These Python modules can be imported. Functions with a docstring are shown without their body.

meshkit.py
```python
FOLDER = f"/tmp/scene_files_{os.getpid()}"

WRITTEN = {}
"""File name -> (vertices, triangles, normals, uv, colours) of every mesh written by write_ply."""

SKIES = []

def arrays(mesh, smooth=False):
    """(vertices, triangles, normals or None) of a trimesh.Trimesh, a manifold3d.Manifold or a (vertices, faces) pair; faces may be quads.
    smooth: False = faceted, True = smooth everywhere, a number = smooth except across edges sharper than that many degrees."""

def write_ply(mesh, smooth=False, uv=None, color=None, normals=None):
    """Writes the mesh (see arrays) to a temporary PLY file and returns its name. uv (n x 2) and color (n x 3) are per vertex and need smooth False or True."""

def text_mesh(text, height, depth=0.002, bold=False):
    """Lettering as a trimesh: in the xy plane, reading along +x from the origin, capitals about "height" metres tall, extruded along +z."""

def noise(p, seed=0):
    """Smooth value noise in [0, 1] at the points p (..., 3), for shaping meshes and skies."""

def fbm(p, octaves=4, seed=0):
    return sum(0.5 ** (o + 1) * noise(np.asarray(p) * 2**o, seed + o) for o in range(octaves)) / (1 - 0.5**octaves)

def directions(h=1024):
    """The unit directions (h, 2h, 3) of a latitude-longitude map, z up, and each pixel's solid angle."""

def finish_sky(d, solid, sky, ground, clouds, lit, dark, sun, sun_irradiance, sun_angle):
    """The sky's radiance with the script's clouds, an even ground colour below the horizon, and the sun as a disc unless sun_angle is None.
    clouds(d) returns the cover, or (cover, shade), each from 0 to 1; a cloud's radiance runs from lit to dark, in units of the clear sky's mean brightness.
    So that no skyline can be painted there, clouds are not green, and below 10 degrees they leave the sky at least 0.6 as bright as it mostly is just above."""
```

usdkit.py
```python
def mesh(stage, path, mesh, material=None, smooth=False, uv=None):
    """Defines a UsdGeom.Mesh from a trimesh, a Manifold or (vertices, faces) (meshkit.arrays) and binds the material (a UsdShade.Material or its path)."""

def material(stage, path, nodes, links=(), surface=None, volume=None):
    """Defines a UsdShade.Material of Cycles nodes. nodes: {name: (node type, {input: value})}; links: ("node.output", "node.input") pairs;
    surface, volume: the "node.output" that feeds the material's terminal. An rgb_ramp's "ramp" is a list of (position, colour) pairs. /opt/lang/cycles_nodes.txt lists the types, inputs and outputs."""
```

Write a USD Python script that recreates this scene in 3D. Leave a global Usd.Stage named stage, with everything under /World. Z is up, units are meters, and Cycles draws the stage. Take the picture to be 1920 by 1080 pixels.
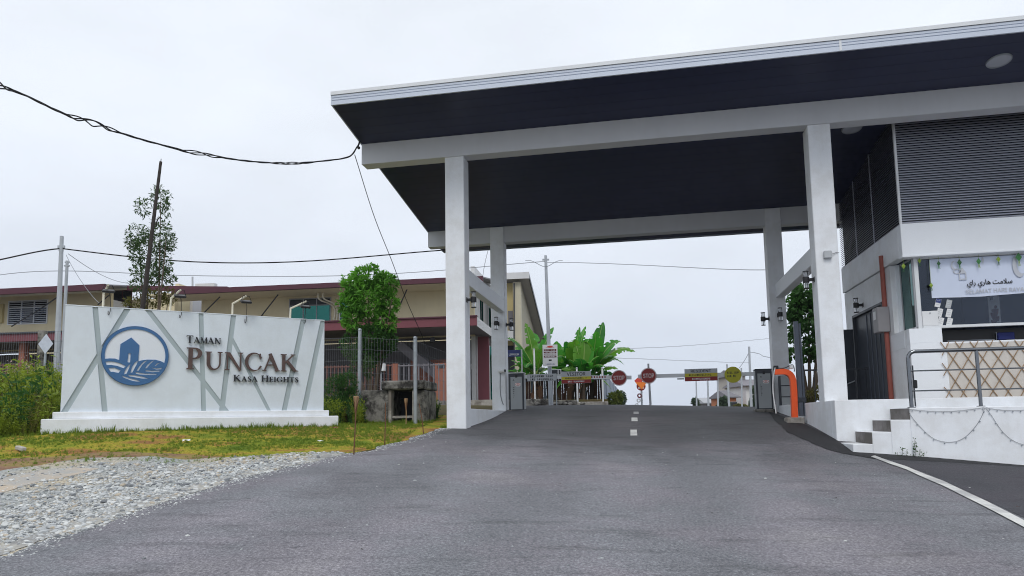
import math, random
import numpy as np
import trimesh
import manifold3d
from scipy.interpolate import RBFInterpolator
from shapely.geometry import Polygon, LineString, Point, box as sbox
from shapely.ops import unary_union
from shapely import affinity
import shapely
from pxr import Usd, UsdGeom, UsdLux, UsdShade, Gf, Sdf, Vt
import usdkit, meshkit

stage = Usd.Stage.CreateInMemory()
UsdGeom.SetStageUpAxis(stage, 'Z')
UsdGeom.SetStageMetersPerUnit(stage, 1.0)
UsdGeom.Xform.Define(stage, '/World')

# ------------------------------------------------------------------ camera
EYE = np.array([0.0, 0.0, 1.5])
PITCH, ROLL, FPX, CY = 0.103006, 0.016927, 1309.2, 113.65      # focal length and lens shift in 1/1920 of the width
_c, _s, _cr, _sr = math.cos(PITCH), math.sin(PITCH), math.cos(ROLL), math.sin(ROLL)
_F, _U0, _R0 = np.array([0, _c, _s]), np.array([0, -_s, _c]), np.array([1.0, 0, 0])
CAM_R, CAM_U = _R0 * _cr - _U0 * _sr, _R0 * _sr + _U0 * _cr
cam = UsdGeom.Camera.Define(stage, '/World/camera')
cam.CreateProjectionAttr('perspective')
cam.CreateHorizontalApertureAttr(36.0)
cam.CreateVerticalApertureAttr(20.25)
cam.CreateFocalLengthAttr(36.0 * FPX / 1920)
cam.CreateVerticalApertureOffsetAttr(36.0 * CY / 1920)
cam.CreateClippingRangeAttr(Gf.Vec2f(0.05, 5000))
cam.AddTransformOp().Set(Gf.Matrix4d(*CAM_R, 0, *CAM_U, 0, *(-_F), 0, *EYE, 1))
cam.CreateExposureAttr(0.37)

# ------------------------------------------------------------------ sky and sun
SUN_EL, SUN_AZ = math.radians(52), math.radians(188)            # azimuth = atan2(x, y) of the direction towards the sun
usdkit.material(stage, '/World/Looks/overcast_sky', {
    'sky': ('sky_texture', {'sky_type': 'single_scattering', 'sun_disc': False, 'sun_elevation': SUN_EL, 'sun_rotation': SUN_AZ}),
    'co': ('texture_coordinate', {}),
    'sep': ('separate_xyz', {}),
    'el': ('map_range', {'from_min': 0.0, 'from_max': 1.0, 'to_min': 0.0, 'to_max': 1.0, 'clamp': True}),
    'ramp': ('rgb_ramp', {'ramp': [(0.0, (0.575, 0.63, 0.735)), (0.08, (0.62, 0.675, 0.77)), (0.2, (0.715, 0.765, 0.85)), (0.42, (0.79, 0.84, 0.915)), (1.0, (0.95, 1.0, 1.06))]}),
    'n': ('noise_texture', {'scale': 2.6, 'detail': 4.0, 'roughness': 0.5}),
    'mp': ('mapping', {'scale': (1.0, 1.0, 2.4)}),
    'nr': ('map_range', {'from_min': 0.3, 'from_max': 0.7, 'to_min': 0.88, 'to_max': 1.03}),
    'mul': ('vector_math', {'math_type': 'scale'}),
    'gain': ('vector_math', {'math_type': 'scale', 'scale': 10.0}),
    'mix': ('mix', {'mix_type': 'mix', 'fac': 0.965}),
    'bg': ('background_shader', {'strength': 0.09}),
}, [('co.generated', 'sep.vector'), ('sep.z', 'el.value'), ('el.result', 'ramp.fac'), ('co.generated', 'mp.vector'), ('mp.vector', 'n.vector'),
    ('n.fac', 'nr.value'), ('ramp.color', 'mul.vector1'), ('nr.result', 'mul.scale'), ('mul.vector', 'gain.vector1'), ('sky.color', 'mix.color1'), ('gain.vector', 'mix.color2'),
    ('mix.color', 'bg.color')], surface='bg.background')
dome = UsdLux.DomeLight.Define(stage, '/World/sky')
UsdShade.MaterialBindingAPI.Apply(dome.GetPrim()).Bind(UsdShade.Material.Get(stage, '/World/Looks/overcast_sky'))
dome.GetPrim().SetCustomDataByKey('kind', 'structure')
dome.GetPrim().SetCustomDataByKey('label', 'pale white overcast sky over the gate')
sun = UsdLux.DistantLight.Define(stage, '/World/sun')
sun.CreateIntensityAttr(0.27)
sun.CreateNormalizeAttr(True) if hasattr(sun, 'CreateNormalizeAttr') else None
sun.CreateAngleAttr(24.0)
sun.CreateColorAttr(Gf.Vec3f(1.0, 0.97, 0.93))
_sd = np.array([math.sin(SUN_AZ) * math.cos(SUN_EL), math.cos(SUN_AZ) * math.cos(SUN_EL), math.sin(SUN_EL)])
_sx = np.cross([0, 0, 1.0], _sd); _sx /= np.linalg.norm(_sx)
_sy = np.cross(_sd, _sx)
sun.AddTransformOp().Set(Gf.Matrix4d(*_sx, 0, *_sy, 0, *_sd, 0, 0, 0, 60, 1))

# ------------------------------------------------------------------ points and frames
def ray(px, py):
    """Direction of sight of a point of the photograph (1920 x 1080)."""
    d = _F + CAM_R * ((px - 960) / FPX) + CAM_U * ((540 + CY - py) / FPX)
    return d
def at(px, py, Y):
    d = ray(px, py); return EYE + d * (Y / d[1])
class Frame:
    """An upright frame: u to the right, v away from the viewer, z up."""
    def __init__(s, x, y, yaw):
        s.o = np.array([x, y, 0.0]); c, n = math.cos(yaw), math.sin(yaw)
        s.U, s.V = np.array([c, n, 0]), np.array([-n, c, 0])
        s.M = np.eye(4); s.M[:3, 0], s.M[:3, 1], s.M[:3, 3] = s.U, s.V, s.o
        s.yaw = yaw
    def __call__(s, u, v, z): return s.o + s.U * u + s.V * v + np.array([0, 0, z])
    def inv(s, P): d = np.asarray(P, float) - s.o; return np.array([d @ s.U, d @ s.V, d[2]])
    def on_v(s, px, py, v): d = ray(px, py); k = (v - (EYE - s.o) @ s.V) / (d @ s.V); return s.inv(EYE + d * k)
    def on_u(s, px, py, u): d = ray(px, py); k = (u - (EYE - s.o) @ s.U) / (d @ s.U); return s.inv(EYE + d * k)
G = Frame(0, 0, -0.185474)           # the gate
H = Frame(0, 0, math.radians(-7.5))  # the row of houses
W = Frame(0, 0, 0)
_tl, _bl = ray(122, 572), ray(113, 772)
SL = 12.7
_pl = EYE + ray(114, 760) * (SL / ray(114, 760)[1]); _pr = EYE + ray(606.5, 760) * (15.2 / ray(606.5, 760)[1])
S = Frame(_pl[0], _pl[1], math.atan2(_pr[1] - _pl[1], _pr[0] - _pl[0]))   # the name wall
SW = float(np.linalg.norm((_pr - _pl)[:2]))

# ------------------------------------------------------------------ shapes
def bx(x0, x1, y0, y1, z0, z1, ch=0.0, F=None):
    """A box; ch: chamfer of all edges."""
    if ch:
        pts = []
        for sx in (0, 1):
            for sy in (0, 1):
                for sz in (0, 1):
                    p = np.array([(x0, x1)[sx], (y0, y1)[sy], (z0, z1)[sz]]); d = np.array([1 - 2 * sx, 1 - 2 * sy, 1 - 2 * sz]) * ch
                    for k in range(3):
                        q = p + d; q[k] = p[k]; pts.append(q)
        m = trimesh.convex.convex_hull(np.array(pts))
    else:
        m = trimesh.creation.box(bounds=[[x0, y0, z0], [x1, y1, z1]])
    return tf(m, F)
def tf(m, F):
    if F is not None:
        m = m.copy(); m.apply_transform(F.M if isinstance(F, Frame) else F)
    return m
def cat(*ms):
    ms = [m for q in ms for m in (q if isinstance(q, (list, tuple)) else [q])]
    return trimesh.util.concatenate(ms) if len(ms) > 1 else ms[0]
def ext(poly, d, M=None):
    """Extrudes a shapely polygon by d along z, then applies M."""
    gs = [g for g in getattr(poly, 'geoms', [poly]) if g.geom_type == 'Polygon' and g.area > 1e-7]
    m = cat([trimesh.creation.extrude_polygon(g, d, engine='earcut') for g in gs])
    return tf(m, M)
def axes(o, x, y, z):
    M = np.eye(4); M[:3, 0], M[:3, 1], M[:3, 2], M[:3, 3] = x, y, z, o; return M
def tube(pts, r, n=8, caps=True):
    p = np.asarray(pts, float); r = np.broadcast_to(np.asarray(r, float), (len(p),))
    t = np.gradient(p, axis=0); t /= np.linalg.norm(t, axis=1, keepdims=True) + 1e-12
    a = np.cross(t[0], [0, 0, 1.0] if abs(t[0][2]) < .9 else [1.0, 0, 0]); a /= np.linalg.norm(a)
    A = []
    for k in range(len(p)):
        a = a - t[k] * (a @ t[k]); a /= np.linalg.norm(a) + 1e-12; A.append(a)
    A = np.array(A); B = np.cross(t, A); ang = np.arange(n) * 2 * np.pi / n
    v = (p[:, None] + r[:, None, None] * (np.cos(ang)[None, :, None] * A[:, None] + np.sin(ang)[None, :, None] * B[:, None])).reshape(-1, 3)
    i, j = np.meshgrid(np.arange(len(p) - 1), np.arange(n), indexing='ij')
    q = np.stack([i * n + j, i * n + (j + 1) % n, (i + 1) * n + (j + 1) % n, (i + 1) * n + j], -1).reshape(-1, 4)
    f = np.vstack([q[:, [0, 1, 2]], q[:, [0, 2, 3]]])
    if caps:
        k = len(v); v = np.vstack([v, p[0], p[-1]]); e = (len(p) - 1) * n
        f = np.vstack([f, [[k, (j + 1) % n, j] for j in range(n)], [[k + 1, e + j, e + (j + 1) % n] for j in range(n)]])
    return trimesh.Trimesh(v, f, process=False)
def rod(a, b, r, n=8): return tube([a, (np.asarray(a, float) + np.asarray(b, float)) / 2, b], r, n)
def lathe(profile, n=20, o=(0, 0, 0)):
    """profile: (radius, height) pairs, turned round z."""
    pr = np.array(profile, float); ang = np.arange(n) * 2 * np.pi / n
    v = np.stack([pr[:, 0, None] * np.cos(ang), pr[:, 0, None] * np.sin(ang), np.repeat(pr[:, 1, None], n, 1)], -1).reshape(-1, 3) + o
    f = []
    for i in range(len(pr) - 1):
        for j in range(n):
            a, b, c, d = i * n + j, i * n + (j + 1) % n, (i + 1) * n + (j + 1) % n, (i + 1) * n + j
            f += [[a, b, c], [a, c, d]]
    return trimesh.Trimesh(v, f, process=True)
def disc(r, d, n=40): return trimesh.creation.cylinder(radius=r, height=d, sections=n)
def smooth_path(pts, n):
    from scipy.interpolate import CubicSpline
    p = np.asarray(pts, float); t = np.r_[0, np.cumsum(np.linalg.norm(np.diff(p, axis=0), axis=1))]
    return CubicSpline(t, p)(np.linspace(0, t[-1], n))

# ------------------------------------------------------------------ the scene tree
_names = {}
def numbered(parent, name):
    k = _names.get((parent, name), 0); _names[(parent, name)] = k + 1
    return f'{parent}/{name}' if k == 0 else f'{parent}/{name}_{k:03d}'
def put(path, mesh, m, smooth=False, M=None):
    v, f, n = meshkit.arrays(mesh, smooth)
    if M is not None:
        v = (v - M[1]) @ M[0].T
        n = None if n is None else n @ M[0].T
    u = UsdGeom.Mesh.Define(stage, path)
    u.CreatePointsAttr(Vt.Vec3fArray.FromNumpy(v.astype(np.float32)))
    u.CreateFaceVertexCountsAttr(Vt.IntArray.FromNumpy(np.full(len(f), 3, np.int32)))
    u.CreateFaceVertexIndicesAttr(Vt.IntArray.FromNumpy(f.astype(np.int32).ravel()))
    u.CreateSubdivisionSchemeAttr('none')
    if n is not None:
        u.CreateNormalsAttr(Vt.Vec3fArray.FromNumpy(n.astype(np.float32))); u.SetNormalsInterpolation('vertex')
    UsdShade.MaterialBindingAPI.Apply(u.GetPrim()).Bind(UsdShade.Material.Get(stage, m))
    return u.GetPrim()
def tag(prim, label=None, cat=None, group=None, kind=None):
    for k, t in (('label', label), ('category', cat), ('group', group), ('kind', kind)):
        if t: prim.SetCustomDataByKey(k, t)
    return prim
class Thing:
    """An Xform at a thing's base. Parts are given in world space and stored in the thing's own space."""
    def __init__(s, name, label, category, base=(0, 0, 0), yaw=0.0, group=None):
        s.path = numbered('/World', name); s.base = np.asarray(base, float); s.yaw = yaw
        x = UsdGeom.Xform.Define(stage, s.path)
        x.AddTranslateOp().Set(Gf.Vec3d(*map(float, s.base)))
        x.AddRotateZOp().Set(math.degrees(yaw))
        s.prim = tag(x.GetPrim(), label, category, group); s.group = group; s.category = category
        c, n = math.cos(-yaw), math.sin(-yaw)
        s.M = (np.array([[c, -n, 0], [n, c, 0], [0, 0, 1.0]]), s.base)
    def part(s, name, mesh, m, smooth=False, of=None, label=None, kind=None):
        p = put(numbered(of or s.path, name), mesh, m, smooth, s.M)
        if label: p.SetCustomDataByKey('label', label)
        if kind or name in ('small_print', 'side_print', 'print', 'print_marks'): p.SetCustomDataByKey('kind', kind or 'stuff')
        return str(p.GetPath())
    def copy(s, label, base, yaw=0.0, name=None, scale=None, tilt=None):
        p = numbered('/World', name or s.path.rsplit('/', 1)[1])
        x = UsdGeom.Xform.Define(stage, p)
        x.GetPrim().GetReferences().AddInternalReference(s.path)
        x.ClearXformOpOrder()
        x.GetPrim().RemoveProperty('xformOp:translate') ; 
        x.AddTranslateOp().Set(Gf.Vec3d(*map(float, base)))
        x.AddRotateZOp().Set(math.degrees(yaw))
        if tilt: x.AddRotateXYZOp(opSuffix='tilt').Set(Gf.Vec3f(*tilt))
        if scale: x.AddScaleOp().Set(Gf.Vec3f(*scale))
        x.GetPrim().SetInstanceable(True)
        tag(x.GetPrim(), label, s.category, s.group)
        return x.GetPrim()
def single(name, mesh, m, label, category, group=None, smooth=False, kind=None):
    return tag(put(numbered('/World', name), mesh, m, smooth), label, category, group, kind)
def setting(name, mesh, m, smooth=False, label=None):
    return tag(put(numbered('/World', name), mesh, m, smooth), label, None, None, 'structure')

# ------------------------------------------------------------------ materials
L = '/World/Looks/'
def paint(name, col, rough=0.55, var=0.08, scale=3.0, bump=0.0, bscale=60.0, streak=0.0, spec=0.4, metal=0.0, grime=None, gmax=1.0, gs=1.7):
    """A paint or plaster: base colour with broad mottling, optional rain streaks and fine relief."""
    col = np.array(col, float)
    nodes = {'g': ('geometry', {}), 'n': ('noise_texture', {'scale': scale, 'detail': 5.0, 'roughness': 0.6}),
             'r': ('rgb_ramp', {'ramp': [(0.25, tuple(col * (1 - var))), (0.75, tuple(np.minimum(col * (1 + var), 0.92)))]}),
             'p': ('principled_bsdf', {'roughness': rough, 'specular_ior_level': spec, 'metallic': metal})}
    links = [('g.position', 'n.vector'), ('n.fac', 'r.fac')]
    out = 'r.color'
    if streak:
        nodes['m2'] = ('mapping', {'scale': (5.0, 5.0, 0.45)})
        nodes['n2'] = ('noise_texture', {'scale': 1.0, 'detail': 4.0, 'roughness': 0.65})
        nodes['r2'] = ('rgb_ramp', {'ramp': [(0.35, (1, 1, 1)), (0.62, (1 - streak * .4,) * 3), (0.8, tuple(1 - streak * np.array([.9, 1.0, 1.15])))]})
        nodes['mx'] = ('mix', {'mix_type': 'multiply', 'fac': 1.0})
        links += [('g.position', 'm2.vector'), ('m2.vector', 'n2.vector'), ('n2.fac', 'r2.fac'), (out, 'mx.color1'), ('r2.color', 'mx.color2')]
        out = 'mx.color'
    if grime is not None:
        nodes['n3'] = ('noise_texture', {'scale': gs, 'detail': 6.0, 'roughness': 0.7})
        nodes['r3'] = ('rgb_ramp', {'ramp': [(0.44, (0, 0, 0)), (0.60, (gmax,) * 3)]})
        nodes['mg'] = ('mix', {'mix_type': 'mix', 'color2': grime})
        links += [('g.position', 'n3.vector'), ('n3.fac', 'r3.fac'), ('r3.color', 'mg.fac'), (out, 'mg.color1')]
        out = 'mg.color'
    links.append((out, 'p.base_color'))
    if bump:
        nodes['nb'] = ('noise_texture', {'scale': bscale, 'detail': 3.0, 'roughness': 0.6})
        nodes['b'] = ('bump', {'strength': bump, 'distance': 0.01})
        links += [('g.position', 'nb.vector'), ('nb.fac', 'b.height'), ('b.normal', 'p.normal')]
    usdkit.material(stage, L + name, nodes, links, surface='p.BSDF')
    return L + name
def leafy(name, cols, trans=0.35, rough=0.5):
    """Leaves: a tone per leaf, some light passing through."""
    usdkit.material(stage, L + name, {
        'g': ('geometry', {}), 'r': ('rgb_ramp', {'ramp': cols}),
        'n': ('noise_texture', {'scale': 2.2, 'detail': 2.0}), 'ad': ('math', {'math_type': 'multiply_add', 'value2': 0.55, 'value3': 0.0}), 'ad2': ('math', {'math_type': 'multiply_add', 'value2': 0.5}),
        'p': ('principled_bsdf', {'roughness': rough, 'specular_ior_level': 0.35}), 't': ('translucent_bsdf', {}), 'mx': ('mix_closure', {'fac': trans})},
        [('g.position', 'n.vector'), ('g.random_per_island', 'ad.value1'), ('n.fac', 'ad2.value1'), ('ad.value', 'ad2.value3'), ('ad2.value', 'r.fac'),
         ('r.color', 'p.base_color'), ('r.color', 't.color'), ('p.BSDF', 'mx.closure1'), ('t.BSDF', 'mx.closure2')], surface='mx.closure')
    return L + name
WHITE = paint('white_wall_paint', (0.78, 0.81, 0.85), 0.6, 0.03, 0.9, 0.05, 45, streak=0.03)
WHITE_DIRTY = paint('weathered_white_paint', (0.78, 0.805, 0.84), 0.62, 0.05, 0.9, 0.06, 45, streak=0.09, grime=(.46, .44, .40), gmax=.22)
WHITE_SIGN = paint('white_sign_paint', (0.65, 0.71, 0.77), 0.55, 0.03, 0.9, 0.05, 40, streak=0.05, grime=(.44, .45, .45), gmax=.16)
BEAMWHITE = paint('beam_paint', (0.59, 0.605, 0.635), 0.6, 0.04, 1.2, 0.05, 40, streak=0.05)
SOFFIT = paint('dark_navy_soffit', (0.022, 0.027, 0.066), 0.42, 0.12, 0.9, spec=0.35)
FASCIA = paint('silver_fascia', (0.52, 0.57, 0.66), 0.4, 0.03, 2.0, spec=0.5)
FASCIA_D = paint('fascia_groove', (0.22, 0.25, 0.32), 0.5, 0.05, 2.0)
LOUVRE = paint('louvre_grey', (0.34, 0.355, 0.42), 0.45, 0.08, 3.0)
LOUVRE_SHADED = paint('shaded_louvre_grey', (0.10, 0.105, 0.14), 0.45, 0.08, 3.0)  # darker copy of the slat grey: shade of the side face put into the colour
LOUVRE_BACK = paint('louvre_backing', (0.012, 0.013, 0.02), 0.8, 0.1, 3.0)
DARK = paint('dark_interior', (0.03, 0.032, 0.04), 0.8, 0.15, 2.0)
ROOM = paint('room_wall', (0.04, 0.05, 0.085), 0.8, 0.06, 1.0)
BLACK = paint('black_plastic', (0.012, 0.012, 0.014), 0.4, 0.1)
DOORGREY = paint('dark_grey_door', (0.045, 0.052, 0.065), 0.45, 0.1, 2.0)
STEEL = paint('stainless_steel', (0.20, 0.21, 0.225), 0.13, 0.05, 8.0, metal=1.0)
GALV = paint('galvanised_steel', (0.34, 0.37, 0.40), 0.45, 0.14, 6.0, metal=0.35)
POLEGREY = paint('pole_grey', (0.40, 0.43, 0.47), 0.5, 0.1, 4.0, streak=0.12)
ALU = paint('white_aluminium', (0.66, 0.68, 0.70), 0.4, 0.04)
TERRA = paint('terracotta_pipe', (0.29, 0.08, 0.06), 0.5, 0.12, 5.0, streak=0.2)
ORANGE = paint('orange_paint', (0.80, 0.10, 0.02), 0.45, 0.06, 4.0)
CONC = paint('old_concrete', (0.24, 0.23, 0.21), 0.9, 0.3, 4.0, 0.5, 30, streak=0.5, grime=(0.03, 0.028, 0.026), gs=3.2)
CONC_STEP = paint('concrete_riser', (0.20, 0.185, 0.18), 0.9, 0.2, 7.0, 0.3, 40, grime=(0.12, 0.11, 0.10))
CONC_PALE = paint('pale_concrete', (0.38, 0.36, 0.33), 0.9, 0.18, 6.0, 0.4, 40, grime=(0.18, 0.16, 0.14))
BRICKY = paint('laterite_patch', (0.30, 0.18, 0.11), 0.95, 0.3, 9.0, 0.4, 30)
GROOVE = paint('grey_green_groove', (0.36, 0.42, 0.44), 0.6, 0.05, 2.5)
LOGOBLUE = paint('logo_blue', (0.045, 0.13, 0.29), 0.4, 0.05)
LOGOWHITE = paint('logo_white', (0.68, 0.72, 0.78), 0.5, 0.03)
BRONZE = paint('bronze_letters', (0.085, 0.05, 0.04), 0.22, 0.35, 9.0, spec=0.7, metal=0.5)
LETTERBLACK = paint('black_letters', (0.008, 0.009, 0.013), 0.35, 0.1)
CABINET = paint('grey_cabinet', (0.30, 0.32, 0.33), 0.45, 0.05)
CAB_DARK = paint('dark_cabinet_frame', (0.035, 0.04, 0.05), 0.45, 0.1)
RED = paint('stop_red', (0.24, 0.018, 0.016), 0.45, 0.06)
REDBRIGHT = paint('sign_red', (0.55, 0.06, 0.04), 0.45, 0.05)
YELLOW = paint('sign_yellow', (0.52, 0.45, 0.03), 0.5, 0.06)
OLIVE = paint('disc_yellow', (0.42, 0.40, 0.02), 0.5, 0.06)
ORANGESIGN = paint('sign_orange', (0.75, 0.20, 0.03), 0.5, 0.05)
SIGNWHITE = paint('sign_white', (0.70, 0.71, 0.72), 0.5, 0.03)
SIGNGREY = paint('sign_grey', (0.42, 0.44, 0.46), 0.5, 0.04)
SIGNBLUE = paint('sign_blue', (0.04, 0.06, 0.20), 0.5, 0.05)
MAROONTXT = paint('maroon_print', (0.12, 0.025, 0.03), 0.5, 0.05)
WOOD = paint('bamboo', (0.30, 0.19, 0.10), 0.7, 0.25, 12.0)
DARKWOOD = paint('dark_timber', (0.035, 0.028, 0.026), 0.8, 0.3, 9.0, 0.4, 40)
RUST = paint('rusty_stake', (0.14, 0.065, 0.035), 0.85, 0.3, 14.0)
CABLE = paint('black_cable', (0.012, 0.012, 0.014), 0.6, 0.1)
CABLE_GREY = paint('grey_cable', (0.16, 0.17, 0.19), 0.6, 0.1)
CREAMMETAL = paint('cream_metal', (0.66, 0.62, 0.50), 0.5, 0.06)
# houses
CREAM = paint('cream_wall', (0.68, 0.60, 0.40), 0.75, 0.06, 0.8, streak=0.08)
CREAM_Y = paint('yellow_cream_wall', (0.50, 0.41, 0.20), 0.75, 0.06, 0.8, streak=0.06)
HOUSEWHITE = paint('house_white', (0.58, 0.58, 0.58), 0.7, 0.05, 1.0, streak=0.1)
HOUSEGREY = paint('house_grey', (0.19, 0.18, 0.20), 0.75, 0.06, 1.0)
MAROON = paint('maroon_trim', (0.078, 0.020, 0.034), 0.55, 0.08, 1.2, streak=0.05)
MAROON_L = paint('maroon_band', (0.17, 0.048, 0.062), 0.6, 0.08, 1.2, streak=0.08)
ROOFTOP = paint('roof_sheet', (0.26, 0.26, 0.28), 0.6, 0.08)
SALMON = paint('salmon_wall', (0.30, 0.115, 0.075), 0.7, 0.08, 1.2, streak=0.1)
FRAMEGREY = paint('window_frame_grey', (0.30, 0.31, 0.33), 0.5, 0.05)
GATEBROWN = paint('gate_brown', (0.16, 0.07, 0.055), 0.55, 0.12)
BARK = paint('bark', (0.10, 0.075, 0.055), 0.9, 0.3, 18.0, 0.5, 40)
DISTANT = paint('distant_house_wall', (0.46, 0.42, 0.38), 0.8, 0.06)
DISTANT_W = paint('distant_white_wall', (0.60, 0.60, 0.60), 0.8, 0.05)
HOARD = paint('blue_grey_sheet', (0.17, 0.21, 0.27), 0.5, 0.1, 2.0, streak=0.15)
GATEGREY = paint('blue_grey_gate', (0.085, 0.10, 0.13), 0.5, 0.08)
def glass(name, tint, refl=0.9, fac=0.10, see=(0.75, 0.8, 0.82)):
    usdkit.material(stage, L + name, {'f': ('fresnel', {'IOR': 1.5}), 'a': ('math', {'math_type': 'multiply_add', 'value2': 1.0, 'value3': fac, 'use_clamp': True}),
        't': ('transparent_bsdf', {'color': see}), 'g': ('glossy_bsdf', {'color': tint, 'roughness': 0.02}), 'mx': ('mix_closure', {})},
        [('f.fac', 'a.value1'), ('a.value', 'mx.fac'), ('t.BSDF', 'mx.closure1'), ('g.BSDF', 'mx.closure2')], surface='mx.closure')
    return L + name
GLASS = glass('window_glass', (0.62, 0.70, 0.86), fac=0.0, see=(0.93, 0.95, 0.97))
GLASS_TEAL = glass('teal_window_glass', (0.10, 0.42, 0.36), fac=0.26, see=(0.06, 0.16, 0.15))
GLASS_CLEAR = glass('clear_lamp_glass', (0.95, 0.95, 0.97), fac=0.05, see=(0.93, 0.94, 0.95))
# ------------------------------------------------------------------ terrain
_ctl = np.array([  # gate frame u, v and height
    (-4, 14.5, 1.35), (3.44, 13.77, 1.03), (3.44, 16.2, 1.34), (3.4, 19.4, 1.6), (-3.6, 19.4, 1.80), (0, 19.4, 1.75), (0, 21.5, 1.87), (-4, 21.5, 1.93), (4, 21.5, 1.74),
    (0, 14.5, 1.19), (3.5, 12.84, 0.855), (6.5, 13.0, 0.60), (10, 13.5, .5), (0, 0, 0), (-3, 0, 0), (3, 0, 0), (0, 5, .40), (0, 10, .80), (6, 8, .36), (6, 0, -.05), (-6, 4.6, .50),
    (-10.35, 10.98, 1.43), (-6.82, 14.19, 1.46), (-8.6, 12.4, 1.44), (-7.5, 8.76, 1.0), (-4.9, 4.6, .5), (-6.2, 17.1, 1.50), (-5, 19.5, 1.7), (-9, 15, 1.6), (-12, 13, 1.55), (-17.3, 17.1, 2.3), (-13, 21, 2.2), (-8, 21, 1.95),
    (-20, 10, 1.8), (-20, 0, .9), (-12, 5, .75), (-6, 26, 2.1), (-4.5, 24, 2.0), (-12, 27, 2.3), (-25, 27, 2.3), (-25, 18, 2.3), (0, 26, 1.95), (4, 26, 1.7), (8, 25, 1.6), (15, 20, 1.2), (15, 10, .3), (15, 0, -.3),
    (25, 15, .5), (0, -20, -1.5), (20, -20, -1.6), (-20, -20, -.8), (0, 33, 1.7), (-14, 34, 2.35), (-28, 34, 2.35), (12, 33, 1.4)], float)
_rbf = RBFInterpolator(_ctl[:, :2], _ctl[:, 2], kernel='thin_plate_spline', smoothing=0.02)
def _height(x, y):
    x, y = np.asarray(x, float), np.asarray(y, float)
    u = x * G.U[0] + y * G.U[1]; v = x * G.V[0] + y * G.V[1]
    near = _rbf(np.stack([np.clip(u, -28, 26), np.clip(v, -20, 34)], -1).reshape(-1, 2)).reshape(x.shape)
    # beyond the crest the land falls away; the terrace of houses on the left stays level for a while
    t = np.clip((v - 27) / 22, 0, 1); t = t * t * (3 - 2 * t)
    drop = -np.maximum(v - 27, 0) * 0.055 + 3e-5 * np.maximum(v - 27, 0) ** 2
    drop = np.where(v > 900, -26.0, np.maximum(drop, -26.0))
    keep = 1 / (1 + np.exp((u + 7.5) / .8)) * np.clip(1 - (v - 60) / 60, 0, 1)
    return near + drop * t * (1 - keep)
def _lines(a, b, st, far, g=1.22):
    c = list(np.arange(a, b + 1e-9, st)); d = st
    while c[-1] < far[1]: d *= g; c.append(c[-1] + d)
    d = st
    while c[0] > far[0]: d *= g; c.insert(0, c[0] - d)
    return np.array(c)
GX, GY = _lines(-24, 16, .5, (-700, 700)), _lines(-4, 32, .5, (-60, 1200))
_gx, _gy = np.meshgrid(GX, GY, indexing='ij')
GZ = _height(_gx, _gy)
def ground(x, y):
    """Height of the terrain sheet (the sheet's own triangles)."""
    x, y = np.asarray(x, float), np.asarray(y, float)
    i = np.clip(np.searchsorted(GX, x, 'right') - 1, 0, len(GX) - 2); j = np.clip(np.searchsorted(GY, y, 'right') - 1, 0, len(GY) - 2)
    a = (x - GX[i]) / (GX[i + 1] - GX[i]); b = (y - GY[j]) / (GY[j + 1] - GY[j])
    z00, z10, z01, z11 = GZ[i, j], GZ[i + 1, j], GZ[i, j + 1], GZ[i + 1, j + 1]
    return np.where(a >= b, z00 + a * (z10 - z00) + b * (z11 - z10), z00 + b * (z01 - z00) + a * (z11 - z01))
def gp(x, y, dz=0.0): return np.array([x, y, float(ground(x, y)) + dz])
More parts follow.
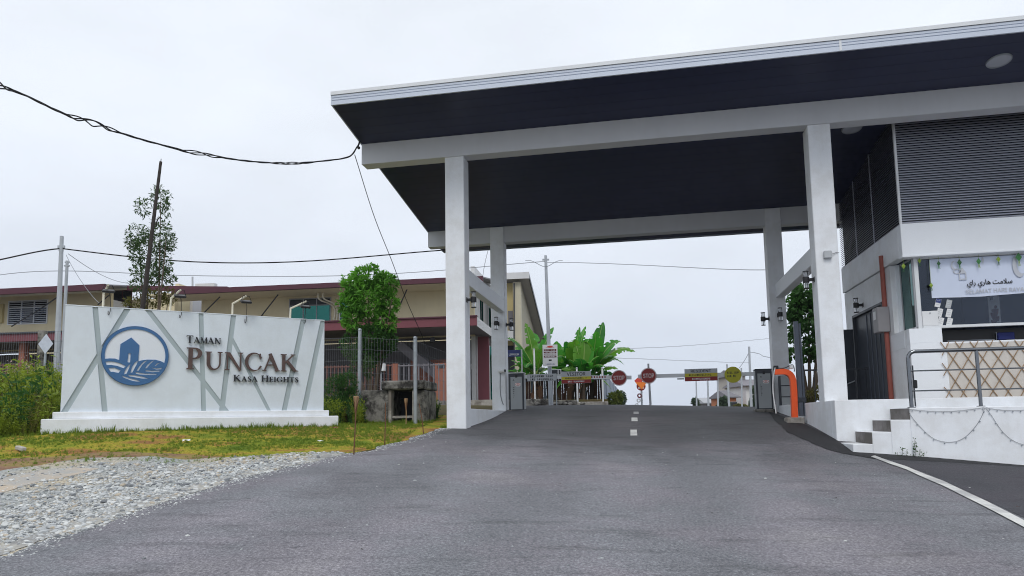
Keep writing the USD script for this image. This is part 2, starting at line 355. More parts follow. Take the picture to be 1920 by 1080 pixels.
def land(px, py):
    """Where a line of sight meets the ground."""
    d = ray(px, py); k = np.linspace(2, 60, 6000)
    P = EYE + d * k[:, None]; s = P[:, 2] < ground(P[:, 0], P[:, 1])
    return P[np.argmax(s)] if s.any() else P[-1]
_n = len(GY)
_ii, _jj = np.meshgrid(np.arange(len(GX) - 1), np.arange(len(GY) - 1), indexing='ij')
_a, _b, _c2, _d = _ii * _n + _jj, (_ii + 1) * _n + _jj, (_ii + 1) * _n + _jj + 1, _ii * _n + _jj + 1
_gv = np.stack([_gx, _gy, GZ], -1).reshape(-1, 3)
_gf = np.vstack([np.stack([_a, _b, _c2], -1).reshape(-1, 3), np.stack([_a, _c2, _d], -1).reshape(-1, 3)])
def drape(poly, dz):
    """A sheet that follows the terrain's own triangles inside a polygon, dz above it."""
    x0, y0, x1, y1 = poly.bounds; shapely.prepare(poly)
    T = _gv[_gf][:, :, :2]
    k = np.nonzero((T[:, :, 0].max(1) > x0) & (T[:, :, 0].min(1) < x1) & (T[:, :, 1].max(1) > y0) & (T[:, :, 1].min(1) < y1))[0]
    tri = shapely.polygons(np.concatenate([T[k], T[k][:, :1]], 1))
    ins = shapely.contains_properly(poly, tri); hit = shapely.intersects(poly, tri) & ~ins
    v, f = [], []
    for t in k[ins]:
        n = len(v); v.extend(T[t]); f.append([n, n + 1, n + 2])
    for g in shapely.intersection(poly, tri[hit]):
        for q in getattr(g, 'geoms', [g]):
            if q.geom_type != 'Polygon' or q.area < 1e-6: continue
            q = shapely.geometry.polygon.orient(q)
            if len(q.exterior.coords) == 4 and not q.interiors:
                n = len(v); v.extend(np.array(q.exterior.coords)[:3]); f.append([n, n + 1, n + 2])
            else:
                pv, pf = trimesh.creation.triangulate_polygon(q, engine='earcut'); n = len(v); v.extend(pv); f.extend((pf + n).tolist())
    v = np.array(v); m = trimesh.Trimesh(np.c_[v, ground(v[:, 0], v[:, 1]) + dz], f, process=False); m.merge_vertices(digits_vertex=4)
    n = m.face_normals; flip = n[:, 2] < 0
    m.faces[flip] = m.faces[flip][:, ::-1]
    return m
def wobble(pts, amp, step=.15, seed=1):
    ls = LineString(pts); n = max(2, int(ls.length / step)); p = np.array([ls.interpolate(t, True).coords[0] for t in np.linspace(0, 1, n)])
    q = np.c_[p, np.zeros(n)]
    d = np.stack([meshkit.fbm(q * 2.3, 4, seed), meshkit.fbm(q * 2.3 + 31, 4, seed + 9)], -1) - .5
    return p + d * 2 * amp
usdkit.material(stage, L + 'earth', {'g': ('geometry', {}), 'n': ('noise_texture', {'scale': 1.2, 'detail': 6.0, 'roughness': .65}),
    'r': ('rgb_ramp', {'ramp': [(.3, (.05, .06, .018)), (.5, (.10, .075, .035)), (.7, (.06, .075, .02))]}), 'p': ('principled_bsdf', {'roughness': .95, 'specular_ior_level': .2})},
    [('g.position', 'n.vector'), ('n.fac', 'r.fac'), ('r.color', 'p.base_color')], surface='p.BSDF')
setting('ground', trimesh.Trimesh(_gv, _gf, process=False), L + 'earth', True)

# --- asphalt
def asphalt(name, base, dark, light, stain=.5, worn=False):
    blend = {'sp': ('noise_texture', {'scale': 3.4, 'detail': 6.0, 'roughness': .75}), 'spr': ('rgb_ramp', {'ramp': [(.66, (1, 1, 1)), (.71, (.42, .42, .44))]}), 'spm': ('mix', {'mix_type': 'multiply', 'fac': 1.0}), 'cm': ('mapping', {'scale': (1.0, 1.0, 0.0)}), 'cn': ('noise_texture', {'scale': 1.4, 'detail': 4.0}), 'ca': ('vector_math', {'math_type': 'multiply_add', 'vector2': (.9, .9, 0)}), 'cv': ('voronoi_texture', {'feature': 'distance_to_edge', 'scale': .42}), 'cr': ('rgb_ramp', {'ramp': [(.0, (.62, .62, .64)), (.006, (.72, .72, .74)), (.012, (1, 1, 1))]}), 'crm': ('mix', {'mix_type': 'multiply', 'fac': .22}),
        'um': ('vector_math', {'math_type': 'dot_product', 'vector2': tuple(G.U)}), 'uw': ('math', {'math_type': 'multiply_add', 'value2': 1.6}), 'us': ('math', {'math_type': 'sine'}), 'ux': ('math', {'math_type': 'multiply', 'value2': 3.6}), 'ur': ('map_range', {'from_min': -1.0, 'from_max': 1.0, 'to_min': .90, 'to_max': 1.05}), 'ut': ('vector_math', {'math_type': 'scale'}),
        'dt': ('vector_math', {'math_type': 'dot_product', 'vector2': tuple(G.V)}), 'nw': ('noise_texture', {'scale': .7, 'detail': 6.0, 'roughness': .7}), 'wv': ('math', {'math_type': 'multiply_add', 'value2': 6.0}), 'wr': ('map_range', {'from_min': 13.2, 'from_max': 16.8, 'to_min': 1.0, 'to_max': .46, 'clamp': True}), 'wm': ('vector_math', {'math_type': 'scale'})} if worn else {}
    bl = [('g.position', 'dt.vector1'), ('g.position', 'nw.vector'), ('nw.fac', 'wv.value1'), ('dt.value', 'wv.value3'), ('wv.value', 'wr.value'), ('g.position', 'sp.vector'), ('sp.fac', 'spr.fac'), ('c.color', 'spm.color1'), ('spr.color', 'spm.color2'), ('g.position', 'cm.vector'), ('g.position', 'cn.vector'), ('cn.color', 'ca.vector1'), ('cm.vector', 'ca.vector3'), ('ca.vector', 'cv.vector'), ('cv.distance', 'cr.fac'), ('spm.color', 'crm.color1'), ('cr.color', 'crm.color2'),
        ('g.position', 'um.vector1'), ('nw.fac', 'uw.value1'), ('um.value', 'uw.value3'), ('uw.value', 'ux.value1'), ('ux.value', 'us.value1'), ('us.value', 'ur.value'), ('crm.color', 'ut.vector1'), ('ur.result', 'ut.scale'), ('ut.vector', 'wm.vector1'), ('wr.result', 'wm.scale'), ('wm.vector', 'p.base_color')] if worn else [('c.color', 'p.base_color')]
    usdkit.material(stage, L + name, {
        'g': ('geometry', {}), 'n1': ('noise_texture', {'scale': 42.0, 'detail': 6.0, 'roughness': .85}), 'n2': ('noise_texture', {'scale': .55, 'detail': 5.0, 'roughness': .6}),
        'v': ('voronoi_texture', {'scale': 75.0, 'feature': 'f1', 'randomness': 1.0}), 'm3': ('mapping', {'scale': (.35, 1.6, 1.0), 'rotation': (0, 0, -.15)}), 'n3': ('noise_texture', {'scale': 2.3, 'detail': 7.0, 'roughness': .7}),
        'r1': ('rgb_ramp', {'ramp': [(.34, dark), (.5, base), (.66, light)]}), 'r2': ('rgb_ramp', {'ramp': [(.3, (.72, .72, .73)), (.45, (.93, .96, .96)), (.58, (1.04, 1.0, 1.02)), (.7, (1.20, 1.16, 1.13))]}),
        'r3': ('rgb_ramp', {'ramp': [(.30, (1 - stain,) * 3), (.47, (1, 1, 1))]}), 'rv': ('rgb_ramp', {'ramp': [(.0, (1.35, 1.35, 1.35)), (.25, (1, 1, 1)), (.9, (.72, .72, .74))]}),
        'a': ('mix', {'mix_type': 'multiply', 'fac': 1.0}), 'b': ('mix', {'mix_type': 'multiply', 'fac': 1.0}), 'c': ('mix', {'mix_type': 'multiply', 'fac': 1.0}),
        'p': ('principled_bsdf', {'roughness': .8, 'specular_ior_level': .35}), 'bm': ('bump', {'strength': .55, 'distance': .006}), **blend},
        [('g.position', 'n1.vector'), ('g.position', 'n2.vector'), ('g.position', 'v.vector'), ('g.position', 'm3.vector'), ('m3.vector', 'n3.vector'), ('n1.fac', 'r1.fac'), ('n2.fac', 'r2.fac'), ('n3.fac', 'r3.fac'),
         ('v.distance', 'rv.fac'), ('r1.color', 'a.color1'), ('r2.color', 'a.color2'), ('a.color', 'b.color1'), ('r3.color', 'b.color2'), ('b.color', 'c.color1'), ('rv.color', 'c.color2'), 
         ('v.distance', 'bm.height'), ('bm.normal', 'p.normal')] + bl, surface='p.BSDF')
    return L + name
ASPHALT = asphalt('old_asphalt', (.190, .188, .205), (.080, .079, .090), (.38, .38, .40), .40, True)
ASPHALT_NEW = asphalt('dark_asphalt', (.066, .064, .075), (.036, .036, .042), (.12, .12, .13), .3)
ASPHALT_BLACK = asphalt('black_asphalt', (.024, .024, .027), (.012, .012, .013), (.05, .05, .054), .2)
LINEPAINT = paint('road_paint', (.60, .60, .58), .7, .10, 5.0, .2, 60, grime=(.40, .40, .40))
def px_line(*pp): return [land(*p)[:2] for p in pp]
EDGE = px_line((0, 1045), (100, 1010), (200, 978), (300, 946), (420, 908), (520, 882), (600, 864), (645, 853), (700, 842), (760, 827), (812, 808), (830, 804))
EDGE = [tuple(2.2 * np.array(EDGE[0]) - 1.2 * np.array(EDGE[1]))] + EDGE
g2 = lambda u, v: tuple(G(u, v, 0)[:2])
_edge = [tuple(p) for p in wobble(EDGE, .17, .07, 5)]
ROAD = Polygon([(-14, -4), (-9, 1.5)] + _edge + [g2(-3.95, 14.55), g2(-3.95, 20), g2(-4.6, 22), g2(-5.0, 40), g2(-4, 90), g2(4, 90), g2(5, 40), g2(5, 21), g2(3.6, 19.5), g2(3.6, 13.9), g2(9, 13.9), g2(30, 14), (32, -4)]).buffer(0)
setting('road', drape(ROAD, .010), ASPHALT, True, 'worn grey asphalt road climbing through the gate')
_bay = Polygon([tuple(p) for p in px_line((1640, 859), (1690, 872), (1740, 890), (1800, 917), (1860, 945), (1919, 973))] + [tuple(land(1919, 975)[:2] + np.array([3.5, -1.2])), g2(20, 9), g2(20, 13.6), g2(4.4, 13.6), g2(4.0, 13.0)]).buffer(0)
setting('parking_bay', drape(_bay, .014), ASPHALT_NEW, True, 'darker asphalt between the white line and the guardhouse steps')
_fil = Polygon([tuple(p) for p in wobble([land(*q)[:2] for q in ((1452, 790), (1478, 812), (1510, 826), (1545, 843), (1580, 852), (1640, 862))], .05, .1, 4)] + [g2(6.6, 12.75), g2(6.6, 12.84), g2(3.45, 12.84), g2(3.45, 13.8), g2(3.3, 16.5), g2(3.2, 19.4)]).buffer(0)
setting('asphalt_fillet', drape(_fil, .018), ASPHALT_BLACK, True, 'strip of fresh black asphalt along the foot of the guardhouse steps')
def quad(*pp): return Polygon([tuple(land(*p)[:2]) for p in pp])
_wl = [land(*p)[:2] for p in ((1641, 856.5), (1700, 877), (1770, 905), (1850, 943), (1919, 979))]; _wr = [land(*p)[:2] for p in ((1919, 992), (1850, 955), (1770, 914.5), (1700, 883), (1633, 858))]
_k = (np.array(_wl[-1]) - _wl[-2]); 
setting('painted_line', drape(Polygon([tuple(p) for p in _wl] + [tuple(_wl[-1] + _k * 4), tuple(_wr[0] + _k * 4)] + [tuple(p) for p in _wr]).buffer(0), .022), LINEPAINT, True, 'long white edge line beside the parking bay')
for q in (((1182, 807), (1194, 807), (1195, 818), (1182, 818)), ((1184, 784), (1195, 784), (1196, 791), (1184, 791)), ((1188, 773), (1197, 773), (1198, 777), (1188, 777))):
    setting('painted_dash', drape(quad(*q), .016), LINEPAINT, True, 'short white centre line dash under the gate roof')

# --- gravel, bare earth and grass on the left verge
GEDGE = px_line((0, 893), (60, 884), (110, 878), (170, 867), (260, 865), (330, 872), (400, 866), (480, 864), (560, 856), (640, 853), (660, 851))
_ge = [tuple(p) for p in wobble(GEDGE, .10, .1, 3)]
_far = tuple(2.2 * np.array(GEDGE[0]) - 1.2 * np.array(GEDGE[3]))
GRAVEL = Polygon([_far] + _ge + [tuple(p) for p in EDGE[::-1][4:]] + [(-9, 1.5)]).buffer(.35, join_style='mitre').difference(ROAD.buffer(-.15)).buffer(0)
GRAVEL = max(getattr(GRAVEL, 'geoms', [GRAVEL]), key=lambda q: q.area)
usdkit.material(stage, L + 'gravel_bed', {'g': ('geometry', {}), 'v': ('voronoi_texture', {'scale': 26.0}), 'n': ('noise_texture', {'scale': .9, 'detail': 5.0, 'roughness': .6}),
    'rv': ('rgb_ramp', {'ramp': [(.0, (.48, .49, .48)), (.45, (.37, .38, .375)), (1.0, (.16, .165, .165))]}), 'rn': ('rgb_ramp', {'ramp': [(.35, (.85, .90, .90)), (.47, (1, 1, .98)), (.62, (1.25, 1.08, .84))]}),
    'm': ('mix', {'mix_type': 'multiply', 'fac': 1.0}), 'b': ('bump', {'strength': .9, 'distance': .03}), 'p': ('principled_bsdf', {'roughness': .95, 'specular_ior_level': .2})},
    [('g.position', 'v.vector'), ('g.position', 'n.vector'), ('v.distance', 'rv.fac'), ('n.fac', 'rn.fac'), ('rv.color', 'm.color1'), ('rn.color', 'm.color2'), ('m.color', 'p.base_color'), ('v.distance', 'b.height'), ('b.normal', 'p.normal')], surface='p.BSDF')
setting('gravel_verge', drape(GRAVEL, .006), L + 'gravel_bed', True, 'pale grey gravel verge left of the road')
GRASS = Polygon(_ge + [tuple(p) for p in EDGE[8:-1]] + [g2(-4.15, 14.6), g2(-4.15, 19.5), (-4.4, 20.5), (-9, 21), (-16, 19), (-18, 12), _far]).buffer(0)
GRASS = max(getattr(GRASS, 'geoms', [GRASS]), key=lambda q: q.area)
usdkit.material(stage, L + 'lawn', {'g': ('geometry', {}), 'n': ('noise_texture', {'scale': 1.1, 'detail': 6.0, 'roughness': .65}), 'n2': ('noise_texture', {'scale': 40.0, 'detail': 3.0}),
    'r': ('rgb_ramp', {'ramp': [(.28, (.07, .13, .012)), (.42, (.17, .21, .018)), (.51, (.31, .27, .03)), (.59, (.30, .16, .05)), (.70, (.20, .10, .05))]}), 'r2': ('rgb_ramp', {'ramp': [(.3, (.5, .5, .5)), (.7, (1.4, 1.4, 1.4))]}),
    'm': ('mix', {'mix_type': 'multiply', 'fac': 1.0}), 'b': ('bump', {'strength': .8, 'distance': .03}), 'p': ('principled_bsdf', {'roughness': .95, 'specular_ior_level': .15})},
    [('g.position', 'n.vector'), ('g.position', 'n2.vector'), ('n.fac', 'r.fac'), ('n2.fac', 'r2.fac'), ('r.color', 'm.color1'), ('r2.color', 'm.color2'), ('m.color', 'p.base_color'), ('n2.fac', 'b.height'), ('b.normal', 'p.normal')], surface='p.BSDF')
setting('grass_verge', drape(GRASS, .003), L + 'lawn', True, 'patchy grass and bare earth in front of the name wall')

_soil = Polygon([tuple(p) for p in wobble(px_line((-40, 905), (0, 893), (60, 885), (110, 879), (170, 869), (260, 867), (330, 873), (395, 868)), .06, .1, 11)] + [tuple(p) for p in wobble(px_line((430, 862), (380, 852), (320, 850), (240, 848), (150, 851), (60, 858), (-40, 866)), .16, .08, 12)]).buffer(0)
setting('bare_soil', drape(_soil, .0048), paint('red_brown_soil', (.19, .105, .065), .95, .4, 9.0, .6, 40, grime=(.24, .19, .05)), True, 'strip of bare reddish soil between the gravel and the grass')
_sand = Polygon([tuple(p) for p in wobble(px_line((-30, 915), (20, 893), (80, 883), (150, 877), (190, 879), (140, 892), (70, 905), (-10, 930), (-30, 935)), .07, .1, 13)]).buffer(0)
setting('sand_patch', drape(_sand, .010), paint('pale_sand', (.44, .37, .29), .95, .15, 9.0, .5, 50, grime=(.34, .33, .31)), True, 'pale sandy patch at the left edge of the gravel')
_dust = Polygon([tuple(p) for p in wobble(EDGE[1:9], .10, .07, 31)] + [tuple(np.array(p) + np.array([-.26, .12])) for p in wobble(EDGE[1:9], .16, .07, 32)][::-1]).buffer(0)
setting('dusty_edge', drape(_dust, .0125), paint('gravel_dust', (.34, .33, .30), .95, .3, 12.0, .5, 50, grime=(.22, .22, .22)), True, 'dusty fringe between the gravel and the asphalt')
# ------------------------------------------------------------------ gate canopy
ZB1, ZB2, HB = 5.8522 + 1.5, 5.1458 + 1.5, .475
soff = lambda v: 6.5557 + 1.5 - .1442 * (v - 12.907)          # the soffit falls towards the back
UL, UR, VF, VB = -6.13, 13.0, 12.907, 21.0
gate = Thing('entrance_canopy', 'white entrance canopy with four columns and a sloping dark roof over the road', 'gate canopy', G(-.2, 14.5, 1.2), G.yaw)
_cols = [(-4.171, 14.5, .431, ZB1 + .01, .6), (3.443, 14.5, .431, ZB1 + .01, 1.6), (-4.236, 19.385, .404, soff(19.385) - .02, .6), (3.384, 19.385, .404, soff(19.385) - .02, .6)]
for u, v, w, zt, zb in _cols:
    gate.part('column', bx(u, u + w, v, v + w, zb, zt, .012, G), WHITE_DIRTY)
def raft(u0, u1, v0, v1, zb):
    """A beam whose top follows the sloping soffit."""
    P = [(u, v, z) for u in (u0, u1) for v in (v0, v1) for z in (zb, soff(v) - .004)]
    m = trimesh.convex.convex_hull(np.array(P, float)); return tf(m, G)
gate.part('beam', raft(UL + .01, UR - .3, 14.47, 14.80, ZB1), BEAMWHITE)
gate.part('beam', raft(UL + .01, UR - .3, 19.43, 19.72, ZB2), BEAMWHITE)
gate.part('tie_beam', bx(-4.06, -3.84, 14.9, 19.4, 4.60, 4.97, .01, G), WHITE)
gate.part('tie_beam', bx(3.55, 3.77, 14.9, 19.4, 4.65, 5.02, .01, G), WHITE)
RT = .27
_prof = np.array([(VF, soff(VF)), (VB, soff(VB)), (VB, soff(VB) + RT), (VF, soff(VF) + RT)])
def along_u(prof, u0, u1):
    """A profile in (v, z), carried from u0 to u1 along the gate's front."""
    m = trimesh.creation.extrude_polygon(Polygon(prof), u1 - u0, engine='earcut')
    return tf(m, axes(G.o + G.U * u0, G.V, np.array([0, 0, 1.0]), G.U))
gate.part('roof', along_u([(VF + .03, soff(VF) + .03), (VB - .03, soff(VB) + .03), (VB - .03, soff(VB) + RT - .01), (VF + .03, soff(VF) + RT - .01)], UL + .02, UR - .02), ROOFTOP)
gate.part('soffit_backing', along_u([(VF + .02, soff(VF + .02) + .012), (VB - .01, soff(VB - .01) + .012), (VB - .01, soff(VB) + .029), (VF + .02, soff(VF) + .027)], UL + .012, UR), BLACK)
for k in range(27):
    a, b = VF + .012 + k * .2992, VF + .012 + k * .2992 + .2942
    gate.part('soffit_panel', along_u([(a, soff(a)), (b, soff(b)), (b, soff(b) + .010), (a, soff(a) + .010)], UL + .012, UR - .002), SOFFIT)
zf = soff(VF)
_split = G.on_v(1575, 75, VF)[0]
_fp = [(VF + .03, zf - .012), (VF - .004, zf - .012), (VF - .004, zf + .075), (VF + .012, zf + .079), (VF + .012, zf + .087), (VF - .004, zf + .091), (VF - .004, zf + .13), (VF + .012, zf + .134), (VF + .012, zf + .142), (VF - .004, zf + .146), (VF - .004, zf + .19), (VF + .03, zf + .19)]
for a, b in ((UL, _split - .003), (_split + .003, UR)):
    gate.part('fascia', along_u(_fp, a, b), FASCIA)
gate.part('fascia_joint', along_u([(VF - .008, zf - .01), (VF - .008, zf + .19), (VF - .0045, zf + .19), (VF - .0045, zf - .01)], _split - .02, _split + .02), ALU)
gate.part('roof_flashing', along_u([(VF + .05, zf + .199), (VF - .02, zf + .199), (VF - .02, zf + .272), (VF + .05, zf + .277)], UL - .01, UR), ALU)
gate.part('side_fascia', along_u([(VF, zf - .006), (VB, soff(VB) - .006), (VB, soff(VB) + RT), (VF, zf + RT)], UL - .012, UL + .010), FASCIA)
gate.part('back_gutter', bx(UL, UR, VB, VB + .14, soff(VB) - .02, soff(VB) + .12, .01, G), FASCIA_D)
def on_soffit(px, py):
    d = ray(px, py); lo, hi = 5.0, 40.0
    for _ in range(60):
        k = (lo + hi) / 2; P = G.inv(EYE + d * k)
        lo, hi = (k, hi) if P[2] < soff(P[1]) else (lo, k)
    return P
for px, py, r in ((1873, 113, .19), (1597, 240, .19)):
    u, v, z = on_soffit(px, py)
    M = G.M @ trimesh.transformations.translation_matrix((u, v, soff(v) - .022)) @ trimesh.transformations.rotation_matrix(-math.atan(.1442), (1, 0, 0))
    lamp = gate.part('ceiling_light', tf(lathe([(0, -.012), (r * .8, -.010), (r, .004), (r, .02), (0, .02)], 32), M), paint('ceiling_lamp_cover', (.40, .42, .48), .5, .05), smooth=40)
    gate.part('rim', tf(lathe([(r - .004, -.004), (r + .012, -.006), (r + .018, .02), (r - .004, .02)], 32), M), GALV, smooth=40, of=lamp)
gate.part('low_wall', bx(-4.12, -3.80, 14.92, 19.40, .7, 1.785, .01, G), WHITE_DIRTY)
# junction box and thin conduit on the front right column
P = G.on_v(1551, 478, 14.5); jb = Thing('junction_box', 'small grey junction box on the front of the right front column', 'junction box', G(*P), G.yaw)
jb.part('body', bx(P[0] - .075, P[0] + .075, 14.43, 14.5, P[2] - .075, P[2] + .075, .012, G), SIGNGREY)
jb.part('conduit', tube([G(P[0] + .06, 14.47, P[2] + .0), G(P[0] + .18, 14.485, P[2] + .04), G(P[0] + .22, 14.49, P[2] + .03)], .006, 5), CABLE_GREY)

# ------------------------------------------------------------------ guardhouse
VG, UG, VGB, UGR = 15.2, None, None, 13.0
UG = G.on_v(1714, 742, VG)[0]
VGB = G.on_u(1593, 700, UG)[1]
ZP, ZL = 1.778, 1.604                                     # porch and landing
gh = Thing('guardhouse', 'white guardhouse with louvred top, corner window and porch steps', 'guardhouse', G(UG, VG, 1.0), G.yaw)
# porch: walls and steps
gh.part('porch_wall', bx(3.44, UGR, 13.77, 14.02, .2, ZP, .008, G), WHITE_DIRTY)
gh.part('porch_side_wall', bx(3.44, 3.70, 14.02, 19.3, .6, ZP - .002, .008, G), WHITE_DIRTY)
gh.part('porch_floor', bx(3.70, UGR, 14.02, VGB, 1.5, ZP - .006, 0, G), CONC_PALE)
gh.part('landing', bx(4.384, UGR, 12.84, 13.768, .2, ZL, .01, G), WHITE_DIRTY)
for u0, u1, zt in ((3.457, 3.772, 1.005), (3.772, 4.075, 1.206), (4.075, 4.384, 1.405)):
    gh.part('step', bx(u0, u1 - .001, 12.842, 13.766, .2, zt, .008, G), WHITE_DIRTY)
for u, z0, z1 in ((3.772, 1.008, 1.200), (4.075, 1.209, 1.399), (4.384, 1.408, 1.596)):
    gh.part('riser', bx(u - .012, u - .001, 12.848, 13.762, z0, z1, 0, G), CONC_STEP)
# walls: front and side with openings
WZ0, WZ1 = 3.16, G.on_v(1800, 474, VG)[2]                 # window sill and head
ZS = G.on_u(1712, 621, UG)[2]
Z_HEAD = G.on_v(1710, 481, VG)[2]; Z_LOUV = G.on_v(1700.5, 420, VG)[2]
Z_SILL = G.on_v(1800, 613, VG)[2]
Uw = G.on_v(1720, 560, VG + .12)[0]                        # corner post of the window
TH = .15
# front: below the window, with the serving slot
zs0, zs1 = G.on_v(1840, 639, VG)[2], G.on_v(1840, 621, VG)[2]
us0 = G.on_v(1767, 632, VG)[0]
gh.part('wall', bx(UG, UGR, VG, VG + TH, ZP - .1, zs0, .006, G), WHITE)
gh.part('wall', bx(UG, us0, VG + .001, VG + TH, zs0, Z_SILL, 0, G), WHITE)
gh.part('slot_lining', bx(us0 + .002, UGR, VG + .34, VG + .36, zs0 - .05, zs1 + .08, 0, G), BLACK)
gh.part('counter', bx(us0 + .004, UGR, VG + .02, VG + .34, zs0 - .02, zs0 + .006, 0, G), CAB_DARK)
gh.part('counter_edge', bx(us0 + .10, us0 + .95, VG + .03, VG + .05, zs0 + .014, zs0 + .028, 0, G), STEEL)
# side wall: far part with the door, near part under the side window
vd0, vd1 = G.on_u(1664, 700, UG)[1], G.on_u(1606, 700, UG)[1]
ZD = G.on_u(1635, 575, UG)[2]
vw1 = G.on_u(1690, 560, G.on_v(1720, 560, VG + .12)[0] - .065)[1] + .031                       # back end of the side window
gh.part('side_wall', bx(UG + .001, UG + TH, VG + TH, vd0, ZP - .1, Z_SILL, 0, G), WHITE_DIRTY)
gh.part('side_wall', bx(UG + .001, UG + TH, vw1, vd0, Z_SILL, Z_HEAD, 0, G), WHITE_DIRTY)
gh.part('side_wall', bx(UG + .001, UG + TH, vd1, VGB, ZP - .1, Z_HEAD, 0, G), WHITE_DIRTY)
gh.part('side_wall', bx(UG + .001, UG + TH, vd0, vd1, ZD, Z_HEAD, 0, G), WHITE_DIRTY)
gh.part('back_wall', bx(UG + TH, UGR, VGB - TH, VGB, ZP - .1, soff(VGB) - .01, 0, G), WHITE)
gh.part('right_wall', bx(UGR - TH, UGR, VG + TH, VGB - TH, ZP - .1, soff(VGB) - .01, 0, G), WHITE)
# band over the window, standing a little proud of it
gh.part('band', bx(UG - .035, UGR, VG - .05, VG + TH, Z_HEAD + .02, Z_LOUV, .006, G), WHITE)
gh.part('band', bx(UG - .035, UG + TH, VG + TH, VGB, Z_HEAD + .02, Z_LOUV, .006, G), WHITE_DIRTY)
gh.part('drip_mould', bx(UG - .05, UGR, VG - .075, VG + TH, Z_HEAD - .02, Z_HEAD + .02, .006, G), WHITE)
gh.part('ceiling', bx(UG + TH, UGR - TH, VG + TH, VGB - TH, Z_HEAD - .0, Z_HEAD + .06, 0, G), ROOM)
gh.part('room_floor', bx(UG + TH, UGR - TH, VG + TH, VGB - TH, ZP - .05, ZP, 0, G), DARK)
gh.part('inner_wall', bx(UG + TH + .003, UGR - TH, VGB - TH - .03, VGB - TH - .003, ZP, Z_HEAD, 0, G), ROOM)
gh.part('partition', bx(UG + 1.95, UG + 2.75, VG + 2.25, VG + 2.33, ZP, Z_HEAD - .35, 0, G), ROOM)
# louvred screen: front and side slats on dark backing
zt = soff(VG) - .02
gh.part('louvre_backing', bx(UG + .06, UGR - .02, VG + .07, VG + .10, Z_LOUV, zt - .05, 0, G), LOUVRE_BACK)
gh.part('louvre_backing', bx(UG + .06, UG + .09, VG + .10, VGB - .02, Z_LOUV, soff(VGB) - .05, 0, G), LOUVRE_BACK)
NS = 46; pitch = (zt - Z_LOUV) / NS
def slat(a, b, z, F, side):
    d, h = .058, .015
    if side:
        P = [(UG - .02 + q, y, z + e + s) for y in (a, b) for q, e in ((0, -.012), (d, .024)) for s in (0, h)]
    else:
        P = [(x, VG - .02 + q, z + e + s) for x in (a, b) for q, e in ((0, -.012), (d, .024)) for s in (0, h)]
    return tf(trimesh.convex.convex_hull(np.array(P)), F)
for k in range(NS):
    z = Z_LOUV + pitch * (k + .5)
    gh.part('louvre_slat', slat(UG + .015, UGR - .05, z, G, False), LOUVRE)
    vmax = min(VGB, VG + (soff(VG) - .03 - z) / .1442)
    if vmax - VG > .3: gh.part('side_louvre_slat', slat(VG + .03, vmax, z, G, True), LOUVRE_SHADED)
gh.part('louvre_post', bx(UG - .035, UG + .012, VG - .035, VG + .012, Z_LOUV, zt, .004, G), ALU)
for v in (VG + 1.6, VG + 2.9):
    gh.part('louvre_post', bx(UG - .03, UG - .012, v, v + .03, Z_LOUV, soff(v) - .03, 0, G), LOUVRE)
# windows
fr = .05
f1 = gh.part('window_frame', cat(
    bx(Uw - .03, Uw + fr, VG + .09, VG + .16, Z_SILL + .0, Z_HEAD, .004, G), bx(Uw + fr, UGR - TH, VG + .10, VG + .15, Z_HEAD - .045, Z_HEAD, .004, G), bx(Uw + fr, UGR - TH, VG + .06, VG + .15, Z_SILL, Z_SILL + .055, .004, G),
    bx(G.on_v(1990, 560, VG + .12)[0], G.on_v(1990, 560, VG + .12)[0] + fr, VG + .10, VG + .15, Z_SILL, Z_HEAD, .004, G)), ALU)
gh.part('pane', bx(Uw + fr, UGR - TH - .01, VG + .122, VG + .128, Z_SILL + .055, Z_HEAD - .045, 0, G), GLASS, of=f1)
ux = Uw - .065; vq = G.on_u(1690, 560, ux)[1]; vn = VG + .10
f2 = gh.part('side_window_frame', cat(
    bx(ux, ux + .034, vn, vq, Z_HEAD - .04, Z_HEAD, .003, G), bx(ux - .03, ux + .034, vn, vq, Z_SILL, Z_SILL + .045, .003, G), bx(ux, ux + .034, vq - .04, vq, Z_SILL, Z_HEAD, .003, G), bx(ux, ux + .034, vn, vn + .03, Z_SILL, Z_HEAD, .003, G)), FRAMEGREY)
gh.part('pane', bx(ux + .014, ux + .020, vn + .03, vq - .04, Z_SILL + .045, Z_HEAD - .04, 0, G), glass('side_window_glass', (.5, .75, .72), fac=.12, see=(.25, .36, .35)), of=f2)
gh.part('window_reveal', bx(UG + .10, ux + .034, vq + .001, vq + .03, Z_SILL, Z_HEAD, 0, G), WHITE)
gh.part('window_soffit', bx(UG + .001, UGR, VG + .002, VG + .16, Z_HEAD - .024, Z_HEAD - .022, 0, G), WHITE)
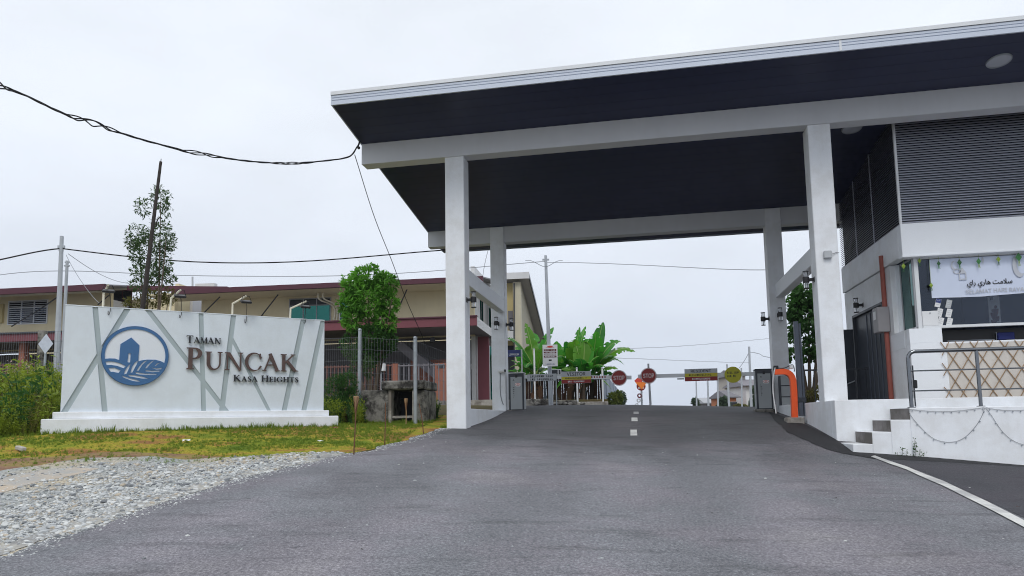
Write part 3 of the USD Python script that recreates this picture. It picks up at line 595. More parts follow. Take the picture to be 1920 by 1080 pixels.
# door: a dark opening and an open steel leaf folded back against the wall
gh.part('door_frame', cat(bx(UG - .02, UG + .10, vd0 - .0, vd0 + .06, ZP, ZD, .004, G), bx(UG - .02, UG + .10, vd1 - .06, vd1, ZP, ZD, .004, G), bx(UG - .02, UG + .10, vd0, vd1, ZD - .06, ZD, .004, G)), DOORGREY)
gh.part('door', bx(UG + .055, UG + .09, vd0 + .06, vd1 - .06, ZP + .01, ZD - .06, .004, G), DOORGREY)
for k in range(5):
    v = vd0 + .15 + k * .3
    if v < vd1 - .15: gh.part('door_rib', bx(UG + .040, UG + .055, v, v + .05, ZP + .05, ZD - .1, .003, G), GATEGREY)
leaf = gh.part('gate_leaf', cat(bx(UG - .62, UG - .03, vd1 - .06, vd1 - .03, ZP + .03, ZP + .07, 0, G), bx(UG - .62, UG - .03, vd1 - .06, vd1 - .03, 3.62, 3.66, 0, G),
    bx(UG - .62, UG - .58, vd1 - .06, vd1 - .03, ZP + .03, 3.66, 0, G), bx(UG - .07, UG - .03, vd1 - .06, vd1 - .03, ZP + .03, 3.66, 0, G), bx(UG - .58, UG - .07, vd1 - .05, vd1 - .04, ZP + .07, 3.62, 0, G)), DOORGREY)
gh.part('brace', rod(G(UG - .58, vd1 - .075, 2.15), G(UG - .07, vd1 - .075, 2.35), .018, 6), GALV, of=leaf)
gh.part('handle', rod(G(UG - .56, vd1 - .11, 2.72), G(UG - .56, vd1 - .06, 2.72), .03, 8), STEEL, of=leaf)
# rain pipe and meter box on the side wall
uP = UG - .06; vP = G.on_u(1668, 700, uP)[1]
gh.part('rain_pipe', tube([G(uP, vP, ZP), G(uP, vP, 3.0), G(uP, vP, G.on_u(1655, 478, uP)[2])], .05, 14), TERRA, smooth=50)
vb = [vP - .10, vP + .24]
zb = [G.on_v(1655, y, vb[0])[2] for y in (622, 575)]
mb = gh.part('meter_box', bx(UG - .25, UG - .005, min(vb), max(vb), zb[0], zb[1], .012, G), paint('meter_box_grey', (.30, .29, .30), .5, .08))
gh.part('label', bx(UG - .254, UG - .2505, (vb[0] + vb[1]) / 2 - .06, max(vb) - .06, zb[1] - .26, zb[1] - .08, 0, G), SIGNWHITE, of=mb)
# paler patches of plaster under the side window
gh.part('plaster_patch', bx(UG - .004, UG + .002, VG + .28, vw1 + .25, Z_SILL - .36, Z_SILL - .02, 0, G), WHITE)
# recessed cream panel behind the trellis
gh.part('cream_panel', bx(G.on_v(1778, 690, VG)[0], UGR - .4, VG - .006, VG + .002, ZP + .02, zs0 - .03, 0, G), paint('cream_panel_paint', (.60, .57, .53), .65, .05, 2.0, streak=.12))

# --- stainless railing on the landing
rail = Thing('handrail', 'stainless steel railing with three rails on the white landing', 'railing', G(4.47, 12.93, ZL), G.yaw)
vr = 12.93; uA, uB = G.on_v(1708, 745, vr)[0], G.on_v(1838, 745, vr)[0]
zr = G.on_v(1716, 659, vr)[2]; du = uB - uA
rail.part('top_rail', tube([G(uA, vr, z) for z in np.linspace(ZL, zr - .12, 6)] + [G(uA + .12 * (1 - math.cos(a)), vr, zr - .12 + .12 * math.sin(a)) for a in np.linspace(0, math.pi / 2, 9)[1:]] + [G(uA + x, vr, zr) for x in np.linspace(.2, 6.5, 12)], .033, 14), STEEL, smooth=60)
for k in range(1, 6): rail.part('post', tube([G(uA + du * k, vr, ZL), G(uA + du * k, vr, ZL + .4), G(uA + du * k, vr, zr - .02)], .029, 12), STEEL, smooth=60)
for k in range(6): rail.part('base_flange', tf(lathe([(0, 0), (.065, 0), (.065, .012), (.03, .016), (0, .016)], 18), trimesh.transformations.translation_matrix(G(uA + du * k, vr, ZL))), STEEL, smooth=40)
for py in (695.5, 733): rail.part('rail', rod(G(uA, vr, G.on_v(1712, py, vr)[2]), G(uA + 6.5, vr, G.on_v(1712, py, vr)[2]), .013, 10), STEEL, smooth=60)
rail.part('latch', bx(uA + .05, uA + .11, vr - .03, vr + .03, ZL + .33, ZL + .47, .012, G), BLACK)
rail.part('hinge_rod', rod(G(uA + .06, vr, ZL + .02), G(uA + .06, vr, ZL + .72), .012, 8), CAB_DARK)
# --- bamboo trellis on the front wall
vt = VG - .03; tu0, tu1 = G.on_v(1772, 745, vt)[0], UGR - .6
tr = Thing('bamboo_trellis', 'expanding bamboo trellis hung on the cream wall under the window', 'trellis', G(tu0, vt, ZP), G.yaw)
tz0, tz1 = ZP + .03, zs0 - .02
def clipseg(a, b):
    r = LineString([a, b]).intersection(sbox(tu0, tz0, tu1, tz1)); return None if r.is_empty or r.length < .06 else [r.coords[0], r.coords[-1]]
run = (tz1 - tz0) * .62
for k in range(-4, 30):
    for s in (1, -1):
        x = tu0 + k * .265
        q = clipseg((x, tz0), (x + run, tz1)) if s > 0 else clipseg((x + run, tz0), (x, tz1))
        if q and q[0][0] < G.on_v(2150, 700, vt)[0]:
            rr = random.Random(k * 7 + s); v = vt - .008 * s
            tr.part('lath', rod(G(q[0][0], v, q[0][1] + rr.uniform(-.03, .02)), G(q[1][0], v, q[1][1] + rr.uniform(-.02, .03)), .0085, 5), WOOD)
# --- fairy lights on the landing wall
def garland(pts, seed, label):
    g = Thing('fairy_lights', label, 'string lights', pts[0], G.yaw, 'fairy lights draped on the landing wall')
    p = smooth_path(pts, 40); g.part('wire', tube(p, .0035, 4), CABLE_GREY)
    rr = random.Random(seed)
    for k in range(2, 39, 4):
        q = p[k]; g.part('bulb', tf(trimesh.creation.icosphere(1, .011), trimesh.transformations.translation_matrix(q + np.array([0, -.004, -.018]))), GALV)
vl = 12.828
def on_l(px, py): return G(*(G.on_v(px, py, vl)))
garland([on_l(*q) for q in ((1703, 768), (1712, 785), (1730, 805), (1750, 822), (1775, 829), (1798, 826), (1822, 808), (1838, 786), (1846, 765))], 1, 'fairy lights in a deep loop between the two railing posts')
garland([on_l(*q) for q in ((1703, 767), (1730, 770), (1765, 771.5), (1800, 770), (1825, 767), (1846, 764))], 2, 'fairy lights in a shallow swag just under the landing edge')
garland([on_l(*q) for q in ((1848, 765), (1866, 790), (1885, 815), (1905, 829), (1925, 834), (1950, 828), (1975, 800), (1990, 766))], 3, 'fairy lights in a deep loop right of the second railing post')
garland([on_l(*q) for q in ((1848, 764), (1870, 768), (1900, 769.5), (1935, 768), (1965, 766), (1990, 763))], 4, 'fairy lights in a shallow swag right of the second railing post')
# ------------------------------------------------------------------ name wall
sp = lambda px, py: S.on_v(px, py, 0.0)[[0, 2]]
ZT = (sp(122, 572)[1] + sp(608, 602)[1]) / 2
ZPT, ZPB = sp(340, 771)[1], sp(340, 783)[1]               # two plinth courses
ZPG = sp(340, 812)[1]
wall = Thing('name_wall', 'white painted concrete name wall with grey diagonal grooves and a blue round emblem', 'sign wall', S(SW / 2, 0, ZPG), S.yaw)
T0 = .022
wall.part('core', bx(0, SW, T0, .30, ZPT, ZT - .006, 0, S), GROOVE)
_P = lambda x, y: tuple(sp(x / 2.571, 440 + y / 2.571))
strips = [((458, 340), (505, 850), 27), ((618, 352), (313, 850), 31), ((707, 355), (1092, 852), 31), ((969, 365), (982, 852), 23), ((1127, 380), (1069, 852), 25), ((1117, 500), (1300, 854), 19), ((1463, 405), (1369, 854), 24), ((1558, 410), (1464, 854), 24)]
SP = []
for a, b, w in strips:
    A, B = np.array(_P(*a)), np.array(_P(*b)); d = (B - A) / np.linalg.norm(B - A)
    wd = abs(_P(a[0] + w, a[1])[0] - _P(a[0], a[1])[0]) * abs(d[1]) * .5
    SP.append(LineString([A - d * (.3 if a != (1117, 500) else 0), B + d * .3]).buffer(wd, cap_style='flat'))
faceM = axes(S(0, T0, 0), S.U, np.array([0, 0, 1.0]), -S.V)   # extrudes towards the viewer
face = sbox(0, ZPT, SW, ZT).difference(unary_union(SP))
for g in face.geoms:
    wall.part('face_panel', ext(g, T0, faceM), WHITE_SIGN)
for g in unary_union(SP).intersection(sbox(.002, ZPT, SW - .002, ZT - .006)).geoms if hasattr(unary_union(SP).intersection(sbox(.002, ZPT, SW - .002, ZT - .006)), 'geoms') else [unary_union(SP).intersection(sbox(.002, ZPT, SW - .002, ZT - .006))]:
    wall.part('groove', ext(g, .002, axes(S(0, T0, 0), S.U, np.array([0, 0, 1.0]), -S.V)), GROOVE)
wall.part('side_edge', bx(-.002, 0, 0, .30, ZPT, ZT, 0, S), WHITE_SIGN)
wall.part('side_edge', bx(SW, SW + .002, 0, .30, ZPT, ZT, 0, S), WHITE_SIGN)
wall.part('back_face', bx(0, SW, .30, .304, ZPT, ZT, 0, S), WHITE_SIGN)
wall.part('coping', bx(-.006, SW + .006, -.006, .31, ZT, ZT + .02, .004, S), WHITE_SIGN)
wall.part('plinth_course', bx(-.12, SW + .10, -.09, .36, ZPB, ZPT, .012, S), WHITE_DIRTY)
wall.part('plinth_course', bx(-.28, SW + .27, -.21, .48, ZPG - .35, ZPB, .014, S), WHITE_DIRTY)
wall.part('footing', bx(-.9, SW + .20, -.27, .5, ZPG - .5, ZPG - .02, .006, S), CONC_PALE)
# emblem
lp = lambda X, Y: ((X - 400) / 333, -(Y - 580) / 308)
poly = lambda *pp: Polygon([lp(*p) for p in pp])
ring = Point(0, 0).buffer(1, 48).difference(Point(0, 0).buffer(.895, 48))
houseP = poly((247, 465), (350, 392), (433, 470), (427, 660), (240, 660))
slit = poly((330, 556), (350, 556), (348, 655), (336, 662), (322, 650))
inner = Point(0, 0).buffer(.898, 48)
field = inner.intersection(poly((60, 640), (100, 622), (150, 614), (200, 615), (240, 628), (300, 650), (380, 650), (427, 640), (460, 625), (520, 617), (600, 616), (650, 628), (720, 660), (720, 900), (60, 900)))
white = [((108, 650), (150, 645), (200, 648), (260, 665), (307, 690), (285, 711), (230, 690), (170, 680), (122, 683)), ((143, 712), (200, 709), (258, 735), (240, 760), (190, 750), (160, 752)), ((355, 662), (338, 715), (318, 765), (292, 775), (300, 740), (325, 695)),
         ((425, 628), (415, 665), (395, 705), (372, 755), (357, 755), (368, 700), (392, 655)), ((520, 620), (470, 672), (432, 735), (415, 735), (440, 690), (480, 640)), ((590, 620), (545, 665), (515, 705), (498, 708), (520, 670), (560, 635)),
         ((655, 640), (625, 660), (603, 682), (593, 680), (615, 655)), ((553, 698), (610, 706), (668, 697), (665, 712), (610, 718)), ((503, 725), (560, 732), (648, 728), (645, 740), (570, 746), (505, 738)),
         ((405, 748), (500, 763), (618, 763), (610, 775), (500, 777), (410, 767)), ((330, 778), (400, 781), (480, 795), (545, 818), (470, 813), (350, 794)), ((275, 787), (350, 813), (430, 831), (458, 848), (380, 840), (290, 807))]
WHT = unary_union([poly(*w).buffer(.002) for w in white])
field = field.difference(WHT)
houseP = houseP.difference(slit).difference(field.buffer(.001)).difference(WHT)
c0 = sp(180 + 400 / 5.4, 560 + 580 / 5.4)
sx_ = (sp(180 + 733 / 5.4, 668)[0] - sp(180 + 67 / 5.4, 668)[0]) / 2; sz_ = (sp(254, 560 + 272 / 5.4)[1] - sp(254, 560 + 888 / 5.4)[1]) / 2
Rl = (sx_ + sz_) / 2
put_on = lambda p, c, s, sy=None: affinity.translate(affinity.scale(p, s, sy or s, origin=(0, 0)), c[0], c[1])
emb = Thing('round_emblem', 'blue round emblem of a house over ploughed fields on the name wall', 'emblem', S(c0[0], 0, c0[1]), S.yaw)
on_wall = axes(S(0, -.001, 0), S.U, np.array([0, 0, 1.0]), -S.V)
emb.part('backing_disc', ext(put_on(Point(0, 0).buffer(.99, 48), c0, Rl), .030, on_wall), LOGOWHITE)
up = axes(S(0, -.031, 0), S.U, np.array([0, 0, 1.0]), -S.V)
emb.part('ring', ext(put_on(ring, c0, Rl), .016, up), LOGOBLUE)
emb.part('house_shape', ext(put_on(houseP, c0, Rl), .016, up), LOGOBLUE)
emb.part('field_shape', ext(put_on(field, c0, Rl), .016, up), LOGOBLUE)
emb.part('rim', ext(put_on(Point(0, 0).buffer(1.0, 48).difference(Point(0, 0).buffer(.985, 48)), c0, Rl), .046, axes(S(0, -.001, 0), S.U, np.array([0, 0, 1.0]), -S.V)), LOGOBLUE)

# serif lettering: strokes with thick and thin parts
def sk(x0, y0, x1, y1, w): return LineString([(x0, y0), (x1, y1)]).buffer(w / 2, cap_style='flat')
def serif(x, y, w=.26, h=.055, up=True): return Polygon([(x - w / 2, y), (x + w / 2, y), (x + w / 2 - .03, y + h if up else y - h), (x - w / 2 + .03, y + h if up else y - h)])
def vst(x, w=.17, serifs='tb'):
    p = [sbox(x - w / 2, 0, x + w / 2, 1)]
    if 'b' in serifs: p.append(serif(x, 0, w + .16))
    if 't' in serifs: p.append(serif(x, 1, w + .16, up=False))
    return p
def ell(cx, cy, rx, ry): return affinity.scale(Point(cx, cy).buffer(1, 24), rx, ry)
def brush(pts, ws):
    p = smooth_path(np.c_[pts, np.zeros(len(pts))], 40)[:, :2]; w = np.interp(np.linspace(0, 1, 40), np.linspace(0, 1, len(ws)), ws)
    return unary_union([unary_union([Point(*p[k]).buffer(w[k] / 2, 8), Point(*p[k + 1]).buffer(w[k + 1] / 2, 8)]).convex_hull for k in range(39)])
def glyph(c):
    th, tn = .17, .075
    if c == 'T': return unary_union(vst(.40, th, 'b') + [sbox(.04, .93, .76, 1), Polygon([(.04, 1), (.04, .80), (.075, .80), (.13, .94)]), Polygon([(.76, 1), (.76, .80), (.725, .80), (.67, .94)])]), .80
    if c == 'A': return unary_union([sk(.10, 0, .43, 1, tn), sk(.37, 1.0, .76, 0, th), Polygon([(.36, .93), (.44, 1.03), (.47, .9)]), sbox(.22, .32, .62, .385), serif(.10, 0, .24), serif(.76, 0, .30)]), .86
    if c == 'M': return unary_union([sk(.13, 0, .17, 1, tn), sk(.17, .98, .50, .04, th * .9), sk(.50, .04, .82, .98, tn), sk(.82, 1, .87, 0, th), serif(.13, 0, .24), serif(.87, 0, .30), serif(.14, 1, .22, up=False), serif(.85, 1, .22, up=False)]), 1.0
    if c == 'N': return unary_union([sbox(.12, 0, .12 + tn, 1), Polygon([(.08, 1), (.28, 1), (.84, 0), (.74, -.04)]), sbox(.765, 0, .765 + tn, 1), serif(.155, 0, .26), serif(.80, 1, .26, up=False), serif(.12, 1, .2, up=False)]), .93
    if c == 'P': return unary_union(vst(.19, th) + [ell(.34, .735, .30, .265).difference(ell(.31, .735, .165, .205)).intersection(sbox(.19, .4, 1, 1.1)), sbox(.19, .94, .36, 1), sbox(.19, .47, .36, .53)]), .70
    if c == 'U': return unary_union([sbox(.11, .35, .11 + th, 1), sbox(.70, .35, .70 + tn, 1), ell(.4425, .36, .3325, .38).difference(ell(.49, .38, .21, .31)).intersection(sbox(0, -.1, 1, .36)), serif(.195, 1, .33, up=False), serif(.737, 1, .26, up=False)]), .90
    if c == 'C': return unary_union([ell(.50, .5, .45, .53).difference(ell(.56, .5, .345, .46)).difference(Polygon([(.60, .5), (1.2, .95), (1.2, .02)])), Polygon([(.78, .98), (.84, .98), (.84, .66), (.80, .66), (.74, .86)]), Polygon([(.76, .10), (.86, .26), (.82, .30), (.70, .10)])]), .90
    if c == 'K': return unary_union(vst(.19, th) + [sk(.24, .46, .68, .97, tn), Polygon([(.30, .56), (.42, .66), (.92, .0), (.70, .0)]), serif(.68, 1, .26, up=False), serif(.82, 0, .30)]), .92
    if c == 'S': return unary_union([brush([(.52, .80), (.42, .95), (.25, .96), (.14, .80), (.22, .62), (.42, .45), (.52, .28), (.42, .06), (.24, .03), (.10, .20)], [.06, .07, .09, .12, .15, .17, .14, .11, .08, .06]), sbox(.49, .70, .53, .92), sbox(.085, .10, .125, .32)]), .62
    if c == 'H': return unary_union(vst(.19, th) + vst(.76, th) + [sbox(.19, .48, .76, .55)]), .95
    if c == 'E': return unary_union(vst(.19, th) + [sbox(.19, .94, .58, 1), sbox(.19, .48, .50, .545), sbox(.19, 0, .60, .06), sbox(.55, .80, .585, 1), sbox(.57, 0, .605, .22), sbox(.47, .40, .50, .62)]), .66
    if c == 'I': return unary_union(vst(.20, th)), .40
    if c == 'G': return unary_union([ell(.50, .5, .45, .53).difference(ell(.56, .5, .345, .46)).difference(Polygon([(.60, .5), (1.2, .95), (1.2, .02)])), sbox(.70, .06, .86, .42), sbox(.60, .39, .95, .44), Polygon([(.78, .98), (.84, .98), (.84, .66), (.80, .66), (.74, .86)])]), .98
    return None, .45
def word(text, left, right, base, cap, small=.80):
    """Glyph polygons of a word in capitals and small capitals, set between two points of the wall."""
    x, out = 0, []
    for k, c in enumerate(text):
        s = 1.0 if c.isupper() else small
        g, adv = glyph(c.upper())
        if g is not None: out.append((affinity.translate(affinity.scale(g, s, s, origin=(0, 0)), x, 0), x))
        x += adv * s + .03
    xs = [g.bounds for g, _ in out]; x0, x1 = xs[0][0], max(b[2] for b in xs)
    kx = (right - left) / (x1 - x0)
    return [affinity.translate(affinity.scale(affinity.translate(g, -x0, 0), kx, cap, origin=(0, 0)), left, base) for g, _ in out]
def lettering(name, label, text, pl, pr, pb, pt, m, small):
    (l, b), r = sp(*pl), sp(*pr)[0]; b = (sp(*pb)[1] + b) / 2; cap = sp(*pt)[1] - b
    t = Thing(name, label, 'lettering', S((l + r) / 2, -.01, b), S.yaw)
    M = axes(S(0, -.020, 0), S.U, np.array([0, 0, 1.0]), -S.V)
    Mp = axes(S(0, -.001, 0), S.U, np.array([0, 0, 1.0]), -S.V)
    for g in word(text, l, r, b, cap, small):
        q = t.part('letter', ext(g.buffer(0).simplify(.0008), .030, M), m)
        c = g.representative_point()
        t.part('fixing_pin', ext(c.buffer(.008, 4), .021, Mp), BLACK, of=q)
lettering('raised_lettering', 'small black raised letters reading TAMAN above the bronze word', 'Taman', (349.3, 643), (413.5, 645), (349.3, 643), (349.3, 629), LETTERBLACK, .82)
lettering('raised_lettering', 'big bronze raised letters reading PUNCAK on the name wall', 'Puncak', (348, 693), (558.5, 697.5), (348, 692), (348, 651.5), BRONZE, .84)
lettering('raised_lettering', 'small black raised letters reading KASA HEIGHTS below the bronze word', 'Kasa Heights', (436.8, 715.5), (558.5, 718), (436.8, 715.2), (436.8, 703), LETTERBLACK, .80)

# floodlights on top of the wall
def floodlight(px0, py0, pj, pe, ph, label, hang):
    v = .14
    f = lambda x, y: S(*S.on_v(190 + x / 4.465, 500 + y / 4.465, v))
    base = f(px0, py0); base[2] = ZT + .02
    t = Thing('wall_floodlight', label, 'floodlight', base, S.yaw, None)
    J, E = f(*pj), f(*pe); E = E - S.V * .30
    t.part('bracket', cat(tube([base, (base + J) / 2, J], .020, 8), tube([J, (J + E) / 2, E], .020, 8), tf(trimesh.creation.icosphere(1, .022), trimesh.transformations.translation_matrix(J))), CREAMMETAL, smooth=50)
    t.part('base_plate', tf(bx(-.05, .05, -.05, .05, 0, .012, .003), axes(base, S.U, S.V, np.array([0, 0, 1.0]))), CREAMMETAL)
    hc = f(*ph) - S.V * .30
    head = t.part('lamp_head', tf(bx(-.105, .105, -.075, .075, -.022, .022, .010), axes(hc, S.U, S.V * .94 + np.array([0, 0, .34]), np.cross(S.U, S.V * .94 + np.array([0, 0, .34])))), BLACK)
    t.part('glass_front', tf(bx(-.09, .09, -.06, .06, -.0262, -.0225, .001), axes(hc, S.U, S.V * .94 + np.array([0, 0, .34]), np.cross(S.U, S.V * .94 + np.array([0, 0, .34])))), CAB_DARK, of=head)
    t.part('yoke', cat(rod(hc + S.U * .108 + [0, 0, -.01], E + S.U * .06, .006, 5), rod(hc - S.U * .108 + [0, 0, -.01], E - S.U * .06, .006, 5), rod(E + S.U * .06, E - S.U * .06, .006, 5)), BLACK)
    g = lambda q: S(q[0], q[1], q[2])
    h = S.inv(hc)
    t.part('cable', tube(smooth_path([g(h), g(h + [.03, .06, -.10]), S(h[0] + .05, .02, ZT + .03), S(h[0] + .045, -.03, ZT - .05), S(h[0] + .02, -.035, ZT - .12 - hang), S(h[0] + .01, -.034, ZT - .06)], 18), .006, 5), CABLE)
floodlight(15, 310, (20, 225), (55, 175), (57, 226), 'floodlight on a cream bracket at the far left top of the name wall', .02)
floodlight(575, 348, (585, 265), (650, 215), (645, 267), 'floodlight on the name wall nearest the dark leaning pole on its right', .0)
floodlight(1097, 392, (1100, 310), (1190, 265), (1188, 312), 'floodlight on the name wall in front of the plain cream house wall', .03)
floodlight(1580, 436, (1585, 350), (1685, 308), (1675, 352), 'floodlight on the name wall in front of the teal window', -.03)

# ------------------------------------------------------------------ bamboo torches and stakes on the verge
def torch(bot, top, r, label, cup, m=RUST):
    b = land(*bot); t = at(top[0], top[1], b[1])
    th = Thing('garden_torch', label, 'garden torch', b, 0, None)
    b0 = b - [0, 0, .05]
    th.part('stake', tube([b0, (b + t) / 2 + [.006, 0, 0], t], [r, r * .9, r * .8], 7), m, smooth=60)
    if cup:
        d = (t - b) / np.linalg.norm(t - b)
        M = trimesh.geometry.align_vectors([0, 0, 1], d); M[:3, 3] = t - d * .02
        c = th.part('cup', tf(lathe([(.006, -.16), (.022, -.06), (.040, 0), (.043, .05), (.036, .055), (.0, .05)], 10), M), WOOD, smooth=50)
        th.part('splint', cat(*[tf(rod((.010 * math.cos(a), .010 * math.sin(a), -.2), (.042 * math.cos(a), .042 * math.sin(a), .04), .004, 4), M) for a in np.arange(6) * math.pi / 3]), RUST, of=c)
torch((663, 853), (668, 747), .011, 'tall rusty garden torch at the edge of the gravel, nearest of the torches', True)
torch((721, 836), (723, 755), .010, 'garden torch stake in front of the left half of the concrete sump', False)
torch((761.5, 798), (761, 750), .012, 'bamboo garden torch with pale cup before the dark opening of the sump', True, WOOD)
torch((795, 814), (786, 757), .010, 'thin leaning garden torch right of the concrete sump', False)

# ------------------------------------------------------------------ concrete sump
YS = 17.6
C = Frame(0, 0, math.radians(-6)); vS = C.inv(at(745, 790, YS))[1]
cp = lambda x, y, v=None: C.on_v(640 + x / 4.5, 580 + y / 4.5, vS if v is None else v)
sump = Thing('concrete_sump', 'stained old concrete sump box with a dark open front', 'sump', C(*cp(520, 980)), C.yaw)
l_, r_, ol, orr = cp(165, 800)[0], cp(690, 800)[0], cp(425, 800)[0], cp(600, 800)[0]
zt_, zc, zb_ = cp(400, 680)[2], cp(400, 605)[2], cp(400, 985)[2] - .3
sump.part('wall', bx(l_, ol - .08, vS, vS + 1.3, zb_, zt_, .02, C), CONC)
sump.part('wall', bx(orr + .07, r_ + .05, vS, vS + 1.3, zb_, zt_ - .02, .02, C), CONC)
sump.part('wall', bx(ol - .08, orr + .07, vS + 1.1, vS + 1.3, zb_, zt_ - .01, .0, C), CONC)
sump.part('jamb', bx(ol - .078, ol, vS - .04, vS + .2, zb_, zt_ - .01, .01, C), CONC_PALE)
sump.part('jamb', bx(orr, orr + .068, vS - .04, vS + .2, zb_, zt_ - .01, .01, C), CONC_PALE)
sump.part('lid', bx(cp(345, 640)[0], cp(712, 640)[0], vS - .12, vS + 1.4, zt_ + .003, zc, .03, C), CONC)
sump.part('inner_dark', bx(ol, orr, vS + .9, vS + 1.09, zb_, zt_ - .02, 0, C), DARK)
sump.part('cross_bar', bx(ol, orr, vS + .05, vS + .10, cp(500, 912)[2] - .02, cp(500, 905)[2] + .02, .004, C), CONC_PALE)

# ------------------------------------------------------------------ boom barriers
def scribble(w, h, n, seed, x0=0.0, y0=0.0):
    """A line of print too small to read: uneven upright marks."""
    rr = random.Random(seed); x, out = 0.0, []
    unit = w / n
    for k in range(n):
        if rr.random() < .14: continue
        cw = unit * rr.uniform(.55, .8)
        out.append(sbox(x0 + k * unit, y0, x0 + k * unit + cw * .34, y0 + h)); out.append(sbox(x0 + k * unit, y0 + rr.choice((0, h * .42, h * .78)), x0 + k * unit + cw, y0 + h * .22 + rr.choice((0, h * .42, h * .78)) * .0 + h * .0 + rr.uniform(0, .02) * h))
        if rr.random() < .6: out.append(sbox(x0 + k * unit + cw * .7, y0 + h * rr.choice((0, .4)), x0 + k * unit + cw, y0 + h))
    return unary_union([o for o in out if o.area > 0])
def text_on(txt, h, M, m_, th, of, depth=.002, bold=True, name='lettering', fit=None):
    """Lettering centred on a plane; th is the thing."""
    q = meshkit.text_mesh(txt, h, depth, bold); b = q.bounds
    q.apply_translation([-(b[0][0] + b[1][0]) / 2, -(b[0][1] + b[1][1]) / 2, 0])
    if fit: q.apply_scale([fit / (b[1][0] - b[0][0]), 1, 1])
    return th.part(name, tf(q, M), m_, of=of)
VB_ = 19.25                                                # barriers stand in one line across the road
def Bp(px, py, v=VB_): return G.on_v(px, py, v)
def plane(u, v, z): return axes(G(u, v, z), G.U, np.array([0, 0, 1.0]), -G.V)
def cabinet(t, x0, x1, y0, y1, base_y, left, seed):
    u0, u1, z1 = Bp(x0, 730)[0], Bp(x1, 730)[0], Bp((x0 + x1) / 2, y0)[2]; z0 = Bp((x0 + x1) / 2, y1)[2]
    d = .34
    t.part('base', bx(u0 - .05, u1 + .05, VB_ - .05, VB_ + d + .05, z0 - .5, z0, .02, G), CONC if not left else CONC_PALE)
    cab = t.part('cabinet', bx(u0, u1, VB_, VB_ + d, z0 + .001, z1, .012, G), CAB_DARK)
    t.part('front_panel', bx(u0 + .045, u1 - .045, VB_ - .008, VB_ + .0, z0 + .02, z1 - .10, .003, G), CABINET, of=cab)
    t.part('side_panel', bx((u1 if left else u0 - .006), (u1 + .006 if left else u0), VB_ + .02, VB_ + d - .02, z0 + .02, z1 - .02, .002, G), CABINET, of=cab)
    t.part('cap', bx(u0 - .012, u1 + .012, VB_ - .012, VB_ + d + .012, z1 + .0005, z1 + .022, .006, G), SIGNWHITE if left else CAB_DARK, of=cab)
    um = (u0 + u1) / 2
    t.part('lock', bx(um - .03, um + .03, VB_ - .014, VB_ - .0085, z1 - .12, z1 - .04, .002, G), BLACK, of=cab)
    zl = Bp((x0 + x1) / 2, y0 + (y1 - y0) * .30)[2]; ul = um + .045
    lab = t.part('badge', bx(ul - .075, ul + .075, VB_ - .011, VB_ - .0085, zl - .035, zl + .035, 0, G), SIGNWHITE, of=cab)
    t.part('badge_ring', ext(affinity.scale(Point(0, 0).buffer(1, 16), .068, .030).difference(affinity.scale(Point(0, 0).buffer(1, 16), .056, .021)), .002, plane(ul, VB_ - .0112, zl)), REDBRIGHT, of=cab)
    text_on('GP', .030, plane(ul, VB_ - .0112, zl), REDBRIGHT, t, cab)
    t.part('badge_line', ext(sbox(-.06, -.004, .06, .004), .002, plane(ul, VB_ - .009, zl - .06)), SIGNWHITE, of=cab)
    t.part('arrow', ext(Polygon([(-.025, 0), (.025, 0), (0, .035)]), .002, plane(um - .075, VB_ - .009, z1 - .20)), BLACK, of=cab)
    for k in range(6):
        t.part('side_print', ext(scribble(.04, .03, 2, seed + k), .002, plane(um - .095, VB_ - .009, zl - .10 - k * .055)), BLACK, of=cab)
    return u0, u1, z0, z1
def sign_stack(t, arm, x0, x1, ys, title, seed):
    u0, u1 = Bp(x0, 705)[0], Bp(x1, 705)[0]; Z = [Bp((x0 + x1) / 2, y)[2] for y in ys]; v = VB_ + .05
    b = t.part('sign_board', bx(u0, u1, v, v + .02, Z[3], Z[0], .003, G), SIGNGREY)
    um, w = (u0 + u1) / 2, u1 - u0
    t.part('yellow_band', bx(u0 + .004, u1 - .004, v - .003, v - .0005, Z[2], Z[1], 0, G), YELLOW, of=b)
    t.part('red_band', bx(u0 + .004, u1 - .004, v - .003, v - .0005, Z[3] + .004, Z[2] - .002, 0, G), RED, of=b)
    text_on(title, (Z[0] - Z[1]) * .60, plane(um, v - .0005, (Z[0] + Z[1]) / 2), BLACK, t, b, fit=w * .62)
    h = Z[1] - Z[2]
    t.part('small_print', ext(scribble(w * .74, h * .6, 15, seed, -w * .37, -h * .3), .002, plane(um, v - .0035, (Z[1] + Z[2]) / 2)), BLACK, of=b)
    h = Z[2] - Z[3]
    t.part('small_print', ext(scribble(w * .56, h * .42, 14, seed + 5, -w * .28, -h * .21), .002, plane(um, v - .0035, (Z[2] + Z[3]) / 2)), SIGNWHITE, of=b)
    return b
def round_sign(t, px, py, r, m, txt, tm, h, seed):
    c = Bp(px, py); v = VB_ + .02
    d = t.part('disc', tf(disc(r, .012, 48), plane(c[0], v, c[2])), m)
    t.part('border', ext(Point(0, 0).buffer(r * .96, 32).difference(Point(0, 0).buffer(r * .90, 32)), .002, plane(c[0], v - .006, c[2])), tm if txt else m, of=d)
    if txt: text_on(txt, h, plane(c[0], v - .006, c[2]), tm, t, d, bold=False, fit=r * 1.36)
    else:
        for k in (0, 1): t.part('small_print', ext(scribble(r * 1.4, r * .28, 8, seed + k, -r * .7, 0), .002, plane(c[0], v - .006, c[2] + r * (.12 - .42 * k))), BLACK, of=d)
    t.part('clamp', bx(c[0] - .04, c[0] + .04, VB_ + .028, VB_ + .07, c[2] - .05, c[2] + .05, .004, G), CAB_DARK, of=d)
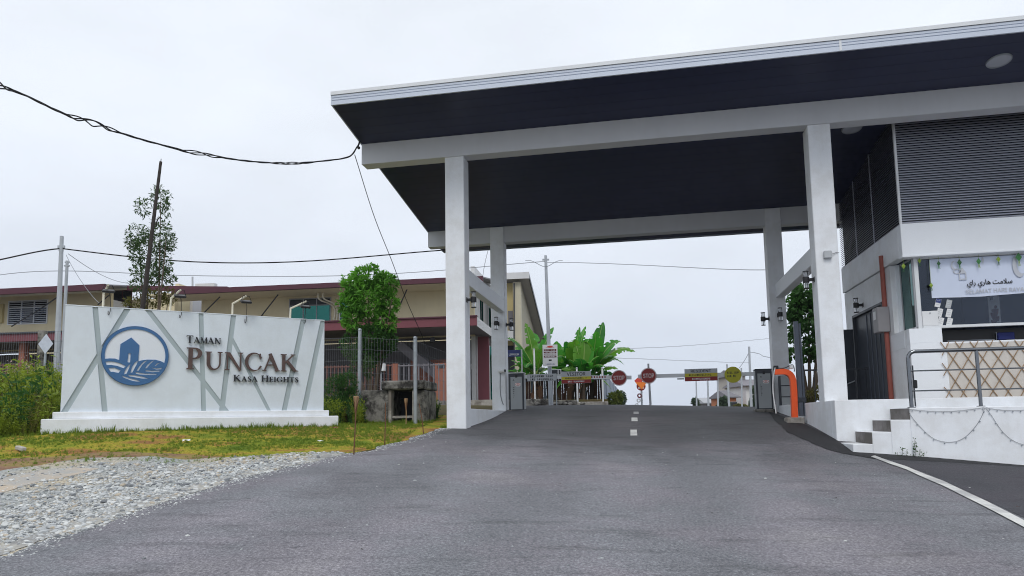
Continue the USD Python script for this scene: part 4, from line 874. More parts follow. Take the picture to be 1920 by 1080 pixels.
b1 = Thing('boom_barrier', 'left boom barrier with a VISITOR board and a red STOP disc at its tip', 'boom barrier', G(*Bp(969, 769)), G.yaw, None)
u0, u1, z0, z1 = cabinet(b1, 954.5, 982, 700, 769, 770, True, 10)
za, zc1, zc2 = Bp(983, 707)[2], Bp(1060, 705)[2], Bp(1182, 710)[2]
def arm(t, ua, ub, z0_, z1_, v):
    P = [(u, y, z + e) for u, z in ((ua, z0_), (ub, z1_)) for y in (v, v + .045) for e in (-.05, .05)]
    return t.part('arm', tf(trimesh.convex.convex_hull(np.array(P)), G), ALU)
a1 = arm(b1, u1 + .0, Bp(1184, 707)[0], Bp(984, 706)[2], Bp(1184, 707.5)[2], VB_ + .08)
b1.part('underside_rail', bx(u1 + .05, Bp(1150, 707)[0], VB_ + .085, VB_ + .12, Bp(1060, 711)[2] - .03, Bp(1060, 711)[2] - .006, 0, G), CAB_DARK, of=a1)
for k in range(6):
    xx = 1108 + k * 5; b1.part('red_stripe', bx(Bp(xx, 705)[0], Bp(xx + 2.2, 705)[0], VB_ + .077, VB_ + .0795, Bp(xx, 707)[2] - .02, Bp(xx, 707)[2] + .03, 0, G), RED, of=a1)
pl0 = [Bp(x, 707)[0] for x in (988, 1043)]; zpl = [Bp(1015, y)[2] for y in (714, 701)]
pb = b1.part('notice_board', bx(pl0[0], pl0[1], VB_ + .05, VB_ + .07, zpl[0], zpl[1], .003, G), SIGNGREY)
for k in (0, 1):
    b1.part('small_print', ext(scribble((pl0[1] - pl0[0]) * .8, .06, 13, 40 + k, -(pl0[1] - pl0[0]) * .4, 0), .002, plane(sum(pl0) / 2, VB_ + .0495, zpl[1] - .09 - k * .085)), BLACK, of=pb)
sign_stack(b1, a1, 1052, 1108, (696, 706, 711.5, 718.5), 'VISITOR', 3)
round_sign(b1, 1160.5, 708.5, .215, RED, 'STOP', SIGNWHITE, .115, 0)
b2 = Thing('boom_barrier', 'right boom barrier with a RESIDENT board, a yellow disc and a red STOP disc', 'boom barrier', G(*Bp(1434, 769)), G.yaw, None)
u0, u1, z0, z1 = cabinet(b2, 1418, 1449, 693, 767, 778, False, 20)
a2 = arm(b2, Bp(1196, 706)[0], u0, Bp(1196, 705.5)[2], Bp(1417, 700.5)[2], VB_ + .08)
b2.part('underside_rail', bx(Bp(1270, 706)[0], Bp(1283, 706)[0], VB_ + .085, VB_ + .12, Bp(1277, 709)[2] - .03, Bp(1277, 709)[2] + .002, 0, G), CAB_DARK, of=a2)
sign_stack(b2, a2, 1284, 1346, (691, 699.5, 706, 714), 'RESIDENT', 13)
round_sign(b2, 1374.5, 702.5, .215, OLIVE, None, None, 0, 60)
round_sign(b2, 1216, 704.5, .215, RED, 'STOP', SIGNWHITE, .115, 0)

# ------------------------------------------------------------------ orange arched post
vo = G.inv(land(1489, 793))[1]
op = lambda px, py: G(*G.on_v(px, py, vo))
post = Thing('orange_post', 'bright orange bent post on a concrete block beside the right barrier', 'arched post', op(1488, 790), G.yaw)
pts = [op(1452, 697.5), op(1468, 697), op(1477, 699), op(1484.5, 707), op(1487, 718), op(1488.5, 740), op(1490, 783)]
pth = smooth_path(pts, 40); w = .085
w = .068; sec = np.array([(-w, -w), (w, -w), (w, w), (-w, w)])
vv = []
for k, p in enumerate(pth):
    t = pth[min(k + 1, 39)] - pth[max(k - 1, 0)]; t /= np.linalg.norm(t); n = np.cross(t, G.V)
    vv += [p + n * a * .88 + G.V * b for a, b in sec]
ff = [[4 * k + i, 4 * k + (i + 1) % 4, 4 * k + 4 + (i + 1) % 4, 4 * k + 4 + i] for k in range(39) for i in range(4)] + [[0, 3, 2, 1], [156, 157, 158, 159]]
post.part('bent_tube', trimesh.Trimesh(*(lambda v, f: (v, np.vstack([f[:, [0, 1, 2]], f[:, [0, 2, 3]]])))(np.array(vv), np.array(ff)), process=False), ORANGE, smooth=35)
bo = G.inv(op(1490, 783)); post.part('concrete_base', bx(bo[0] - .19, bo[0] + .17, vo - .17, vo + .17, bo[2] - .5, bo[2] + .005, .02, G), CONC_PALE)
post.part('reader_head', bx(G.on_v(1450, 690, vo)[0], G.on_v(1459, 690, vo)[0], vo - .06, vo + .06, G.on_v(1450, 692, vo)[2] - .03, G.on_v(1450, 686, vo)[2], .012, G), BLACK)
post.part('reader_head', bx(G.on_v(1480, 686, vo)[0], G.on_v(1487, 686, vo)[0], vo - .05, vo + .05, G.on_v(1480, 692, vo)[2], G.on_v(1480, 685, vo)[2], .012, G), SIGNWHITE)
post.part('cable', tube(smooth_path([op(1452, 690) - G.V * .09, op(1449, 715) - G.V * .02, op(1449.5, 735), op(1452, 755), op(1455, 775)], 20), .013, 5), SIGNWHITE)
post.part('cable', tube(smooth_path([op(1459, 690), op(1468, 690.5), op(1478, 687), op(1486, 684), op(1489, 690), op(1489, 697)], 20), .010, 5), CABLE)

# ------------------------------------------------------------------ wall lamps: up-and-down lanterns, black drum between two glass tubes
def lantern(p, yaw, label):
    t = Thing('wall_lamp', label, 'wall lamp', p, yaw, 'up and down wall lamps of the gate')
    A = axes(p, [math.cos(yaw), math.sin(yaw), 0], [-math.sin(yaw), math.cos(yaw), 0], [0, 0, 1.0])    # -y points away from the wall
    c = trimesh.transformations.translation_matrix((0, -.155, 0))
    t.part('wall_arm', tf(cat(bx(-.055, .055, -.012, 0, -.055, .055, .004), bx(-.028, .028, -.11, -.01, -.03, .03, .004)), A), BLACK)
    t.part('drum', tf(lathe([(0, -.062), (.06, -.06), (.064, -.05), (.064, .05), (.06, .06), (0, .062)], 20), A @ c), BLACK, smooth=40)
    for s in (1, -1):
        g = t.part('glass_tube', tf(lathe([(.046, s * .062), (.046, s * .165)], 18), A @ c), GLASS_CLEAR, smooth=40)
        t.part('cap_plate', tf(lathe([(0, s * .164), (.058, s * .164), (.058, s * .178), (0, s * .178)], 18), A @ c), BLACK, of=g)
        t.part('inner_tube', tf(lathe([(.014, s * .06), (.014, s * .165)], 8), A @ c), SIGNGREY, of=g)
    return t
yl, yr, yf = G.yaw + math.pi / 2, G.yaw - math.pi / 2, G.yaw
P = G.on_u(870, 559, -3.74); L1 = lantern(G(-3.74, 14.5 + .16, P[2]), yl, 'wall lamp on the inner side of the left front column')
cu = -4.236 + .2; P = G.on_v(932.5, 607.5, 19.385)
def lamp_copy(p, yaw, label): L1.copy(label, p, yaw)
lamp_copy(G(P[0], 19.385, P[2]), yf, 'wall lamp on the front of the left back column, facing the road')
P = G.on_u(951, 610, -3.83); lamp_copy(G(-3.832, 19.58, P[2]), yl, 'wall lamp on the inner side of the left back column')
P = G.on_v(1461, 591, 19.385); lamp_copy(G(P[0], 19.385, P[2]), yf, 'wall lamp on the front of the right back column')
P = G.on_u(1443, 597, 3.384); lamp_copy(G(3.384, 19.6, P[2]), yr, 'wall lamp on the inner side of the right back column, over the barrier')
P = G.on_u(1528, 523, 3.443); lamp_copy(G(3.443, 14.72, P[2]), yr, 'wall lamp on the inner side of the tall right front column')
P = G.on_u(1618, 572, UG); lamp_copy(G(UG, P[1], P[2]), yr, 'wall lamp on the guardhouse wall beside the dark door')

# ------------------------------------------------------------------ camera, street sign on the left back column
P = G.on_v(941, 696, 19.385)
cc = Thing('security_camera', 'white bullet security camera with its hanging cable on the left back column', 'security camera', G(*P), G.yaw)
cyl = trimesh.creation.cylinder(radius=.055, height=.19, sections=18)
cc.part('body', tf(cyl, G.M @ trimesh.transformations.translation_matrix((P[0] + .02, 19.29, P[2])) @ trimesh.transformations.rotation_matrix(math.pi / 2, (.35, 1, 0))), SIGNWHITE, smooth=40)
cc.part('lens', tf(trimesh.creation.cylinder(radius=.042, height=.02, sections=16), G.M @ trimesh.transformations.translation_matrix((P[0] + .115, 19.258, P[2])) @ trimesh.transformations.rotation_matrix(math.pi / 2, (.35, 1, 0))), BLACK, smooth=40)
cc.part('mount', bx(P[0] - .09, P[0] - .02, 19.29, 19.385, P[2] - .035, P[2] + .035, .01, G), SIGNWHITE)
cc.part('cable', tube(smooth_path([G(P[0] - .05, 19.375, P[2] - .03), G(P[0] - .055, 19.376, P[2] - .4), G(P[0] - .04, 19.374, P[2] - .7), G(P[0] + .03, 19.376, P[2] - .95)], 24), .010, 5), CABLE_GREY)
# ------------------------------------------------------------------ things in and on the guardhouse window
vi = VG + .20                                              # just behind the glass
ip = lambda px, py, v=vi: G.on_v(px, py, v)
bn = Thing('festive_banner', 'white cloth banner with Jawi lettering hung inside the guardhouse window', 'banner', G(*ip(1840, 560)), G.yaw)
vi = VG + .105
q = [ip(*p, vi)[[0, 2]] for p in ((1742, 490), (1745, 559), (1748, 559.5), (1840, 556), (1926, 549), (2010, 545), (2010, 470))]
bu = np.linspace(q[0][0], q[-1][0], 40); bz = np.linspace(0, 1, 10)
lo = np.interp(bu, [q[1][0], q[3][0], q[4][0], q[5][0]], [q[1][1], q[3][1], q[4][1], q[5][1]])
v_ = np.array([G(u, vi + .006 * math.sin(u * 7) + .005 * math.sin(u * 2.3 + z * 3), b + (Z_HEAD - .06 - b) * z) for u, b in zip(bu, lo) for z in bz])
f_ = np.array([[i * 10 + j, (i + 1) * 10 + j, (i + 1) * 10 + j + 1, i * 10 + j + 1] for i in range(39) for j in range(9)])
bn.part('cloth', trimesh.Trimesh(v_, np.vstack([f_[:, [0, 1, 2]], f_[:, [0, 2, 3]]]), process=False), paint('banner_cloth', (.60, .66, .80), .8, .03, 3.0), smooth=True)
ARABIC = [[[(660,61),(667,68),(701,31),(702,53),(700,87),(710,87),(712,26),(715,12),(721,10),(737,11),(741,16),(745,33),(748,33),(754,31),(752,13),(757,10),(767,10),(773,15),(777,34),(781,34),(786,33),(784,13),(789,10),(800,10),(806,16),(806,24),(799,45),(808,49),(815,31),(815,13),(808,3),(800,0),(785,1),(779,6),(772,1),(756,0),(749,3),(746,7),(735,0),(718,0),(709,3),(703,14),(698,8),(688,2),(679,0),(661,1),(662,11),(682,11),(696,20),(679,43)]],[[(464,29),(467,41),(475,40),(475,17),(482,11),(496,8),(522,8),(543,12),(561,20),(570,29),(578,25),(576,20),(577,13),(585,10),(596,10),(603,15),(617,40),(625,44),(632,44),(644,35),(648,25),(648,15),(644,6),(635,1),(621,2),(608,7),(598,0),(584,0),(573,3),(566,12),(553,5),(535,0),(496,-2),(483,0),(472,5),(465,14)],[(614,17),(625,11),(633,11),(639,16),(639,22),(632,33),(626,34),(619,29)]],[[(521,57),(523,60),(529,61),(532,59),(533,53),(531,50),(525,49),(522,51)]],[[(505,57),(507,60),(513,61),(516,59),(517,53),(515,50),(509,49),(506,51)]],[[(337,16),(335,87),(345,87),(347,19),(351,11),(377,11),(370,25),(370,35),(373,42),(382,49),(378,55),(384,61),(406,44),(420,29),(424,20),(424,11),(421,5),(412,0),(396,1),(387,5),(369,0),(353,0),(344,3),(340,7)],[(398,12),(410,10),(414,12),(414,19),(408,28)],[(379,33),(384,18),(389,16),(397,28),(395,38),(390,41),(382,39)]],[[(282,-26),(279,-17),(296,-10),(305,-1),(309,10),(309,18),(301,38),(310,41),(318,20),(318,8),(312,-7),(301,-18),(286,-26)]],[[(195,7),(201,22),(208,19),(205,-3),(212,-13),(224,-17),(239,-17),(251,-14),(264,-4),(265,1),(240,15),(237,21),(238,30),(243,39),(256,49),(271,51),(280,47),(277,39),(270,41),(260,40),(253,36),(247,28),(247,23),(251,19),(271,11),(276,5),(276,-1),(271,-11),(252,-24),(239,-27),(223,-27),(207,-22),(196,-9)]],[[(237,-46),(238,-40),(241,-38),(247,-39),(249,-42),(248,-48),(245,-50),(239,-49)]],[[(220,-42),(222,-39),(228,-38),(231,-40),(232,-46),(230,-49),(224,-50),(221,-48)]],[[(116,-26),(113,-17),(130,-10),(139,-1),(143,10),(143,18),(135,38),(144,41),(152,20),(152,8),(146,-7),(135,-18),(120,-26)]],[[(98,1),(96,87),(105,87),(108,1)]],[[(0,-5),(0,7),(6,22),(13,19),(10,-3),(17,-13),(29,-17),(44,-17),(62,-11),(69,-4),(70,2),(45,15),(42,21),(43,30),(48,39),(61,49),(76,51),(85,47),(82,39),(75,41),(65,40),(58,36),(52,27),(52,23),(56,19),(76,11),(81,5),(78,-8),(67,-19),(44,-27),(22,-26),(9,-20),(4,-15)]],[[(42,-42),(44,-39),(50,-38),(53,-40),(54,-46),(52,-49),(46,-50),(43,-48)]],[[(25,-42),(27,-39),(33,-38),(36,-40),(37,-46),(35,-49),(29,-50),(26,-48)]]]
ap0, ap1 = ip(1813, 535, vi)[[0, 2]], ip(1897, 524, vi)[[0, 2]]
ks = (ap1[0] - ap0[0]) / 816.0
mk = lambda s, c0_, r: axes(G(c0_[0], vi - .0155, c0_[1]), G.U * math.cos(r) + np.array([0, 0, math.sin(r)]), np.array([0, 0, 1.0]) * math.cos(r) - G.U * math.sin(r), -G.V)
for g in ARABIC:
    p = affinity.scale(Polygon(g[0], g[1:]).buffer(2), ks, ks * 1.15, origin=(0, 0))
    bn.part('lettering', ext(p, .002, mk(ks, ap0, -.0)), BLACK)
tq = meshkit.text_mesh('SELAMAT HARI RAYA', .075, .002, True); b = tq.bounds; tq.apply_scale([(ip(1915, 545)[0] - ip(1806, 545)[0]) / (b[1][0] - b[0][0]), 1, 1])
bn.part('faint_lettering', tf(tq, axes(G(ip(1806, 552)[0], vi - .0150, ip(1806, 552)[2]), G.U, np.array([0, 0, 1.0]), -G.V)), paint('faint_print', (.50, .52, .57), .8, .02))
for (x, y, sx, sy, k) in ((1785, 500, 6, 9, 0), (1800, 515, 6, 12, 1), (1838, 490, 4, 8, 2), (1905, 500, 10, 22, 3), (1790, 511, 7, 5, 4)):
    c = ip(x, y); c2 = ip(x + sx, y - sy); dx, dz = c2[0] - c[0], c2[2] - c[2]
    sh = [ell(0, 0, dx, dz).difference(ell(dx * .3, dz * .1, dx * .8, dz * .8)), unary_union([sbox(-dx, -dz, dx, dz * .2).difference(sbox(-dx * .7, -dz * .8, dx * .7, 0)), Polygon([(-dx, .2 * dz), (dx, .2 * dz), (0, dz)])]), Polygon([(0, dz), (dx * .5, 0), (0, -dz), (-dx * .5, 0)]), ell(0, 0, dx, dz).difference(ell(dx * .45, dz * .15, dx * .8, dz * .85)), ell(0, 0, dx, dz).difference(ell(0, 0, dx * .7, dz * .7))][k]
    bn.part('faint_motif', ext(sh, .002, axes(G(c[0], vi - .0150, c[2]), G.U, np.array([0, 0, 1.0]), -G.V)), L + 'faint_print')
# hanging woven ornaments
GREENS = [paint('ornament_green', (.06, .22, .07), .6, .2, 30), paint('ornament_dark_green', (.04, .12, .05), .6, .2, 30), paint('ornament_lime', (.25, .36, .05), .6, .2, 30)]
vh = VG + .040; vi = VG + .20
def ornament(px, py, k, label, s=1.0, v=vh):
    p = G.on_v(px, py, v); top = G(p[0], v, Z_HEAD - .026); c = G(*p)
    t = Thing('woven_ornament', label, 'hanging ornament', c, G.yaw, None)
    t.part('string', rod(top, c + [0, 0, .03], .003, 4), GREENS[2])
    m = trimesh.creation.icosphere(1, 1.0); m.apply_scale([.040 * s, .022 * s, .062 * s]); 
    t.part('diamond_body', tf(trimesh.convex.convex_hull(np.array([(0, 0, .07 * s), (0, 0, -.07 * s), (.045 * s, 0, 0), (-.045 * s, 0, 0), (0, .022 * s, 0), (0, -.022 * s, 0)])), axes(c, G.U, G.V, np.array([0, 0, 1.0]))), GREENS[k])
    for a in (-.02, 0, .02): t.part('streamer', rod(c + [a * .3, 0, -.06 * s], c + G.U * a + [0, 0, -.14 * s], .004, 4), GREENS[(k + 2) % 3])
for n, (px, py, k, s, lab) in enumerate(((1694, 499, 2, .9, 'lime woven ornament hanging at the corner before the side window'), (1724, 489, 2, .8, 'lime woven ornament hanging by the corner post of the window'), (1760, 494, 1, .8, 'dark green woven ornament over the left edge of the banner'),
        (1799, 492, 1, 1.0, 'green woven ornament hanging left of the banner middle'), (1835, 490, 0, 1.0, 'green woven ornament hanging over the Jawi lettering'), (1872, 486, 2, .9, 'lime woven ornament right of the Jawi lettering'), (1910, 482, 0, 1.3, 'biggest bright green woven ornament, at the right end of the window'))):
    ornament(px, py, k, lab, s)
ornament(1746, 535, 2, 'lime woven ornament on a long string down the left edge of the banner', .8, VG + .05)
# board and notes stuck to the glass
wb = Thing('white_board', 'white panel standing in the lower left corner of the guardhouse window', 'panel', G(*ip(1740, 615)), G.yaw)
a, b = ip(1727, 616), ip(1754, 584)
wb.part('board', bx(a[0], b[0], VG + .085, VG + .105, Z_SILL + .06, b[2], .004, G), SIGNWHITE); wb.part('clip', bx((a[0] + b[0]) / 2 - .015, (a[0] + b[0]) / 2 + .015, VG + .075, VG + .084, b[2] - .06, b[2] - .03, .003, G), SIGNGREY)
notes = [((1759, 568), 'purple topped note highest on the left of the window notes', SIGNBLUE), ((1779, 570), 'grey note highest on the right of the window notes', SIGNGREY), ((1762, 586), 'white note in the middle row on the left of the window notes', None), ((1779.5, 587), 'white note in the middle row on the right of the window notes', None), ((1764, 603), 'white note lowest on the left of the window notes', None), ((1780.5, 604), 'white note lowest on the right of the window notes', None)]
for n, ((px, py), lab, m) in enumerate(notes):
    c = ip(px, py, VG + .112); r = -.28
    M = axes(G(c[0], VG + .118, c[2]), G.U * math.cos(r) + np.array([0, 0, math.sin(r)]), np.array([0, 0, 1.0]) * math.cos(r) - G.U * math.sin(r), -G.V)
    t = Thing('paper_note', lab, 'note', G(c[0], VG + .118, c[2]), G.yaw)
    t.part('sheet', ext(sbox(-.05, -.085, .05, .085), .003, M), SIGNWHITE if m is None or n == 0 else SIGNGREY)
    if n == 0: t.part('coloured_top', ext(sbox(-.048, .0, .048, .083), .001, axes(M[:3, 3] - G.V * .0035, M[:3, 0], M[:3, 1], M[:3, 2])), SIGNBLUE)
    for k in range(3): t.part('print', ext(scribble(.07, .012, 7, n * 5 + k, -.035, .045 - k * .04), .001, axes(M[:3, 3] - G.V * .0048, M[:3, 0], M[:3, 1], M[:3, 2])), SIGNGREY if n != 1 else SIGNWHITE)
# poster on the inner partition, a cupboard and a blue chair back behind the slot
c = ip(1866, 583, VG + 2.2)
po = Thing('wall_poster', 'tall pale poster with dark figures on the inner wall of the guardhouse', 'poster', G(*c), G.yaw)
w = abs(ip(1877, 583, VG + 2.2)[0] - c[0]); h = abs(ip(1866, 555, VG + 2.2)[2] - c[2])
po.part('sheet', bx(c[0] - w, c[0] + w, VG + 2.235, VG + 2.245, c[2] - h, c[2] + h, 0, G), SIGNWHITE)
for k in range(4):
    po.part('printed_figure', ext(unary_union([ell(0, .06, .03, .04), Polygon([(-.06, .02), (.06, .02), (.04, -.1), (-.04, -.1)])]), .002, axes(G(c[0] + .03 * (-1) ** k, VG + 2.234, c[2] + h * .1 - k * h * .25), G.U, np.array([0, 0, 1.0]), -G.V)), MAROONTXT)
po.part('printed_bar', bx(c[0] - w * .6, c[0] - w * .1, VG + 2.231, VG + 2.2345, c[2] + h * .75, c[2] + h * .95, 0, G), BLACK)
cb = Thing('office_cupboard', 'dark blue grey cupboard standing inside the guardhouse', 'cupboard', G(UG + 1.0, VG + 2.6, ZP), G.yaw)
cb.part('body', bx(UG + .45, UG + 1.9, VG + 2.7, VG + 3.2, ZP, Z_HEAD - .45, .01, G), paint('cupboard_blue', (.035, .045, .075), .5, .06))
for k in (0, 1): cb.part('door', bx(UG + .47 + k * .72, UG + 1.17 + k * .72, VG + 2.68, VG + 2.697, ZP + .05, Z_HEAD - .48, .004, G), paint('cupboard_door_blue', (.05, .062, .10), .45, .06))
ch = Thing('blue_chair', 'blue chair back seen through the dark serving slot', 'chair', G(*ip(1885, 630, VG + .8)), G.yaw)
c = ip(1887, 628, VG + .30)
ch.part('backrest', bx(c[0] - .17, c[0] + .14, VG + .27, VG + .31, zs0 + .03, zs1 - .01, .015, G), paint('chair_blue', (.02, .03, .16), .7, .1))
ch.part('frame', rod(G(c[0] - .2, VG + .26, zs0 + .01), G(c[0] - .2, VG + .26, zs1), .008, 6), STEEL)
# ------------------------------------------------------------------ foliage
def leaf_cards(c, size, rng, asp=.42, up=.35, fold=.25, outward=None):
    """Small folded leaves (two triangles each) at the points c."""
    n = len(c); d = rng.normal(size=(n, 3)); 
    if outward is not None: d = d * .8 + outward
    d[:, 2] -= .15; d /= np.linalg.norm(d, axis=1, keepdims=True)
    nn = rng.normal(size=(n, 3)); nn[:, 2] += up * 3; s = np.cross(d, nn); s /= np.linalg.norm(s, axis=1, keepdims=True) + 1e-9
    nn = np.cross(s, d); L_ = (size * rng.uniform(.65, 1.3, n))[:, None]; w = L_ * asp * .5
    v = np.stack([c - d * L_ * .5, c + s * w + nn * w * fold, c + d * L_ * .5 - nn * w * .4, c - s * w + nn * w * fold], 1).reshape(-1, 3)
    k = np.arange(n)[:, None] * 4
    return v, np.vstack([k + [0, 1, 2], k + [0, 2, 3]])
def clump_points(balls, n, rng, shell=.55):
    """Points in a set of balls (x, y, z, rx, ry, rz), thicker towards the outside, in sub-clumps with gaps."""
    B = np.array(balls, float); wts = np.prod(B[:, 3:], 1) ** (2 / 3); pick = rng.choice(len(B), n, p=wts / wts.sum())
    d = rng.normal(size=(n, 3)); d /= np.linalg.norm(d, axis=1, keepdims=True); r = rng.uniform(shell ** 3, 1, n) ** (1 / 3) * rng.uniform(.88, 1.12, n)
    return B[pick, :3] + d * r[:, None] * B[pick, 3:], d
def crown(balls, n, size, seed, asp=.42, thin=.0, sub=.33, up=.35):
    rng = np.random.default_rng(seed)
    p, d = clump_points(balls, int(n * 1.7), rng)
    sc = np.mean(np.array(balls)[:, 3:])
    keep = meshkit.fbm(p / (sc * sub) + 7 * seed, 2, seed) > .40 + thin
    p, d = p[keep][:n], d[keep][:n]
    v, f = leaf_cards(p, size, rng, asp, up, outward=d)
    return trimesh.Trimesh(v, f, process=False)
def limb_tree(base, tips, r0, seed):
    rng = np.random.default_rng(seed); ms = []
    for t in tips:
        t = np.asarray(t, float); k = np.linspace(0, 1, 9)[:, None]; p = base + (t - base) * k
        p[:, :2] += (np.sin(k * 2.6) * (1 - k)) * rng.normal(0, .10, 2) * np.linalg.norm(t - base) * .25
        ms.append(tube(p, r0 * (1 - .86 * k[:, 0]), 7))
    return cat(*ms)
LEAF_MID = leafy('leaf_mid_green', [(0, (.018, .06, .012)), (.5, (.045, .13, .02)), (1, (.10, .22, .03))])
LEAF_BRIGHT = leafy('leaf_bright_green', [(0, (.03, .12, .012)), (.4, (.14, .38, .03)), (1, (.42, .66, .09))])
LEAF_OLIVE = leafy('leaf_olive', [(0, (.03, .06, .022)), (.5, (.085, .145, .05)), (1, (.21, .28, .11))])
LEAF_YELLOW = leafy('leaf_yellowing', [(0, (.06, .07, .015)), (.5, (.16, .14, .03)), (1, (.26, .17, .05))])
LEAF_WEED = leafy('weed_leaf', [(0, (.06, .10, .012)), (.3, (.23, .30, .024)), (.6, (.50, .50, .055)), (1, (.66, .52, .12))])
LEAF_BANANA = leafy('banana_leaf', [(0, (.03, .17, .015)), (.5, (.075, .36, .03)), (1, (.19, .56, .05))], .45, .36)
LEAF_BANANA2 = leafy('banana_leaf_yellow', [(0, (.06, .18, .015)), (.5, (.14, .36, .03)), (1, (.28, .54, .06))], .45, .36)
LEAF_BANANA3 = leafy('banana_leaf_dark', [(0, (.015, .10, .012)), (.5, (.04, .22, .025)), (1, (.09, .36, .04))], .4, .33)
LEAF_DRY = leafy('dry_leaf', [(0, (.06, .03, .018)), (.5, (.12, .065, .035)), (1, (.19, .12, .06))], .2, .8)
LEAF_FAR = leafy('far_leaf', [(0, (.035, .06, .035)), (.5, (.06, .10, .05)), (1, (.10, .15, .07))])
GRASSM = leafy('grass_blade', [(0, (.09, .16, .014)), (.5, (.19, .26, .024)), (.8, (.32, .30, .04)), (1, (.38, .22, .06))], .35, .6)

def ball(px, py, Y, rx, ry=None, depth=None):
    p = at(px, py, Y); k = Y / FPX; ry = ry or rx
    return (*p, rx * k, (depth or rx) * k, ry * k)
# slender sparse tree behind the wall
Y = 17.2; tb = at(286, 760, Y); tb[2] = float(ground(tb[0], tb[1])) - .1
t = Thing('slender_tree', 'tall slender tree with sparse small leaves behind the leaning dark pole', 'tree', tb)
tips = [at(302, 360, Y), at(258, 425, Y + .3), at(312, 440, Y - .3), at(280, 470, Y), at(262, 545, Y - .4), at(318, 540, Y + .4)]
t.part('trunk', limb_tree(tb, tips, .045, 3), BARK, smooth=50)
t.part('crown', crown([ball(301, 372, Y, 19, 28), ball(268, 388, Y, 16, 22), ball(312, 392, Y, 11, 22), ball(258, 440, Y, 22, 22), ball(300, 445, Y, 27, 37), ball(280, 470, Y, 33, 38), ball(312, 488, Y, 14, 28), ball(255, 478, Y, 15, 18), ball(262, 535, Y, 22, 18), ball(305, 520, Y, 24, 22), ball(282, 510, Y, 37, 20), ball(248, 455, Y, 14, 15), ball(318, 455, Y, 14, 22)], 3600, .105, 5, .30, .085, .26), LEAF_OLIVE)
t.part('lower_crown', crown([ball(255, 568, Y, 22, 14), ball(285, 560, Y, 26, 20), ball(318, 555, Y, 12, 20)], 900, .10, 6, .3, .08, .26), LEAF_YELLOW)
# round dense tree
Y = 20.5; tb = at(700, 745, Y); tb[2] = float(ground(tb[0], tb[1])) - .1
t = Thing('dense_tree', 'dense bright green round tree in front of the house with the teal window', 'tree', tb)
t.part('trunk', limb_tree(tb, [at(690, 520, Y), at(650, 560, Y + .4), at(735, 560, Y - .3), at(655, 640, Y), at(725, 640, Y)], .07, 4), BARK, smooth=50)
t.part('crown', crown([ball(692, 520, Y, 32, 26), ball(665, 535, Y, 28, 26), ball(724, 532, Y, 24, 24), ball(655, 570, Y, 24, 26), ball(692, 560, Y, 42, 40), ball(730, 572, Y, 20, 30), ball(665, 600, Y, 26, 26), ball(720, 605, Y, 26, 28)], 6000, .18, 8, .28, .085, .30), LEAF_BRIGHT)
t.part('lower_crown', crown([ball(700, 635, Y, 40, 30), ball(690, 665, Y, 34, 24), ball(648, 645, Y, 12, 20), ball(725, 640, Y, 22, 24)], 3600, .13, 9, .34, .05, .36), LEAF_MID)
# tree seen between the right columns
Y = 23.0; tb = at(1519, 755, Y); tb[2] = float(ground(tb[0], tb[1])) - .1
t = Thing('broadleaf_tree', 'broad leaved tree behind the grey gate post between the right columns', 'tree', tb)
t.part('trunk', limb_tree(tb, [at(1515, 560, Y), at(1490, 590, Y + .3), at(1535, 570, Y - .3), at(1488, 650, Y), at(1545, 640, Y)], .075, 5), BARK, smooth=50)
t.part('crown', crown([ball(1510, 555, Y, 32, 26), ball(1490, 580, Y, 22, 26), ball(1535, 565, Y, 28, 30), ball(1515, 600, Y, 36, 30), ball(1490, 630, Y, 14, 18), ball(1530, 650, Y, 26, 26), ball(1515, 665, Y, 24, 16), ball(1486, 665, Y, 12, 16)], 2300, .19, 11, .62, .04, .4), LEAF_MID)
# shrubs
def shrub(name, label, balls, n, size, seed, m, asp=.42, category='shrub'):
    B = np.array(balls); c = B[:, :3].mean(0); b = np.array([c[0], c[1], float(ground(c[0], c[1])) - .05])
    t = Thing(name, label, category, b)
    t.part('stems', limb_tree(b, [x[:3] for x in B], .018, seed), BARK)
    t.part('foliage', crown(balls, n, size, seed, asp, .01, .4), m)
shrub('leafy_shrub', 'dark green feathery shrub between the name wall and the concrete sump', [ball(630, 735, 17.3, 24, 34), ball(650, 720, 17.6, 22, 24), ball(635, 765, 17.2, 26, 26), ball(660, 755, 17.5, 18, 30)], 4200, .10, 12, LEAF_MID, .2)
shrub('dry_shrub', 'brownish undergrowth at the foot of the feathery shrub by the name wall', [ball(635, 780, 16.9, 22, 16), ball(655, 785, 17.0, 18, 14)], 900, .09, 13, LEAF_DRY, .2)
shrub('thin_shrub', 'thin olive shrub growing up the fence post left of the sump', [ball(662, 690, 18.6, 8, 16), ball(690, 690, 18.8, 12, 22), ball(655, 660, 19, 14, 16)], 520, .09, 14, LEAF_OLIVE)
shrub('verge_shrub', 'brown and green shrub under the tree between the right columns', [ball(1522, 742, 20, 14, 12), ball(1535, 735, 20.3, 12, 14), ball(1508, 748, 20, 10, 8)], 500, .10, 15, LEAF_YELLOW)
shrub('croton_hedge', 'orange and green hedge at the end of the banana bed', [ball(1148, 750, 27, 10, 14), ball(1158, 748, 27.5, 10, 16)], 900, .13, 16, leafy('croton_leaf', [(0, (.04, .10, .015)), (.45, (.16, .17, .03)), (.7, (.36, .17, .04)), (1, (.45, .22, .08))]))
shrub('dark_shrub', 'dark green shrub behind the orange hedge beyond the gate', [ball(1166, 748, 34, 8, 15)], 420, .16, 17, LEAF_FAR)
